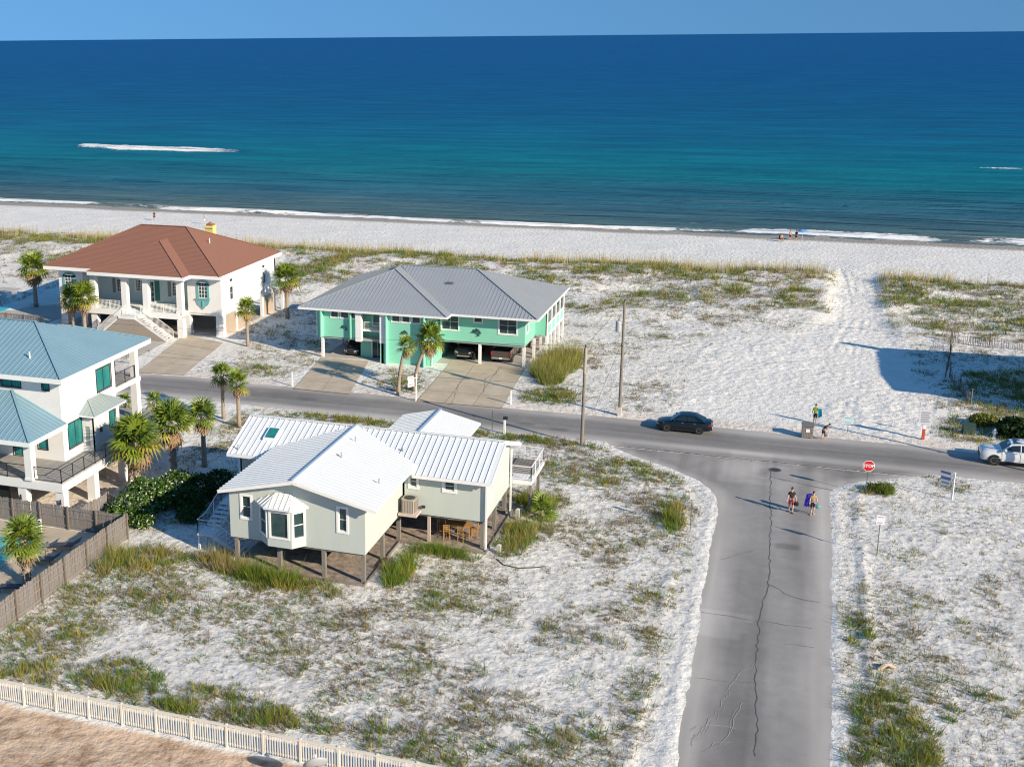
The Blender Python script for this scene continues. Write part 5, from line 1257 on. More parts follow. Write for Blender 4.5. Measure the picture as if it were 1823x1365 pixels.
    mb = MB().box(x0,c0,y0-.02,y0+.06,ez-.38,ez-.02); mb.box(c1,x1,y0-.02,y0+.06,ez-.38,ez-.02); mb.box(c0,c1,cy-.02,cy+.06,ez-.38,ez-.02); mb.box(x1-.06,x1+.02,y0+.06,y1,ez-.38,ez-.02); mb.box(c1-.06,c1+.02,cy+.06,y0-.02,ez-.38,ez-.02); mb.box(c0-.02,c0+.06,cy+.06,y0-.02,ez-.38,ez-.02); mb.box(x0-.02,x0+.06,y0+.06,y1,ez-.38,ez-.02)
    mb.build('fascia', WHITE, R)
    mb = MB().box(x0+.06,c0,y0+.06,116.0,ez-.3,ez-.24); mb.box(c1,x1-.06,y0+.06,116.0,ez-.3,ez-.24); mb.box(c0+.06,c1-.06,cy+.06,118.6,ez-.3,ez-.24); mb.box(XR_,x1-.06,116.0,y1,ez-.3,ez-.24); mb.build('soffit', PALEAQUA, R)
    # chimney
    mb = MB().box(-66.0,-65.0,126.6,127.5,7.5,10.55); mb.box(-66.1,-64.9,126.5,127.6,10.3,10.42); ch = mb.build('chimney', mat('yellow_stucco',(.70,.60,.22),.8), R)
    mb = MB().box(-65.9,-65.1,126.7,127.4,10.551,10.75); mb.lathe([(.32,0),(.12,.22)], (-65.5,127.05,10.75), 8); mb.build('chimney_cap', mat('rust_cap',(.28,.13,.08),.8), ch)
    MB().cyl((-63.2,122.2,9), (-63.2,122.2,9.9), .06, n=8).build('vent_pipe', WHITE, R)
    # porch columns and rail
    for x in (-74.6,-70.3,-67.75,-63.9):
        xx = {-74.6:-73.9,-70.3:-69.9,-67.75:-67.2,-63.9:-63.0}[x]
        mb = MB(); w = .36; y = 114.35
        mb.box(xx-w,xx+w,y-w,y+w,-.1,Z0-.55); mb.box(xx-w*.92,xx+w*.92,y-w*.92,y+w*.92,Z0,ez-.4); mb.box(xx-w*1.15,xx+w*1.15,y-w*1.15,y+w*1.15,ez-.7,ez-.4); mb.box(xx-w*1.12,xx+w*1.12,y-w*1.12,y+w*1.12,Z0+.002,Z0+.3); mb.build('column', STUCCO, H)
    for a, b in ((-73.5,-70.3),(-66.8,-63.4)): rail(H, [(a,114.2),(b,114.2)], Z0, 1.0, WHITE, cables=0, balusters=.16, step=2.0)
    # double stair with landing
    MB().box(-69.5,-67.4,111.9,113.8,2.3,2.6).build('landing', STUCCO, H)
    TAU = mat('taupe_stucco', (.30,.26,.22), .9, var=.06)
    for sx in (-1, 1):
        xt, xb = (-69.4,-72.3) if sx < 0 else (-67.5,-63.6)
        b = MB(); yf = 111.95
        b.add([(xt,yf,2.3),(xb,yf,0),(xt,yf,-.05),(xt,yf+.12,2.3),(xb,yf+.12,0),(xt,yf+.12,-.05)], [(0,1,2),(3,5,4),(0,3,4,1),(1,4,5,2),(0,2,5,3)]); b.build('stair_wall', TAU, H)
        stair(H, (xb,112.7,.06), (xt,112.7,2.55), 1.25, STUCCO, (0,1,0), 14)
        for yy in (112.02,113.4): rail(H, [(xt,yy),(xb,yy)], 0, .95, WHITE, cables=0, balusters=.17, zs=[2.6,.15], step=4)
    MB().box(-69.5,-67.4,111.96,112.08,-.05,2.3).build('stair_wall', TAU, H)
    rail(H, [(-69.4,112.0),(-67.5,112.0)], 2.6, .95, WHITE, cables=0, balusters=.17, step=2)
    # ground floor: piers, dark carport, wood panels at the side
    for x, y in ((-79.2,116.35),(-76.5,116.35),(-63.3,116.35),(-59.2,116.35),(-61.4,121)):
        w = .42; mb = MB(); mb.box(x-w,x+w,y-w+.1,y+w,.0,Z0-.45); mb.box(x-w-.05,x+w+.05,y-w+.05,y+w+.05,-.1,.45); mb.build('pier', STUCCO, H)
    for y in (119.7,123.2,126.8,130.2): pile(H, -59.0, y, Z0-.45, STUCCO, .34)
    for i, (ya, yb) in enumerate(((116.8,119.5),(119.9,123.0),(127.0,130.0))):
        n = 9
        for k in range(n):
            y = ya+(yb-ya)*k/n; MB().box(-58.98,-58.90,y+.008,y+(yb-ya)/n-.008,.05,Z0-.46).build('wood_panel', WOODP, H)
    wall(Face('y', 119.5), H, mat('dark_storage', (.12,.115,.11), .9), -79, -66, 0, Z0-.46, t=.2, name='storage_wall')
    MB().box(-77.3,-77.05,116.5,119,Z0-.75,Z0-.5).build('door_track', WHITE, H)
    # blue-shuttered turret at the far corner
    mb = MB().box(-58.84,-57.4,YB-1.2,YB+.3,2.9,4.7); mb.build('side_porch', PALEAQUA, H)
    for y in (YB-1.0,YB+.1): pile(H, -57.55, y, 2.9, STUCCO, .26)
    return H
brown_roof_house()
# ------------------------------------------------------------------ 4. mint house with grey metal roof
def lap_mat():
    m, N, L, b = node_mat('mint_lap_siding'); b.inputs['Roughness'].default_value = .6; b.inputs['Base Color'].default_value = (.24,.60,.46,1)
    tc = N.new('ShaderNodeTexCoord'); wv = N.new('ShaderNodeTexWave'); wv.wave_type = 'BANDS'; wv.bands_direction = 'Z'; wv.wave_profile = 'SAW'; wv.inputs['Scale'].default_value = 1.6
    L.new(tc.outputs['Object'], wv.inputs['Vector']); bp = N.new('ShaderNodeBump'); bp.inputs['Strength'].default_value = .4; bp.inputs['Distance'].default_value = .02
    L.new(wv.outputs['Fac'], bp.inputs['Height']); L.new(bp.outputs[0], b.inputs['Normal'])
    return m
MINT = lap_mat(); MINT2 = mat('mint_paint', (.26,.62,.48), .6, var=.03)
GREYROOF = mat('grey_metal_roof', (.31,.335,.36), .4, spec=.5, var=.04, vscale=.6)
def mint_house():
    H = thing('mint_house', 'mint green stilt house with grey ribbed metal hip roof and carport', 'house', (-35,119,0), world_off=True)
    Z0, ZE = 2.3, 5.2
    FL, FRt, XS = Face('y', 111.3), Face('y', 113.5), Face('x', -24.4)
    q = lambda x, y: (540+x/7.583, 540+y/7.583)
    # left block: wall panels set back a little between white trims; window strip under the eave
    def strip(xs, y0, y1):
        out = []
        for a, b in xs: out.append(FL.rect(*q(a, y0), *q(b, y1)))
        return out
    wl_ = strip(((372,468),(503,608),(637,700)), 120, 192); wr_ = strip(((1195,1300),(1335,1437),(1470,1575)), 172, 262)
    zt = np.mean([r[3] for r in wl_+wr_]); zb = np.mean([r[2] for r in wl_+wr_])
    wl_ = [(r[0],r[1],zb,zt) for r in wl_]; wr_ = [(r[0],r[1],zb,zt) for r in wr_]
    wall(FL, H, MINT, -45.6, -41.35, Z0, ZE, wl_); wall(FL, H, MINT, -38.05, -33.3, -.05, ZE, wr_)
    for r in wl_+wr_: window(FL, H, r, .09, nz=1)
    # entry recess with door, balcony and arch
    FE = Face('y', 112.6)
    de = (-40.0,-39.0,3.5,5.1); ar = (-40.1,-38.9,-.05,2.15)
    wall(FE, H, MINT, -41.35, -38.05, -.05, ZE, [de, ar]); window(FE, H, de, .1, gm=TEALGLASS, nz=1, name='door'); window(FE, H, ar, .08, gm=GLASS, nz=1, nx=2, name='entry_door')
    for x, s in ((-41.35, 1), (-38.05, -1)): MB().box(min(x,x+.12*s),max(x,x+.12*s),111.3,112.6,Z0 if s > 0 else 0,ZE).build('return_wall', MINT2, H)
    MB().box(-41.2,-38.2,111.5,112.6,3.1,3.25).build('balcony', WHITE, H); rail(H, [(-40.6,111.6),(-38.8,111.6)], 3.25, .8, WHITE, cables=5, step=1.8)
    for x in (-41.0,-38.4):
        mb = MB().box(x-.3,x+.3,110.95,111.5,2.1,ZE+.05); mb.box(x-.12,x+.12,110.97,111.45,-.05,2.1) if x > -40 else None; mb.build('column', WHITE, H)
    MB().box(-38.66,-38.14,110.97,111.29,-.05,2.1).build('column_base', MINT2, H)
    # trims at corners
    for x in (-45.62,-45.0,-33.95,-33.28): MB().box(x-.05,x+.05,111.24,111.3,Z0 if x < -40 else 0,ZE).build('corner_board', WHITE, H)
    # fin walls at the ends of the left block
    MB().box(-45.02,-44.9,110.6,111.3,Z0,ZE).build('fin_wall', MINT2, H); MB().box(-38.0,-37.9,110.7,111.3,-.05,ZE).build('fin_wall', MINT2, H); MB().box(-34.0,-33.9,110.55,111.3,-.05,ZE).build('fin_wall', MINT2, H)
    MB().box(-41.9,-41.8,110.9,111.3,Z0,ZE).build('fin_wall', MINT2, H)
    MB().wall((-45.6,0,0),(0,1,0),(-1,0,0), 111.44, 127.5, Z0, ZE, []).build('wall', MINT, H)
    MB().wall((-33.3,0,0),(0,1,0),(1,0,0), 111.44, 118, -.05, ZE, []).build('wall', MINT, H)
    # right block over the carport
    p = lambda x, y: (760+x/7.583, 540+y/7.583)
    a = FRt.rect(*p(200,160), *p(425,355)); b = FRt.rect(*p(640,178), *p(745,255)); c = FRt.rect(*p(975,205), *p(1210,415))
    a = (a[0],a[1],a[2],5.1); b = (b[0],b[1],b[2],5.05); c = (c[0],c[1],c[2],5.1)
    wall(FRt, H, MINT, -33.15, -24.4, Z0, ZE, [a,b,c])
    window(FRt, H, a, .1, nx=2, nz=2); window(FRt, H, b, .1, nz=1); window(FRt, H, c, .12, nx=2, nz=2)
    sw = (114.3,115.2,3.4,5.0); 
    wall(XS, H, MINT, 113.64, 118.3, Z0, ZE, [sw]); window(XS, H, sw, .09, nz=2)
    XS2 = Face('x', -23.2); w2 = (119.0,120.6,3.4,4.9)
    MB().wall((0,118.3,0),(1,0,0),(0,-1,0), -24.4, -23.2, Z0, ZE, []).build('wall', MINT, H)
    # glazed porch on the sea side
    for y in (118.4,120.6,122.8,125.0,127.2): MB().box(-23.3,-23.1,y-.1,y+.1,-.05,ZE).build('porch_post', WHITE, H)
    mb = MB()
    for z in (Z0-.15,3.3,ZE-.25): mb.box(-23.26,-23.14,118.5,127.2,z,z+.2)
    mb.build('porch_rail', WHITE, H)
    for y in (118.5,120.7,122.9,125.1): MB().box(-23.22,-23.19,y,y+2.0,3.5,ZE-.26).build('pane', GLASS, H)
    for y in (118.5,120.7,122.9,125.1): MB().box(-23.24,-23.17,y,y+2.0,Z0+.05,3.3).build('wall_panel', MINT2, H)
    MB().wall((0,127.5,0),(1,0,0),(0,1,0), -45.6, -23.2, Z0, ZE, []).build('wall', MINT, H)
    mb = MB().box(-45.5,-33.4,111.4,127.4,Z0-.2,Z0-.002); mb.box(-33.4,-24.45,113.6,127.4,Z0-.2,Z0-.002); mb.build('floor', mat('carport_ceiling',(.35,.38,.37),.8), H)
    # posts of the carports
    PW_ = WHITE
    for x, y in ((-45.1,111.5),(-43.3,114.5),(-45.1,117),(-45.1,122),(-29.0,113.75),(-24.5,113.75),(-28.6,118.5),(-26.5,120),(-24.3,117.5),(-24.3,121),(-24.3,124.5),(-31,119)): pile(H, x, y, Z0-.2, PW_, .26, z0=-.1, name='post')
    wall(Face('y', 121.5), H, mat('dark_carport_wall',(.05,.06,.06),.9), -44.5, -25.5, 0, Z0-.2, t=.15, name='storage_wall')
    # roof
    ez = 5.32; s = .372; x0, x1, y0, y1 = -47.4, -22.9, 112.3, 128.7; c0, c1, cy = -47.4, -31.6, 110.7
    hw = (y1-y0)/2; ym = (y0+y1)/2; rz = ez+s*hw; cw = (c1-c0)/2; cz = ez+s*cw; cmx = (c0+c1)/2
    B = (x1-hw, ym, rz); A = (cmx+.2, ym, rz); Pk = (cmx, cy+cw, cz); Qk = (cmx, ym, cz)
    fr = [(c1-1.5,y0,ez),(x1,y0,ez),B,(cmx,ym,rz)]; rt = [(x1,y0,ez),(x1,y1,ez),B]; bk = [(x1,y1,ez),(x0,y1,ez),(x0+hw,ym,rz),B]
    cf = [(c0,cy,ez),(c1,cy,ez),Pk]; cr_ = [(c1,cy,ez),(c1,y0+.0,ez),(cmx,y0+cw,cz),Pk]; lf = [(c0,y1,ez),(c0,cy,ez),Pk,(cmx,ym,cz)]
    polys = [fr, rt, bk, cf, cr_, lf]
    R = roof_base(H, polys, .12, WHITE)
    for p_ in (fr, rt, cf, cr_, lf, bk): roof_face(R, p_, .40, GREYROOF, rib=.045, ribw=.05)
    for p_, q_ in (((x1,y0,ez),B),((c0,cy,ez),Pk),((c1,cy,ez),Pk),(Pk,(cmx,ym,rz)),((cmx,ym,rz),B)): cap(R, p_, q_, GREYROOF, w=.24, lift=.075)
    MB().box(-33.6,-32.9,117.3,117.7,7.25,7.45).build('roof_vent', mat('dark_vent',(.12,.12,.13),.6), R)
    mb = MB().box(c0,c1,cy-.06,cy,ez-.2,ez+.02); mb.box(c1-.0,x1,y0-.06,y0,ez-.2,ez+.02); mb.box(x1,x1+.06,y0-.06,y1,ez-.2,ez+.02); mb.box(c1,c1+.06,cy-.06,y0-.06,ez-.2,ez+.02); mb.box(c0-.06,c0,cy-.06,y1,ez-.2,ez+.02); mb.build('gutter', WHITE, R)
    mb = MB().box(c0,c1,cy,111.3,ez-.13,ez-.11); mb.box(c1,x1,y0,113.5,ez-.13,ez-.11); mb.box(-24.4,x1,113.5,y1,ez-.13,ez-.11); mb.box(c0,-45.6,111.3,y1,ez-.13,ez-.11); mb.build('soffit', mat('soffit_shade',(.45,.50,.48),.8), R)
    # dark dolphin ornaments on the facade
    ORN = mat('verdigris_ornament', (.02,.07,.075), .6)
    def dolphin(face, u, z, sc, name='dolphin_ornament'):
        mb = MB(); prof = [(-.5,.02,.03),(-.35,.16,.10),(-.1,.26,.15),(.15,.22,.15),(.35,.06,.10),(.48,-.16,.05)]
        for (a, b, r0),(c_, d, r1) in zip(prof[:-1], prof[1:]): mb.cyl(face.at(u+a*sc, z+b*sc, .06), face.at(u+c_*sc, z+d*sc, .06), r0*sc, r1*sc, 7)
        mb.cyl(face.at(u-.05*sc, z+.38*sc, .06), face.at(u-.2*sc, z+.56*sc, .06), .09*sc, .02, 6)
        mb.cyl(face.at(u+.46*sc, z-.14*sc, .06), face.at(u+.62*sc, z-.3*sc, .06), .03*sc, .10*sc, 6); mb.cyl(face.at(u+.46*sc, z-.14*sc, .06), face.at(u+.36*sc, z-.34*sc, .06), .03*sc, .10*sc, 6)
        return mb.build(name, ORN, H)
    for (face, px, py, sc) in ((FRt, 846,593,.75), (FRt,850.5,590,.6), (FL,718,595,.6), (FL,722,592,.45), (FL,612,584,.6)):
        u, z = face.pt(px, py); dolphin(face, u, z, sc)
    return H
mint_house()
# ------------------------------------------------------------------ 5. neighbour just outside the picture, whose shadow lies on the beach access
def shade_house():
    H = thing('neighbour_house', 'raised beach house whose roof shadow falls across the beach path', 'house', (31,118,0), world_off=True)
    x0, x1, y0, y1, ez, rz = 24.2, 40, 109.5, 126.0, 7.2, 9.0
    wall(Face('y', y0+.8), H, STUCCO, x0+.8, x1-.8, 2.8, ez, [(27,28.2,4,5.6),(31,32.2,4,5.6),(35,36.2,4,5.6)], t=.2)
    for u in (27,31,35): window(Face('y', y0+.8), H, (u,u+1.2,4,5.6), .1)
    for (o, du, dn, a, b) in (((x0+.8,0,0),(0,1,0),(-1,0,0),y0+1,y1-1),((x1-.8,0,0),(0,1,0),(1,0,0),y0+1,y1-1),((0,y1-.8,0),(1,0,0),(0,1,0),x0+.8,x1-.8)): MB().wall(o, du, dn, a, b, 2.8, ez, [], .2).build('wall', STUCCO, H)
    MB().box(x0+.9,x1-.9,y0+.9,y1-.9,2.6,2.8).build('floor', STUCCO, H)
    for x in (x0+1.2,32,x1-1.2):
        for y in (y0+1.2,118,y1-1.2): pile(H, x, y, 2.6, STUCCO, .4, name='pier')
    a, b = (27.0,113.5,rz), (27.0,122.0,rz); c, d = (37,113.5,rz), (37,122,rz)
    fs = [[(x0,y0,ez),(x1,y0,ez),c,a],[(x1,y0,ez),(x1,y1,ez),d,c],[(x1,y1,ez),(x0,y1,ez),b,d],[(x0,y1,ez),(x0,y0,ez),a,b],[a,c,d,b]]
    R = roof_base(H, fs, .14, WHITE)
    for p in fs: roof_face(R, p, .5, GREYROOF)
    MB().box(27.0,27.7,123.2,123.9,7.6,10.7).build('chimney', STUCCO, R)
shade_house()
# ================================================================== fences
FENCEW = mat('fence_board', (.16,.145,.135), .9, col2=(.29,.265,.25), vscale=5, stretch=(6,6,.5), bump=.25, bscale=16)
FENCEW2 = mat('fence_board_brown', (.13,.105,.085), .9, col2=(.24,.20,.165), vscale=5, stretch=(6,6,.5), bump=.25, bscale=16)
def board_mesh(name, w, t, h, m_, dog=True):
    mb = MB(); c = w*.22 if dog else 0
    P = [(-w/2,0),(w/2,0),(w/2,h-c),(w/2-c,h),(-w/2+c,h),(-w/2,h-c)]
    mb.add([(x,-t/2,z) for x,z in P]+[(x,t/2,z) for x,z in P], [tuple(range(6)), tuple(range(11,5,-1))]+[(i,6+i,6+(i+1)%6,(i+1)%6) for i in range(6)])
    me = mb.mesh(name); me.materials.append(m_); return me
BOARDS = [board_mesh('board', .125, .022, 1.75, FENCEW), board_mesh('board', .13, .022, 1.75, FENCEW), board_mesh('board', .125, .022, 1.75, FENCEW2)]
def board_fence(label, pts, h=1.75, sp=.142, z=.0, group=None, both=False):
    t = thing('wooden_fence', label, 'fence', (pts[0][0], pts[0][1], z), group=group); o = Vector((pts[0][0], pts[0][1], z)); R = random.Random(int(pts[0][0]*13))
    for a, b in zip(pts[:-1], pts[1:]):
        A = Vector((*a, z)); B = Vector((*b, z)); L_ = (B-A).length; d = (B-A).normalized(); ang = math.atan2(d.y, d.x); nrm = Vector((-d.y, d.x, 0))
        mb = MB()
        for zz in (.3,.95,1.5): mb.bar(A+Vector((0,0,zz))+nrm*.035-o, B+Vector((0,0,zz))+nrm*.035-o, .04, .09)
        mb.build('rail', FENCEW, t)
        n = int(L_/sp)
        for i in range(n):
            p = A+d*(i+.5)*L_/n - o; q = bpy.data.objects.new('board', R.choice(BOARDS[:2] if R.random() < .85 else BOARDS[2:])); COL.objects.link(q); q.parent = t
            q.location = p - nrm*.005; q.rotation_euler = (R.uniform(-.012,.012), R.uniform(-.012,.012), ang+R.uniform(-.03,.03)); q.scale = (R.uniform(.93,1.02), 1, h/1.75*R.uniform(.965,1.02))
        k = max(1, round(L_/2.3))
        for i in range(k+1):
            p = A.lerp(B, i/k)-o + nrm*.10; MB().box(p.x-.05,p.x+.05,p.y-.05,p.y+.05,-.1,h+.04).build('post', FENCEW2, t)
    return t
board_fence('weathered grey board fence running beside the lot from the pool corner', [(-40.1,63.9),(-40.1,44.5)], 1.85)
board_fence('weathered board fence with brown posts between pool deck and raised house', [(-40.2,64.05),(-53.5,64.2)], 1.7)
a = atz(138,905,1.7); b = atz(190,875,1.7); c = atz(223,892,1.7)
board_fence('short zigzag board fence beside white deck piers and flowering bush', [(a[0],a[1]+.4),(b[0],b[1]),(c[0]+.2,c[1])], 1.65)
PICK = mat('cream_picket_paint', (.70,.655,.56), .6, var=.05, vscale=1.0)
def picket_fence():
    t = thing('picket_fence', 'cream white picket fence between dirt yard and grassy sand lot', 'fence', (-38,44.3,.02))
    me = MB().box(-.024,.024,-.02,.02,.12,1.12).mesh('picket'); me.materials.append(PICK); R = random.Random(3)
    x = 0; bay = 1.86; xe = 27
    n = int(xe/.128)
    for i in range(n):
        q = bpy.data.objects.new('picket', me); COL.objects.link(q); q.parent = t; q.location = (i*.128+.064, 0, 0); q.rotation_euler = (0, R.uniform(-.02,.02), 0)
        if abs((i*.128) % bay - 1.75) < .01 and R.random() < .5: q.location.y += .03
    k = int(xe/bay)
    for i in range(k+1): MB().box(i*bay-.05,i*bay+.05,-.06,.06,-.1,1.24).build('post', PICK, t)
    for i in range(k):
        MB().box(i*bay+.05,(i+1)*bay-.05,.022,.058,.16,.25).build('rail', PICK, t)
        MB().box(i*bay+.05,(i+1)*bay-.05,-.06,.06,1.122,1.20).build('rail', PICK, t)
picket_fence()
def sand_fence(label, pts, tilt=.1, seed=0):
    t = thing('sand_fence', label, 'fence', (*pts[0], float(ground_z(*pts[0])))); R = random.Random(seed); o = Vector(t.location)
    me = MB().box(-.022,.022,-.008,.008,-.1,1.15).mesh('slat'); me.materials.append(FENCEW2)
    for a, b in zip(pts[:-1], pts[1:]):
        L_ = math.dist(a, b); n = int(L_/.16); ang = math.atan2(b[1]-a[1], b[0]-a[0])
        for i in range(n):
            f = i/n; x, y = a[0]+(b[0]-a[0])*f, a[1]+(b[1]-a[1])*f
            if R.random() < .1: continue
            q = bpy.data.objects.new('slat', me); COL.objects.link(q); q.parent = t; q.location = Vector((x, y, float(ground_z(x, y))))-o
            q.rotation_euler = (R.uniform(-.12,.12)+tilt*math.sin(i*.11), R.uniform(-.12,.12), ang); q.scale = (1,1,R.uniform(.75,1.02))
        k = max(1, int(L_/3))
        for i in range(k+1):
            f = i/k; x, y = a[0]+(b[0]-a[0])*f, a[1]+(b[1]-a[1])*f; z = float(ground_z(x, y)); MB().cyl(Vector((x,y,z-.2))-o, Vector((x,y,z+1.5))-o, .05, n=7).build('post', FENCEW2, t)
        mb = MB()
        for zz in (.3,.8): mb.bar(Vector((*a, float(ground_z(*a))+zz))-o, Vector((*b, float(ground_z(*b))+zz))-o, .012)
        mb.build('wire', DARKMETAL, t)
P = gp((1683,672),(1690,640),(1692,612)); sand_fence('sagging slat sand fence beside the beach path, in shadow', [P[0],P[1],P[2]], .2, 1)
P = gp((1694,612),(1760,622),(1830,628)); sand_fence('slat sand fence crossing dune grass behind shadow of neighbour roof', P, .1, 2)
P = gp((1690,672),(1708,695),(1728,722)); sand_fence('broken slat sand fence leading down to yellow-green bush', P, .25, 3)
# ================================================================== utility poles and wires
POLEM = mat('pole_wood', (.17,.145,.12), .9, col2=(.27,.24,.20), vscale=5, stretch=(4,4,.3), bump=.2, bscale=18)
POLET = mat('pale_pole_wood', (.42,.36,.28), .9, col2=(.34,.29,.23), vscale=5, stretch=(4,4,.3))
def utility_pole(x, y, h, label, transformer=False, pale=False):
    t = thing('utility_pole', label, 'utility pole', (x, y, 0))
    pl = MB().cyl((0,0,-.1), (0,0,h), .15, .105, 12).build('pole', POLEM, t, smooth=False)
    if pale: MB().cyl((0,0,h-2.1), (.03,0,h+.02), .125, .12, 12).build('pole_top', POLET, t)
    mb = MB().cyl((0,0,h), (0,0,h+.22), .03, .05, 8); mb.cyl((0,0,h+.1), (0,0,h+.18), .07, .07, 8); mb.build('insulator', DARKMETAL, t)
    mb = MB()
    for z in (h*.42,h*.62): mb.bar((0,-.12,z), (0,-.3,z), .05); mb.cyl((0,-.3,z-.05), (0,-.3,z+.07), .035, n=7)
    mb.build('bracket', DARKMETAL, t)
    mb = MB().box(-.16,.16,-.16,.16,.0,.9); 
    if transformer:
        GM = mat('transformer_grey', (.42,.44,.45), .5)
        mb2 = MB().lathe([(.05,0),(.24,.02),(.26,.1),(.26,.85),(.2,.95),(.05,.98)], (-.42,0,h*.74), 14); tr = mb2.build('transformer', GM, t, smooth=False)
        MB().cyl((-.42,0,h*.74+.95), (-.42,0,h*.74+1.2), .05, .03, 8).build('bushing', DARKMETAL, tr)
        MB().bar((0,0,h*.80), (-.3,0,h*.80), .07).build('bracket', DARKMETAL, t)
        w = MB().cyl((-.05,0,h*.66), (-2.4,1.4,0), .012, n=5); w.build('guy_wire', DARKMETAL, t)
        MB().box(-.15,.15,-.16,.15,0,.8).build('pole_guard', mat('pale_guard', (.55,.52,.48), .8), t)
    return t
utility_pole(-14.95, 92.3, 8.1, 'utility pole with pale timber top at lot corner before the road', pale=True)
utility_pole(-13.2, 101.0, 10.1, 'tall dark utility pole with grey transformer on sand beyond the road', transformer=True)
utility_pole(20.8, 95.4, 10.3, 'utility pole beside the road past the parked white SUV')
utility_pole(-118, 93.2, 8.5, 'far utility pole along the shore road past the houses')
WIRE = mat('wire_black', (.03,.03,.03), .6)
def wire(p, q, sag, label):
    p = Vector(p); q = Vector(q); n = 24; pts = []
    for i in range(n+1):
        f = i/n; v = p.lerp(q, f); v.z -= 4*sag*f*(1-f); pts.append(v)
    mb = MB().tube(pts, .011, 4); o = mb.build('overhead_wire', WIRE); return tag(o, label, 'wire', 'overhead wires along the shore road')
wire((-14.95,92.3,8.25), (-118,93.2,8.7), 1.6, 'upper overhead wire running along road from pale-topped utility pole')
wire((-14.95,92.0,5.05), (-118,92.9,5.6), 1.1, 'lower overhead wire running along road from pale-topped utility pole')
wire((-13.2,101,10.3), (-14.95,92.3,8.3), .15, 'short wire linking the two utility poles across the road')
wire((-13.2,101,10.3), (20.8,95.4,10.5), .6, 'overhead wire crossing the junction from transformer pole')
# ================================================================== lettering
def lettering(text, size, m_, parent, loc, rot, ext=.004, name='lettering'):
    cu = bpy.data.curves.new(name, 'FONT'); cu.body = text; cu.size = size; cu.align_x = 'CENTER'; cu.align_y = 'CENTER'; cu.extrude = ext; cu.offset = size*.02
    tmp = bpy.data.objects.new('tmp', cu); COL.objects.link(tmp); dg = bpy.context.evaluated_depsgraph_get()
    me = bpy.data.meshes.new_from_object(tmp.evaluated_get(dg)); bpy.data.objects.remove(tmp); me.name = name
    me.materials.clear(); me.materials.append(m_); o = bpy.data.objects.new(name, me); COL.objects.link(o); o.parent = parent; o.location = loc; o.rotation_euler = rot
    return o
SIGNW = mat('sign_white', (.80,.80,.80), .45); SIGNR = mat('sign_red', (.50,.012,.022), .4); STEEL = mat('sign_post_steel', (.10,.10,.105), .6); INK = mat('sign_ink', (.30,.31,.36), .6)
def octagon(r, t, y): 
    P = [(math.cos(math.pi/8+i*math.pi/4)*r, math.sin(math.pi/8+i*math.pi/4)*r) for i in range(8)]
    return MB().add([(x,y,z) for x,z in P]+[(x,y+t,z) for x,z in P], [tuple(range(7,-1,-1)), tuple(range(8,16))]+[(i,(i+1)%8,8+(i+1)%8,8+i) for i in range(8)])
st = thing('stop_sign', 'red octagonal STOP sign on a dark steel post', 'stop sign', (6.15,88.05,0), .12)
MB().bar((0,0,-.1),(.03,0,2.42),.05,.035).build('post', STEEL, st)
def shift(mb, z, x=0): mb.v = [(a+x,b,c+z) for a,b,c in mb.v]; return mb
pl = shift(octagon(.43,.012,-.05), 2.12, .03).build('plate', SIGNW, st); shift(octagon(.395,.006,-.058), 2.12, .03).build('red_face', SIGNR, st)
lettering('STOP', .31, SIGNW, st, (.03,-.060,2.12), (math.pi/2,0,0))
def post_sign(name, label, cat, x, y, h, w, ph, rz, m_=None, lines=3, post=STEEL, text=None, tilt=0, pw=.045):
    t = thing(name, label, cat, (x, y, 0), rz)
    MB().bar((0,0,-.1),(0,0,h-ph*.15),pw,pw).build('post', post, t)
    yo = pw/2-.0225; b = MB().box(-w/2,w/2,-.045-yo,-.030-yo,h-ph,h).build('panel', m_ or SIGNW, t)
    if tilt: b.rotation_euler = (0, tilt, 0)
    for i in range(lines):
        z = h-ph*(.22+.6*i/max(1,lines-1)) if lines > 1 else h-ph/2
        MB().box(-w*.36,w*(.36-.1*(i%2)),-.049-yo,-.045-yo,z-ph*.05,z+ph*.05).build('print', INK, t)
    return t
post_sign('roadside_sign', 'small pale notice on a dark post in bare sand lot', 'sign', 6.4, 76.9, 2.75, .5, .62, .15, mat('pale_lilac',(.70,.69,.74),.5), 2)
post_sign('roadside_sign', 'small blank grey sign on a dark post in roadside grass', 'sign', -5.1, 77.3, 2.7, .34, .5, .3, mat('worn_grey',(.46,.46,.44),.6), 0)
post_sign('beach_rules_sign', 'tall grey rules board on a red and white post at beach access', 'sign', 11.0, 102.2, 2.6, .95, 1.25, .1, mat('rules_grey',(.56,.58,.62),.5), 5, post=mat('red_post',(.48,.06,.03),.6), pw=.2)
MB().box(10.9,11.12,102.08,102.32,.95,1.3).build('collar', SIGNW, bpy.data.objects['beach_rules_sign'], off=(11.0,102.2,0))
post_sign('notice_sign', 'blank white notice tilted on a thin post beside rules board', 'sign', 12.15, 103.2, 2.45, .8, .58, -.1, SIGNW, 0, post=mat('pale_thin_post',(.55,.52,.45),.8), tilt=.06)
post_sign('beach_access_sign', 'pale teal board on short post in trampled sand by bin', 'sign', 5.3, 102.4, 1.35, .78, .62, .05, mat('pale_teal',(.50,.66,.68),.5), 2)
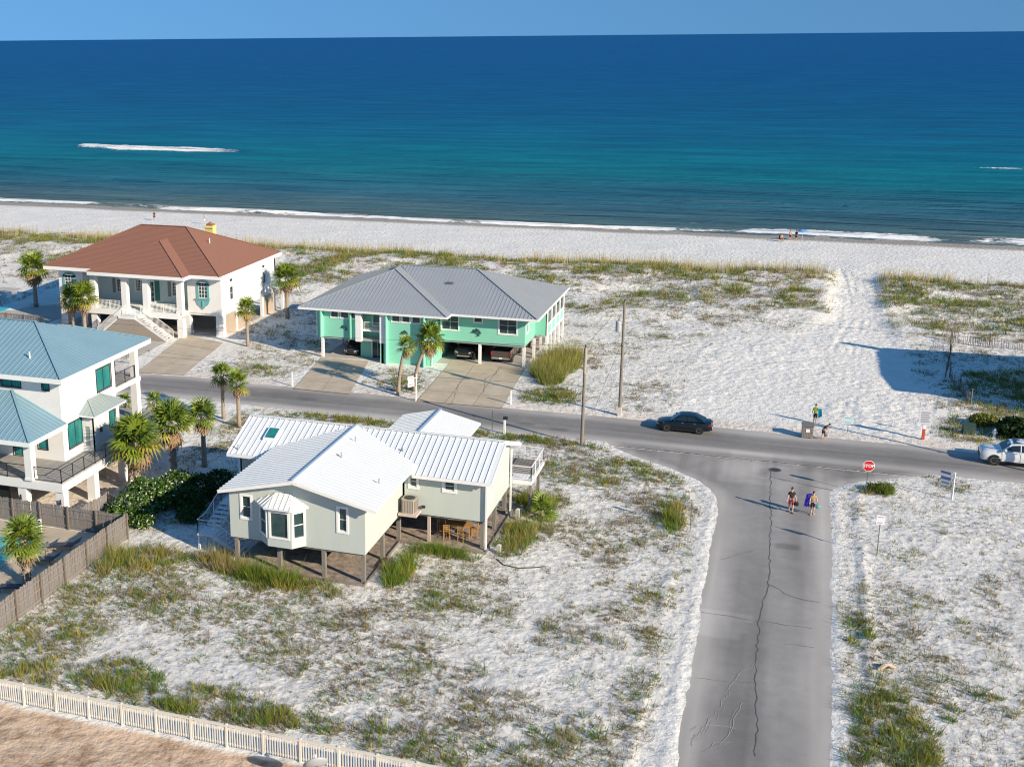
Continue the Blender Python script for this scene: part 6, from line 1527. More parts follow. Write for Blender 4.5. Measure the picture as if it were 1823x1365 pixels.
# for-sale style hanging signs
def hang_sign(label, x, y, h, rz, col, group=None, side=-1):
    t = thing('hanging_sign', label, 'sign', (x, y, 0), rz)
    mb = MB().box(-.055,.055,-.055,.055,-.1,h); mb.add([(-.08,-.08,h),(.08,-.08,h),(.08,.08,h),(-.08,.08,h),(0,0,h+.08)], [(0,1,4),(1,2,4),(2,3,4),(3,0,4),(0,3,2,1)]); mb.build('post', WHITE, t)
    MB().bar((-.14*side,0,h-.28),(1.05*side,0,h-.28),.05,.07).build('arm', WHITE, t)
    MB().box(min(.22*side,.92*side),max(.22*side,.92*side),-.012,.012,h-1.05,h-.36).build('panel', SIGNW, t)
    MB().box(min(.22*side,.92*side),max(.22*side,.92*side),-.016,-.0125,h-.62,h-.40).build('print', mat('sign_'+col[0], col[1], .5), t)
    MB().box(min(.3*side,.84*side),max(.3*side,.84*side),-.016,-.0125,h-.92,h-.78).build('print', INK, t)
    MB().box(min(.26*side,.96*side),max(.26*side,.96*side),-.012,.012,h-.2,h-.02).build('rider', mat('sign_'+col[0], col[1], .5), t)
    return t
hang_sign('white post with hanging panel in sand beyond the stop sign', 11.85, 88.8, 1.95, -.5, ('violet', (.16,.17,.34)))
hang_sign('white post with hanging panel among palms before the mint house', -31.9, 101.6, 1.9, .9, ('grey', (.5,.5,.52)))
def marker(name, label, cat, x, y, h, w, m_=WHITE, capm=None):
    t = thing(name, label, cat, (x, y, 0)); mb = MB().box(-w/2,w/2,-w/2,w/2,-.1,h); mb.build('post', m_, t)
    if capm: MB().box(-w*.75,w*1.5,-w*.8,w*.8,h,h+w*1.4).build('box', capm, t)
    else: MB().add([(-w*.6,-w*.6,h),(w*.6,-w*.6,h),(w*.6,w*.6,h),(-w*.6,w*.6,h),(0,0,h+w*.5)], [(0,1,4),(1,2,4),(2,3,4),(3,0,4),(0,3,2,1)]).build('cap', m_, t)
    return t
marker('mailbox', 'white post with dark mailbox beside road behind stilt house', 'mailbox', -21.5, 93.0, 1.3, .16, WHITE, DARKMETAL)
marker('marker_post', 'thin grey post beside road near the white mailbox post', 'post', -22.6, 93.2, 1.9, .05, STEEL)
marker('marker_post', 'white marker post at road edge below palms of mint house', 'post', -31.3, 99.7, 1.35, .13)
marker('marker_post', 'white marker post on sand beside narrow mint house drive', 'post', -43.9, 100.6, 1.3, .12)
marker('marker_post', 'white marker post at outer corner of wide mint house drive', 'post', -22.9, 101.3, 1.25, .13)
marker('gate_post', 'white gatepost below small palm beside raised deck', 'post', -49.6, 84.2, 1.6, .3)
marker('concrete_stub', 'short mossy concrete stub in grass near black hose', 'post', -16.3, 69.6, .55, .26, mat('mossy_concrete',(.36,.38,.30),.9,col2=(.45,.44,.40),vscale=3))
marker('concrete_stub', 'short concrete stub at downspout behind stilt house corner', 'post', -16.4, 75.4, .75, .26, mat('mossy_concrete',(.36,.38,.30)))
# ================================================================== street furniture
t = thing('litter_bin', 'grey slatted wooden litter bin enclosure with pale notice', 'bin', (2.15,100.1,0), .05)
me = MB().box(-.05,.05,-.015,.015,.05,1.0).mesh('slat'); me.materials.append(FENCEW)
for k in range(4):
    for i in range(7):
        u = -.36+.12*i; q = bpy.data.objects.new('slat', me); COL.objects.link(q); q.parent = t; q.location = [(u,-.4,0),(u,.4,0),(-.42,u,0),(.42,u,0)][k]; q.rotation_euler = (0,0,0 if k < 2 else math.pi/2)
MB().box(-.48,.48,-.47,.47,1.0,1.12).build('lid', mat('bin_lid',(.16,.15,.145),.8), t); MB().box(-.14,.16,-.425,-.418,.5,.78).build('notice', SIGNW, t)
t = thing('fire_hydrant', 'white fire hydrant in grass beside dark bush', 'hydrant', (16.5,104.6,.0)); HYD = mat('hydrant_white',(.75,.75,.73),.5)
MB().lathe([(.17,0),(.17,.06),(.12,.08),(.12,.5),(.17,.52),(.17,.56),(.14,.6),(.10,.7),(.03,.76)], (0,0,0), 14).build('barrel', HYD, t, smooth=False)
for d in ((1,0),(-1,0),(0,-1)): MB().cyl((d[0]*.1,d[1]*.1,.42),(d[0]*.22,d[1]*.22,.42),.06,.065,10).build('outlet_cap', HYD, t)
MB().cyl((0,0,.74),(0,0,.82),.03,n=5).build('operating_nut', HYD, t)
t = thing('utility_cabinet', 'dark green utility cabinet half hidden in verge grass', 'cabinet', (14.6,104.9,0), .1)
MB().box(-.45,.45,-.35,.35,-.05,.85).build('body', mat('cabinet_green',(.03,.06,.05),.5), t); MB().add([(-.48,-.38,.85),(.48,-.38,.85),(.48,.38,.85),(-.48,.38,.85),(-.48,0,.98),(.48,0,.98)], [(0,1,5,4),(2,3,4,5),(1,2,5),(3,0,4),(0,3,2,1)]).build('lid', mat('cabinet_green',(.03,.06,.05)), t)
P = atz(1380,836); t = thing('manhole_cover', 'round iron manhole cover set in the junction asphalt', 'manhole', (P[0],P[1],-.012))
MB().lathe([(.48,.0),(.48,.012),(.40,.012)], (0,0,0), 24).build('frame', mat('manhole_frame',(.16,.155,.15),.7), t); MB().lathe([(.385,.0),(.385,.016),(.34,.02)], (0,0,0), 24).build('lid', mat('iron_cover',(.045,.043,.042),.6,bump=.5,bscale=30), t)
# ================================================================== by the stilt house
AC = thing('air_conditioner', 'beige round-cornered air conditioner on bracket at the wall corner', 'air conditioner', (-22.1,69.05,2.28)); ACM = mat('ac_beige',(.36,.31,.27),.6)
n = 28; rr = []
def rbox(w, r, n=6):
    P = []
    for (sx, sy, a0) in ((1,1,0),(-1,1,90),(-1,-1,180),(1,-1,270)):
        for i in range(n+1):
            a = math.radians(a0+90*i/n); P.append((sx*(w-r)+r*math.cos(a), sy*(w-r)+r*math.sin(a)))
    return P
def prism(P, z0, z1): 
    k = len(P); return MB().add([(x,y,z0) for x,y in P]+[(x,y,z1) for x,y in P], [tuple(range(k-1,-1,-1)), tuple(range(k,2*k))]+[(i,(i+1)%k,k+(i+1)%k,k+i) for i in range(k)])
prism(rbox(.44,.16), .06, .95).build('casing', ACM, AC); prism(rbox(.46,.16), .95, 1.02).build('top_cover', ACM, AC)
for i in range(20):
    a = 2*math.pi*i/20; x, y = .45*max(-1,min(1,1.3*math.cos(a))), .45*max(-1,min(1,1.3*math.sin(a))); MB().box(x-.012,x+.012,y-.012,y+.012,.12,.93).build('grille_bar', mat('ac_dark',(.2,.17,.15),.6), AC)
MB().lathe([(.36,1.022),(.36,1.03),(.1,1.05)], (0,0,0), 20).build('fan_grille', DARKMETAL, AC)
mb = MB().box(-.62,.62,-.55,.55,-.1,.06); mb.bar((-.5,.5,-.1),(-.5,-.4,-.1),.06); mb.bar((.5,.5,-.1),(.5,-.4,-.1),.06); mb.build('bracket', mat('bracket_tan',(.52,.44,.38),.8), AC); MB().box(.66,.86,.50,.62,.18,.34).build('junction_box', DARKMETAL, AC)
TEAK = mat('teak', (.34,.18,.06), .65, col2=(.46,.26,.09), vscale=5, stretch=(.6,5,5))
def table(x, y, rz):
    t = thing('dining_table', 'tall orange wooden slatted table on brick pavers under stilt house', 'table', (x, y, .1), rz)
    for i in range(7): MB().box(-.85,.85,-.42+.12*i+.006,-.42+.12*i+.114,.92,.955).build('top_slat', TEAK, t)
    MB().box(-.8,.8,-.38,.38,.82,.918).build('apron', TEAK, t)
    for sx in (-1,1):
        for sy in (-1,1): MB().box(sx*.76-.04,sx*.76+.04,sy*.34-.04,sy*.34+.04,0,.82).build('leg', TEAK, t)
def stool(x, y, rz, label, group):
    t = thing('bar_chair', label, 'chair', (x, y, .1), rz, group)
    MB().box(-.21,.21,-.2,.2,.62,.66).build('seat', TEAK, t)
    for sx in (-1,1):
        MB().box(sx*.19-.02,sx*.19+.02,-.2,-.16,0,.62).build('leg', TEAK, t); MB().bar((sx*.19,.18,0),(sx*.19,.24,1.12),.04).build('leg', TEAK, t)
        MB().bar((sx*.19,-.18,.25),(sx*.19,.18,.25),.03).build('stretcher', TEAK, t)
    for z in (.8,.92,1.04): MB().box(-.17,.17,.20,.235,z,z+.07).build('back_slat', TEAK, t)
table(-19.4,71.2,.12)
stool(-18.35,71.35,-1.45,'wooden high-back chair at sunny end of the outdoor table','chairs at the outdoor table'); stool(-19.0,70.45,3.0,'wooden high-back chair in front of sunny half of outdoor table','chairs at the outdoor table')
stool(-20.0,70.45,3.3,'wooden high-back chair in front of shaded half of outdoor table','chairs at the outdoor table'); stool(-20.6,71.3,1.5,'wooden high-back chair in shade at dark end of outdoor table','chairs at the outdoor table')
BRICK = [mat('red_brick',(.34,.13,.075),.9,var=.15,vscale=6), mat('brown_brick',(.27,.12,.08),.9,var=.15,vscale=6), mat('pale_brick',(.40,.20,.13),.9,var=.15,vscale=6)]
t = thing('brick_planter', 'low red brick planter wall in the shade under stilt house', 'planter', (-26,66.5,.1))
MB().box(-1.1,1.1,-.18,.18,0,.36).build('mortar_core', mat('mortar',(.40,.37,.33),.95), t)
for c in range(5):
    for i in range(11):
        x = -1.1+.2*i+(.1 if c%2 else 0)
        if x+.19 < 1.18: MB().box(x+.006,x+.194,-.2,.2,.005+.075*c,.07+.075*c).build('brick', random.choice(BRICK), t)
h = [(-16.2,68.6),(-15.6,67.9),(-14.6,67.7),(-13.6,68.1),(-13.1,68.5)]
o = MB().tube([(x,y,float(ground_z(x,y))+.03) for x,y in h], .035, 6).build('garden_hose', BLACK); tag(o, 'black hose lying on sand near stilt house corner', 'hose')
t = thing('folded_umbrella', 'dark red folded umbrella lying on pavers beside corner piling', 'umbrella', (-22.9,65.0,.12)); MB().cyl((0,0,.08),(.2,1.1,.1),.05,.12,8).build('canopy', mat('dark_red_cloth',(.10,.02,.03),.8), t); MB().cyl((0,-.3,.08),(0,0,.08),.02,n=6).build('pole', DARKMETAL, t)
# ================================================================== pool side
LW = mat('lounger_dark', (.03,.035,.05), .6); LB = mat('lounger_sling', (.05,.06,.10), .8)
def lounger(x, y, rz, label, m_):
    t = thing('sun_lounger', label, 'sun lounger', (x, y, .1), rz, 'sun loungers by the pool')
    mb = MB(); 
    for s in (-.3,.3): mb.bar((-.95,s,.3),(.35,s,.3),.04); mb.bar((.35,s,.3),(.95,s,.68),.04)
    mb.build('frame', LW, t); mb = MB().box(-.93,.35,-.28,.28,.30,.325); mb.build('seat', m_, t)
    MB().bar((.36,0,.325),(.94,0,.70),.56,.03).build('backrest', m_, t)
    for a in (-.8,.3):
        for s in (-.3,.3): MB().bar((a,s,0),(a,s,.3),.035).build('leg', LW, t)
lounger(-42.9,61.2,.35,'dark sun lounger half in sun near the pool fence corner',LB); lounger(-42.9,58.9,.3,'dark sun lounger beside a grey side table by the pool palm',LB); lounger(-42.4,54.9,.3,'dark sun lounger at the foot of the pool palm',LB)
lounger(-44.2,60.6,.3,'pale grey sun lounger in full sun at pool edge', mat('grey_sling',(.22,.22,.21),.8))
t = thing('side_table', 'low grey table between loungers on the pool deck', 'table', (-43.9,59.6,.1)); MB().box(-.3,.3,-.3,.3,.42,.45).build('top', mat('grey_sling',(.22,.22,.21)), t)
for s in (-1,1):
    for q in (-1,1): MB().bar((s*.26,q*.26,0),(s*.26,q*.26,.42),.03).build('leg', LW, t)
t = thing('adirondack_chair', 'white slatted armchair standing by the pool fence', 'chair', (-46.6,63.2,.1), 2.2)
for i in range(5): MB().bar((-.24+.12*i,.2,.3),(-.24+.12*i+.02*(i-2),.55,1.0),.1,.02).build('back_slat', WHITE, t)
MB().bar((0,-.3,.38),(0,.25,.3),.56,.03).build('seat', WHITE, t)
for s in (-1,1): MB().bar((s*.34,-.35,.58),(s*.34,.35,.58),.13,.025).build('armrest', WHITE, t); MB().bar((s*.33,-.3,0),(s*.33,-.3,.57),.07).build('leg', WHITE, t); MB().bar((s*.3,.5,0),(s*.3,-.3,.36),.06).build('leg', WHITE, t)
# neighbour pool and chairs behind the brown-roofed house
struct('pool_terrace', MB().slab([(-110,112.5,.06),(-81.5,112.5,.06),(-81.5,132,.06),(-110,132,.06)], .1), CONC2)
struct('garden_pool', MB().slab([(-108,117.0,.09),(-90.5,117.0,.09),(-90.5,122,.09),(-108,122,.09)], .1), POOL)
board_fence('board fence enclosing the garden pool of brown-roofed house', [(-80.3,113.2),(-104,113.2)], 1.6, sp=.2)
for i, (x, y) in enumerate(((-92.3,125.6),(-93.6,125.2))):
    t = thing('garden_chair', ['white garden chair beside far pool, nearer the house','white garden chair beside far pool, farther from the house'][i], 'chair', (x,y,.07), .4, 'white chairs by the far pool')
    MB().box(-.3,.3,-.3,.3,.35,.41).build('seat', WHITE, t); MB().bar((0,.3,.4),(0,.45,1.0),.6,.05).build('backrest', WHITE, t)
    for s in (-1,1):
        for q in (-1,1): MB().bar((s*.27,q*.27,0),(s*.27,q*.27,.35),.05).build('leg', WHITE, t)
# satellite dish at the bottom edge
D = thing('satellite_dish', 'grey satellite dish on a mast in dirt yard beside picket fence', 'satellite dish', (-17.75,42.1,-.05)); DG = mat('dish_grey',(.36,.38,.40),.5)
MB().cyl((0,0,-.1),(0,0,1.45),.035,n=10).build('mast', DG, D)
mb = MB(); rings = []; N_ = 20; vs_ = []; fs_2 = []
for k in range(5):
    r = .55*k/4
    for j in range(N_): a = 2*math.pi*j/N_; vs_.append((r*math.cos(a), r*r*.55, r*math.sin(a)*1.05))
for k in range(4):
    for j in range(N_): fs_2.append((k*N_+j, k*N_+(j+1)%N_, (k+1)*N_+(j+1)%N_, (k+1)*N_+j))
mb.add(vs_, fs_2); o = mb.build('reflector', DG, D, smooth=True); o.location = (0,.1,1.55); o.rotation_euler = (math.radians(35), 0, math.radians(35))
so_ = o.modifiers.new('thick', 'SOLIDIFY'); so_.thickness = .02
MB().bar((0,.1,1.3),(-.35,.75,1.55),.03).build('feed_arm', DARKMETAL, D); MB().box(-.41,-.29,.70,.82,1.52,1.64).build('feed_horn', WHITE, D)
t = thing('driftwood_stump', 'pale broken driftwood lump in green roadside grass', 'driftwood', tuple(atz(1578,1192)), .4); DW = mat('driftwood',(.45,.34,.24),.9,col2=(.58,.48,.37),vscale=4,bump=.4,bscale=8)
MB().tube([(-.45,0,.05),(-.1,.05,.22),(.25,.1,.2),(.5,.0,.06)],[.08,.14,.12,.05],7).build('trunk', DW, t); MB().tube([(0,0,.15),(.1,-.25,.3)],[.09,.03],6).build('branch', DW, t)
# ================================================================== vehicles (local x forward, y left, z up)
def loft(sections, cap_ends=True):
    """sections: list of rings (same length) of 3D points"""
    mb = MB(); n = len(sections[0]); vs = [p for s in sections for p in s]
    fs = [(i*n+j, i*n+(j+1)%n, (i+1)*n+(j+1)%n, (i+1)*n+j) for i in range(len(sections)-1) for j in range(n)]
    if cap_ends: fs += [tuple(range(n-1,-1,-1)), tuple(range((len(sections)-1)*n, len(sections)*n))]
    return mb.add(vs, fs)
def ring(x, w, zb, zs, zt, crown=.55):
    """cross-section of the lower body: sill, flank, shoulder, deck"""
    h = zs-zb
    half = [(.80*w,zb),(.955*w,zb+.06*h),(1.0*w,zb+.38*h),(.985*w,zb+.72*h),(.93*w,zs),(crown*w,zt)]
    R_ = [(x, y, z) for y, z in half]; L_ = [(x, -y, z) for y, z in reversed(half)]
    return R_+L_
def wheel(parent, x, y, r, side, rimcol):
    w = .22; mb = MB(); n = 24; prof = [(.62,.0),(.93,.0),(1.0,.22),(1.0,.78),(.93,1.0),(.62,1.0)]
    vs = []
    for rr, f in prof:
        for j in range(n):
            a = 2*math.pi*j/n; vs.append((x+math.cos(a)*rr*r, y+side*(f-1.0)*w, r+math.sin(a)*rr*r))
    k = len(prof); mb.add(vs, [(i*n+j, i*n+(j+1)%n, (i+1)*n+(j+1)%n, (i+1)*n+j) for i in range(k-1) for j in range(n)])
    wh = mb.build('wheel', BLACK, parent)
    rm = MB(); rm.cyl((x,y-side*.10,r),(x,y-side*.055,r),r*.63,n=20)
    wheel_rim = rm.build('rim', mat('rim_disc',(.22,.22,.23),.4) , wh)
    sp = MB()
    for i in range(5):
        a = 2*math.pi*i/5+.3; sp.bar((x,y-side*.04,r),(x+math.cos(a)*r*.6,y-side*.04,r+math.sin(a)*r*.6),.12,.03,up=(0,1,0))
    sp.cyl((x,y-side*.05,r),(x,y-side*.015,r),r*.16,n=10); 
    vs = []
    for rr in (.56,.65):
        for f in (-.06,-.01):
            for j in range(20): a = 2*math.pi*j/20; vs.append((x+math.cos(a)*rr*r, y+side*f, r+math.sin(a)*rr*r))
    sp.add(vs, [q for j in range(20) for q in ((20+j,20+(j+1)%20,60+(j+1)%20,60+j),(60+j,60+(j+1)%20,40+(j+1)%20,40+j),(j,(j+1)%20,20+(j+1)%20,20+j))])
    sp.build('spokes', rimcol, wh)
def car(name, label, cat, loc, rz, paint, kind, group=None, grille=True):
    t = thing(name, label, cat, loc, rz, group)
    GL = mat('car_glass', (.012,.02,.028), .03, spec=.8); HL = mat('headlamp', (.62,.65,.68), .08, spec=.8); TL = mat('tail_lamp', (.42,.008,.02), .15, spec=.7); CHR = mat('chrome', (.62,.63,.65), .18, metal=1.0)
    RIM = mat('alloy_rim', (.52,.52,.53), .3, metal=.8); TRIM = mat('black_trim', (.015,.015,.017), .5)
    if kind == 'sedan':
        W = .85; zb = .22; r = .31; xf, xr = 1.32, -1.28
        st = [(2.22,.55,.34,.60,.62),(2.14,.70,.26,.68,.72),(1.95,.80,.22,.74,.79),(1.5,.84,.22,.82,.88),(1.0,.85,.22,.88,.95),(.55,.85,.22,.91,.98),(-.4,.85,.22,.93,.98),(-1.2,.85,.22,.95,1.0),(-1.75,.83,.24,.97,1.03),(-2.08,.78,.28,.95,1.03),(-2.22,.68,.34,.86,.94),(-2.26,.58,.40,.74,.76)]
        gh = [(1.02,.97),(.30,1.46),(-.35,1.50),(-.85,1.46),(-1.72,1.04)]; bw, tw = .78, .56
        side = [((.78,1.0),(.24,1.38),(-.22,1.42),(-.26,1.0)), ((-.32,1.0),(-.28,1.42),(-.80,1.37),(-1.15,1.04))]
    elif kind == 'suv':
        W = .97; zb = .30; r = .385; xf, xr = 1.48, -1.48
        st = [(2.44,.66,.46,.80,.82),(2.40,.80,.38,.92,.96),(2.28,.90,.32,1.02,1.08),(1.9,.95,.30,1.07,1.16),(1.3,.97,.30,1.10,1.19),(.8,.97,.30,1.12,1.20),(-.5,.97,.30,1.14,1.2),(-1.6,.97,.30,1.15,1.2),(-2.2,.94,.34,1.14,1.2),(-2.42,.86,.40,1.08,1.16),(-2.46,.80,.46,.9,.95)]
        gh = [(1.08,1.18),(.40,1.70),(-.4,1.77),(-1.9,1.72),(-2.32,1.18)]; bw, tw = .90, .70
        side = [((.86,1.22),(.34,1.62),(-.22,1.68),(-.24,1.2)), ((-.32,1.2),(-.30,1.68),(-1.05,1.67),(-1.10,1.2)), ((-1.18,1.2),(-1.14,1.66),(-1.78,1.62),(-1.95,1.22))]
    else:   # pickup
        W = 1.0; zb = .42; r = .41; xf, xr = 1.85, -1.85
        st = [(2.86,.80,.52,.98,1.0),(2.80,.92,.46,1.12,1.15),(2.6,.97,.42,1.18,1.24),(1.9,.99,.42,1.22,1.28),(1.2,1.0,.42,1.24,1.30),(.4,1.0,.42,1.25,1.28),(-.9,1.0,.42,1.26,1.27),(-.95,1.0,.42,1.30,.82),(-2.75,1.0,.44,1.30,.82),(-2.80,1.0,.46,1.30,1.31),(-2.86,.97,.50,1.26,1.27)]
        gh = [(1.28,1.26),(.62,1.80),(-.2,1.87),(-.72,1.82),(-.92,1.26)]; bw, tw = .92, .72
        side = [((1.04,1.30),(.56,1.73),(.06,1.78),(.04,1.28)), ((-.02,1.28),(.0,1.78),(-.60,1.75),(-.72,1.30))]
    secs = [ring(x, w, b, s, tp, .62 if not (kind == 'pickup' and -2.8 < x < -.93) else .86) for x, w, b, s, tp in st]
    body = loft(secs).build('body', paint, t, smooth=True)
    bv = body.modifiers.new('e', 'EDGE_SPLIT'); bv.split_angle = math.radians(38)
    # cabin shell
    xs = [p[0] for p in gh]; zs = [p[1] for p in gh]
    def wat(z): 
        f = (z-zs[0])/(max(zs)-zs[0]); return bw+(tw-bw)*max(0,min(1,f))
    rings_ = []
    sh = MB(); vsL = [(x, wat(z), z) for x, z in gh]; vsR = [(x, -wat(z), z) for x, z in gh]; n = len(gh)
    mid = [(x, 0, z+(.035 if 0 < i < n-1 else .0)) for i, (x, z) in enumerate(gh)]
    sh.add(vsL+mid+vsR, [(i, i+1, n+i+1, n+i) for i in range(n-1)]+[(n+i, n+i+1, 2*n+i+1, 2*n+i) for i in range(n-1)]+[tuple(range(n-1,-1,-1)), tuple(range(2*n, 3*n))])
    cab = sh.build('cabin', paint, t)
    def pane(nm, quad, off):
        P = [Vector(q)+Vector(off) for q in quad]; MB().add(P, [tuple(range(len(P)))]).build(nm, GL, t)
    def lerp(a, b, f): return tuple(a[i]+(b[i]-a[i])*f for i in range(3))
    def glazing(nm, i, off, lo=.1, hi=.93, inset=.07):
        a, b = vsL[i], vsL[i+1]; c, d = vsR[i], vsR[i+1]; A, B, C, D_ = lerp(a,b,lo), lerp(a,b,hi), lerp(c,d,hi), lerp(c,d,lo)
        m0, m1 = lerp(mid[i],mid[i+1],lo), lerp(mid[i],mid[i+1],hi)
        k = lambda p, s: (p[0], p[1]-s*inset, p[2]); pane(nm, [k(A,1), k(B,1), (m1[0],0,m1[2]), k(C,-1), k(D_,-1), (m0[0],0,m0[2])], off)
    glazing('windshield', 0, (.012,0,.014)); glazing('rear_window', n-2, (-.014,0,.014), .08, .86)
    for q in side:
        for s in (1,-1):
            P = [(x, s*(wat(z)+.012), z) for x, z in q]; MB().add(P, [tuple(range(len(P)))]).build('side_window', GL, t)
    if kind == 'suv':
        MB().add([(.2,.56,1.765),(.2,-.56,1.765),(-1.7,-.56,1.80),(-1.7,.56,1.80)], [(0,1,2,3)]).build('roof_glass', GL, t)
        for s in (1,-1): MB().bar((.2,s*.66,1.78),(-1.9,s*.66,1.79),.04,.05).build('roof_rail', CHR, t)
    # wheels and arches
    for x in (xf, xr):
        for s in (1,-1):
            MB().cyl((x,s*(W-.24),r+.02),(x,s*(W-.002),r+.02),r*1.17,n=20).build('wheel_arch', TRIM, t); wheel(t, x, s*(W+.012), r, s, RIM)
    f = st[0]; b = st[-1]; zf = f[3]; zr = b[3]
    for s in (1,-1):
        MB().add([(st[2][0]+.06,s*st[2][1]*.985,zf+.08),(st[1][0]+.04,s*st[1][1]*.98,zf+.06),(st[0][0]+.03,s*st[0][1]*.72,zf-.02),(st[0][0]+.03,s*st[0][1]*.72,zf-.13),(st[1][0]+.05,s*st[1][1]*1.0,zf-.08),(st[2][0]+.05,s*st[2][1]*1.005,zf-.02)], [(0,1,2,3,4,5)]).build('headlight', HL, t)
        if kind == 'pickup': MB().box(-2.885,-2.80,min(s*.86,s*1.005),max(s*.86,s*1.005),.86,1.24).build('tail_light', TL, t)
        else: MB().add([(b[0]-.02,s*b[1]*.8,zr+.02),(st[-2][0]-.03,s*st[-2][1]*1.0,zr+.12),(st[-3][0]+.02,s*st[-3][1]*1.012,zr+.16),(st[-3][0]+.10,s*st[-3][1]*1.012,zr-.03),(st[-2][0]-.04,s*st[-2][1]*1.02,zr-.10),(b[0]-.025,s*b[1]*.8,zr-.12)], [(0,1,2,3,4,5)]).build('tail_light', TL, t)
        mx = gh[0][0]-.28; mz = zs[0]+.1; mb = MB().box(mx-.08,mx+.06,min(s*(bw+.06),s*(bw+.26)),max(s*(bw+.06),s*(bw+.26)),mz-.06,mz+.09); mb.box(mx-.02,mx+.02,min(s*(bw-.05),s*(bw+.06)),max(s*(bw-.05),s*(bw+.06)),mz-.02,mz+.02); mb.build('mirror', paint, t)
        for hx in ((.05,-.92) if kind != 'pickup' else (.22,-.5)): MB().box(hx-.11,hx+.11,min(s*W*.96,s*(W*.98+.03)),max(s*W*.96,s*(W*.98+.03)),zs[0]-.14,zs[0]-.10).build('door_handle', CHR, t)
        for dx in ([.98,-.28,-1.2] if kind != 'pickup' else [1.2,.02,-.85]): MB().box(dx-.006,dx+.006,min(s*W*.985,s*(W+.004)),max(s*W*.985,s*(W+.004)),zb+.12,zs[0]-.04).build('door_seam', TRIM, t)
        MB().box(xr+r*1.25,xf-r*1.25,min(s*W*.9,s*W*.99),max(s*W*.9,s*W*.99),zb-.04,zb+.07).build('sill', TRIM, t)
    if grille:
        MB().box(f[0]-.05,f[0]+.035,-f[1]*.66,f[1]*.66,zf-.22,zf-.03).build('grille', TRIM, t); MB().box(f[0]-.05,f[0]+.03,-f[1]*.8,f[1]*.8,f[2]-.02,f[2]+.1).build('front_bumper', TRIM if kind != 'pickup' else CHR, t)
    MB().box(b[0]-.04,b[0]+.05,-b[1]*.95,b[1]*.95,b[2]-.06,b[2]+.14).build('rear_bumper', CHR if kind == 'pickup' else paint, t)
    MB().box(b[0]-.048,b[0]-.04,-.16,.16,b[2]-.02,b[2]+.12).build('license_plate', SIGNW, t)
    if kind == 'pickup':
        MB().box(-2.74,-.96,-.84,.84,.83,.86).build('bed_floor', TRIM, t); MB().box(-2.875,-2.865,-.80,.80,.72,1.2).build('tailgate', paint, t)
    return t
NAVY = mat('dark_blue_paint', (.004,.010,.016), .12, spec=.5, coat=.4); WPAINT = mat('white_car_paint', (.72,.74,.75), .22, spec=.5, coat=.7); BLKP = mat('black_car_paint', (.008,.008,.009), .2, coat=.8); BRNP = mat('brown_grey_paint', (.085,.07,.066), .25, metal=.3, coat=.8); GRYP = mat('dark_grey_paint', (.03,.034,.038), .25, coat=.8)
car('sedan', 'dark blue-black sedan parked on the sand edge of shore road', 'car', (-7.55,98.75,0), math.pi-.0, NAVY, 'sedan', 'cars parked along the road')
car('suv', 'white SUV with black glass roof parked at the road verge', 'car', (17.05,98.35,0), math.pi, WPAINT, 'suv', 'cars parked along the road')
car('pickup_truck', 'black pickup parked nose out in the mint house carport', 'truck', (-30.8,116.9,.07), -math.pi/2, BLKP, 'pickup', 'trucks under the mint house')
car('pickup_truck', 'brown-grey pickup parked tail out in the mint house carport', 'truck', (-27.0,117.2,.07), math.pi/2, BRNP, 'pickup', 'trucks under the mint house')
car('sedan', 'dark grey car under the far carport bay of mint house', 'car', (-42.4,114.6,.07), -math.pi/2, GRYP, 'sedan')
# ================================================================== people
SKIN = [mat('skin_tan', (.48,.27,.18), .6), mat('skin_fair', (.60,.38,.28), .6)]
def skinned(name, chains, parent, m_, sub=2):
    """chains: list of [(x,y,z,r),...]; a point equal to an earlier one joins it. first point is the root"""
    vs = []; rs = []; es = []; idx = {}
    for ch in chains:
        prev = None
        for (x, y, z, r) in ch:
            k = (round(x,4), round(y,4), round(z,4))
            if k not in idx: idx[k] = len(vs); vs.append((x,y,z)); rs.append(r)
            i = idx[k]
            if prev is not None and prev != i: es.append((prev, i))
            prev = i
    me = bpy.data.meshes.new(name); me.from_pydata(vs, es, []); me.update()
    o = bpy.data.objects.new(name, me); COL.objects.link(o); o.parent = parent; me.materials.append(m_)
    sk = o.modifiers.new('skin', 'SKIN'); sk.use_smooth_shade = True
    if not me.skin_vertices: 
        pass
    lay = me.skin_vertices[0].data if len(me.skin_vertices) else None
    if lay is None:
        bm = bmesh.new(); bm.from_mesh(me); bm.verts.layers.skin.verify(); bm.to_mesh(me); bm.free(); lay = me.skin_vertices[0].data
    for i, r in enumerate(rs): lay[i].radius = (r, r)
    lay[0].use_root = True
    ss = o.modifiers.new('sub', 'SUBSURF'); ss.levels = sub; ss.render_levels = sub
    return o
def ellipsoid(c, rx, ry, rz, n=12, m=8, zmin=-1.0):
    prof = []; mb = MB(); vs = []
    ks = [max(zmin, math.sin(-math.pi/2+math.pi*i/m)) for i in range(m+1)]
    for s in ks:
        q = math.sqrt(max(0.0004, 1-s*s))
        for j in range(n): a = 2*math.pi*j/n; vs.append((c[0]+rx*q*math.cos(a), c[1]+ry*q*math.sin(a), c[2]+rz*s))
    mb.add(vs, [(i*n+j, i*n+(j+1)%n, (i+1)*n+(j+1)%n, (i+1)*n+j) for i in range(m) for j in range(n)]+[tuple(range(n-1,-1,-1)), tuple(range(m*n,(m+1)*n))])
    return mb
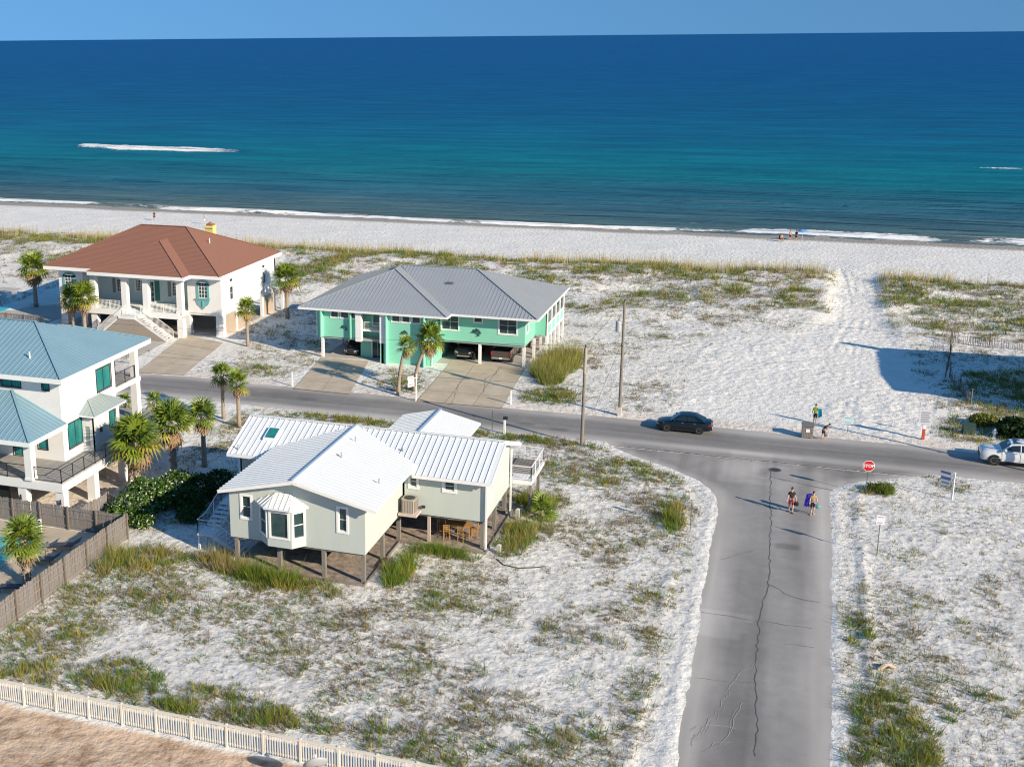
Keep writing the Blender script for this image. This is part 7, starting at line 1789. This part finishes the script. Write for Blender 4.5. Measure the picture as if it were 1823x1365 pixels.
def hand(w, d, s, h=1.0):
    """five finger chains from wrist w along unit d; s = +1/-1 side of the thumb"""
    d = Vector(d).normalized(); side = d.cross(Vector((0,1,0)));
    if side.length < .1: side = Vector((1,0,0))
    side.normalize(); w = Vector(w); palm = w+d*.075; P = lambda v, r: (v.x, v.y, v.z, r); out = [[P(w,.026), P(palm,.030)]]
    for k, (u, l) in enumerate(((-.027,.062),(-.009,.074),(.009,.07),(.026,.055))):
        kn = palm+side*u+d*.012; mid_ = kn+d*l*.5+Vector((0,-.012,0)); tip = kn+d*l*.9+Vector((0,-.03,0)); out.append([P(palm,.030), P(kn,.011), P(mid_,.009), P(tip,.008)])
    tb = w+d*.03+side*s*.03; out.append([P(palm,.030), P(tb,.012), P(tb+d*.04+side*s*.02,.010)])
    return out
def person(label, loc, rz, skin=0, H=1.75, bend=0.0, lean=0.0, stride=.14, arms=((.05,0),(.05,0)), hair=(.03,.02,.015), hairlen=.0, top=None, bottom=None, shoes=None, longpants=False, group=None, sit=False):
    t = thing('person', label, 'person', loc, rz, group); k = H/1.75
    S = lambda x, y, z, r: (x*k, y*k, z*k, r*k)
    pel = (0, 0, .95)
    # torso leans forward (towards -y) by 'bend'
    cb, sb = math.cos(bend), math.sin(bend)
    T = lambda x, y, z: (x, y*cb-(z-.95)*sb, .95+(z-.95)*cb+y*sb)
    pelv = S(*T(0,0,.95),.125); waist = S(*T(0,0,1.10),.115); chest = S(*T(0,0,1.30),.135); neckb = S(*T(0,0,1.45),.075); neck = S(*T(0,-.01,1.52),.052); hd = S(*T(0,-.02,1.60),.075); hd2 = S(*T(0,-.025,1.69),.080)
    body = [[pelv, waist, chest, neckb, neck, hd, hd2]]
    legs = []
    for s, st in ((1, stride), (-1, -stride)):
        if sit: hip, knee, ank, toe = S(s*.09,0,.90,.085), S(s*.12,-.40,.92,.06), S(s*.12,-.42,.50,.042), S(s*.13,-.58,.46,.03)
        else: hip, knee, ank, toe = S(s*.09,0,.88,.088), S(s*.10,-st*.55-.02,.50,.060), S(s*.10,-st*.9+.02,.09,.040), S(s*.12,-st*.9-.15,.035,.032)
        body.append([pelv, hip, knee, ank, toe]); legs.append((hip, knee, ank, toe))
    hands = []
    for s, (fx, out_) in ((1, arms[0]), (-1, arms[1])):
        sh = S(*T(s*.17,0,1.40),.060); a1 = (s*(.22+out_*.5), -fx*.35, 1.12); a2 = (s*(.23+out_), -fx*1.0, .90+max(0,fx)*.35)
        el = S(*T(*a1),.044); wr = S(*T(*a2),.028); body.append([chest, sh, el, wr])
        d = Vector(wr[:3])-Vector(el[:3]); hh = hand(wr[:3], d, -s); hh[0][0] = wr; body += hh; hands.append(Vector(wr[:3])+d.normalized()*.1)
    skinned('body', body, t, SKIN[skin])
    hc = Vector(hd2[:3])+Vector((0,.012*k,.012*k))
    o = ellipsoid(hc, .083*k, .098*k, .105*k, zmin=-.35).build('hair', mat('hair_%g' % hair[0], hair, .7), t, smooth=True)
    if hairlen: MB().tube([hc+Vector((0,.07,0)), hc+Vector((0,.10,-hairlen*.5)), hc+Vector((0,.09,-hairlen))], [.07,.065,.03], 8).build('long_hair', mat('hair_%g' % hair[0], hair, .7), t, smooth=True)
    # face: eyes, nose, mouth, ears
    f = MB(); fc = Vector(hd2[:3])
    for s in (1,-1): f.cyl(fc+Vector((s*.03,-.078,-.01)), fc+Vector((s*.03,-.086,-.01)), .010, n=6)
    f.box(fc.x-.022, fc.x+.022, fc.y-.083, fc.y-.074, fc.z-.072, fc.z-.062); f.build('eyes_and_mouth', mat('face_dark',(.06,.03,.03),.6), t)
    f = MB().add([fc+Vector((-.012,-.074,-.04)), fc+Vector((.012,-.074,-.04)), fc+Vector((0,-.105,-.042)), fc+Vector((0,-.076,.0))], [(0,1,2),(1,3,2),(3,0,2)])
    for s in (1,-1): f.box(fc.x+s*.078-.008, fc.x+s*.078+.008, fc.y-.012, fc.y+.018, fc.z-.045, fc.z+.015)
    f.build('nose_and_ears', SKIN[skin], t)
    G = lambda p, m_: (p[0], p[1], p[2], p[3]*m_)
    def midp(a, b, q): return tuple(a[i]+(b[i]-a[i])*q for i in range(4))
    if bottom:
        ch = [[G(midp(pelv,waist,.5),1.10), G(pelv,1.16)]]
        for hip, knee, ank, toe in legs: ch.append([G(pelv,1.16), G(hip,1.20), G(midp(hip,knee,.92),1.45)] + ([G(ank,1.5)] if longpants else []))
        skinned('trousers' if longpants else 'shorts', ch, t, bottom)
    if top:
        ch = [[G(pelv,1.08), G(waist,1.14), G(chest,1.12), G(midp(chest,neckb,.85),1.10)]]
        for s, (fx, out_) in ((1, arms[0]), (-1, arms[1])):
            sh = S(*T(s*.17,0,1.40),.060); el = S(*T(s*(.22+out_*.5), -fx*.35, 1.12),.044); ch.append([G(chest,1.12), G(sh,1.22), G(midp(sh,el,.6),1.35)])
        skinned('shirt', ch, t, top)
    if shoes:
        for hip, knee, ank, toe in legs: MB().tube([(ank[0],ank[1]+.05,.04*k if not sit else ank[2]-.05),(ank[0],ank[1]-.05,.05*k if not sit else ank[2]-.05),(toe[0],toe[1]-.03,.03*k if not sit else toe[2]-.02)], [.04*k,.05*k,.03*k], 8).build('shoe', shoes, t, smooth=True)
    return t, hands
RED = mat('red_cloth',(.36,.03,.05),.8,var=.1); BLUE = mat('royal_blue_towel',(.03,.02,.40),.85,var=.15,vscale=6); NAVYC = mat('navy_cloth',(.015,.012,.05),.8); BLKC = mat('black_cloth',(.012,.012,.014),.85); LIME = mat('lime_cloth',(.22,.45,.03),.8); TEALC = mat('turquoise_cloth',(.01,.30,.38),.8); WHC = mat('white_cloth',(.7,.7,.68),.8); GREYC = mat('grey_cloth',(.2,.2,.21),.8)
# the couple walking up the side road
p1, hd1 = person('person in red shorts and dark vest carrying a black bag up the road', (1.15,82.75,-.01), .15, 1, 1.80, stride=.16, arms=((.30,.02),(.10,.04)), top=mat('dark_vest',(.03,.015,.02),.8), bottom=RED, shoes=mat('brown_sandal',(.10,.05,.03),.7), group='couple walking on the side road')
def bag(label, at_, m_, w=.34, h=.26, d=.16):
    t = thing('bag', label, 'bag', at_); mb = MB(); n = 12; vs = []
    for z, f in ((0,.8),(.3,1.0),(.75,.95),(1.0,.7)):
        for j in range(n): a = 2*math.pi*j/n; c, s = math.cos(a), math.sin(a); vs.append((w/2*f*math.copysign(abs(c)**.6,c), d/2*f*math.copysign(abs(s)**.6,s), h*(z-1)))
    mb.add(vs, [(i*n+j, i*n+(j+1)%n, (i+1)*n+(j+1)%n, (i+1)*n+j) for i in range(3) for j in range(n)]+[tuple(range(n-1,-1,-1)), tuple(range(3*n,4*n))]); mb.build('sack', m_, t, smooth=True)
    MB().tube([(-w*.3,0,-.02),(-w*.2,0,.12),(w*.2,0,.12),(w*.3,0,-.02)], .014, 6).build('strap', m_, t)
    return t
rot = Matrix.Rotation(.15, 3, 'Z'); v = rot @ hd1[0]; bag('black bag carried by person in red shorts', (1.15+v.x, 82.75+v.y, v.z-.08), BLKC)
p2, hd2_ = person('person in navy shorts with royal blue towel over shoulder on the road', (2.55,82.8,-.01), .1, 1, 1.66, stride=-.13, arms=((.35,.05),(.30,.03)), hair=(.02,.016,.014), hairlen=.22, top=mat('tan_top',(.40,.27,.16),.8), bottom=NAVYC, shoes=WHC, group='couple walking on the side road')
tw = thing('beach_towel', 'royal blue towel hanging from shoulder of person in navy shorts', 'towel', (2.55-.30,82.82,0), .1)
mb = MB(); 
for i in range(6):
    x = -.15+.06*i; yy = .03*math.sin(i*1.9)
    mb.bar((x, -.05+yy, 1.42-.02*abs(i-2)), (x-.10, .02+yy, .52+.05*math.sin(i*2.1)), .066, .05, up=(0,1,0))
mb.build('cloth', BLUE, tw); MB().bar((-.12,-.03,1.42),(.2,.0,1.44),.16,.05,up=(0,0,1)).build('shoulder_fold', BLUE, tw)
v = Matrix.Rotation(.1, 3, 'Z') @ hd2_[0]; bag('teal and white beach bag held by person with blue towel', (2.55+v.x, 82.8+v.y, v.z-.06), mat('teal_bag',(.12,.38,.36),.8), .3, .24)
# by the beach access
p3, hd3 = person('person in lime top and black shorts walking on trampled sand', (2.75,103.9,float(ground_z(2.75,103.9))-.02), math.pi*.95, 0, 1.72, stride=.12, arms=((.2,.05),(.15,.04)), top=LIME, bottom=BLKC, group=None)
tw = thing('beach_towel', 'turquoise towel carried by person in lime top', 'towel', (3.05,103.85,float(ground_z(3.05,103.9))), .3); mb = MB()
for i in range(4): mb.bar((-.12+.07*i,-.05+.02*math.sin(i*2),1.36),(-.06+.09*i,-.02,.55+.04*i),.075,.05,up=(0,1,0))
mb.build('cloth', TEALC, tw)
p4, hd4 = person('person in black shirt bending over beside the slatted bin', (3.4,99.95,float(ground_z(3.4,99.95))-.01), .9, 1, 1.70, bend=.75, stride=.06, arms=((.35,.0),(.40,.0)), top=BLKC, bottom=BLKC, shoes=mat('pale_shoe',(.5,.42,.38),.7))
v = Matrix.Rotation(.9, 3, 'Z') @ hd4[1]; bag('grey bag held by person in black shirt beside bin', (3.4+v.x, 99.95+v.y, max(.36,v.z)), GREYC, .3, .3)
# along the water
def beach_pt(px, py):
    z = -.4
    for _ in range(8): P = atz(px, py, z); z = float(ground_z(P[0], P[1]))
    return (P[0], P[1], z)
BG = 'people along the water'
P = beach_pt(275,393); person('lone person in dark clothes standing on the bare beach', P, .8, 0, 1.78, stride=.08, top=BLKC, bottom=NAVYC, group=BG)
P = beach_pt(364,399); person('lone person in grey and white walking the bare beach', P, -1.2, 1, 1.7, stride=.2, top=GREYC, bottom=WHC, group=BG)
P = beach_pt(1406,428); person('person standing at water edge beside seated companion', P, .3, 0, 1.72, stride=.06, bottom=BLKC, group=BG)
P = beach_pt(1417,429); person('person in dark top standing under blue parasol at water edge', P, -.4, 0, 1.76, stride=.1, top=NAVYC, bottom=BLKC, group=BG)
t = thing('beach_parasol', 'small blue parasol open at the water edge', 'parasol', (P[0]+.9,P[1]+.3,P[2])); MB().cyl((0,0,-.1),(0,0,1.9),.02,n=6).build('pole', WHITE, t); MB().lathe([(.95,1.55),(.6,1.78),(.05,1.95)],(0,0,0),10).build('canopy', mat('blue_canopy',(.12,.28,.55),.7), t)
P = beach_pt(1391,430); Q = thing('beach_chair', 'dark low beach chair holding seated person at water edge', 'chair', (P[0],P[1],P[2]), .4)
MB().box(-.3,.3,-.3,.3,.36,.41).build('seat', NAVYC, Q); MB().bar((0,.28,.4),(0,.5,.95),.58,.04).build('backrest', NAVYC, Q)
for s in (-1,1):
    for q in (-.27,.27): MB().bar((s*.28,q,0),(s*.28,q,.36),.03).build('leg', DARKMETAL, Q)
person('person seated in low beach chair at water edge', (P[0],P[1],P[2]-.38), .4, 0, 1.7, stride=0, bottom=RED, sit=True, group=BG)
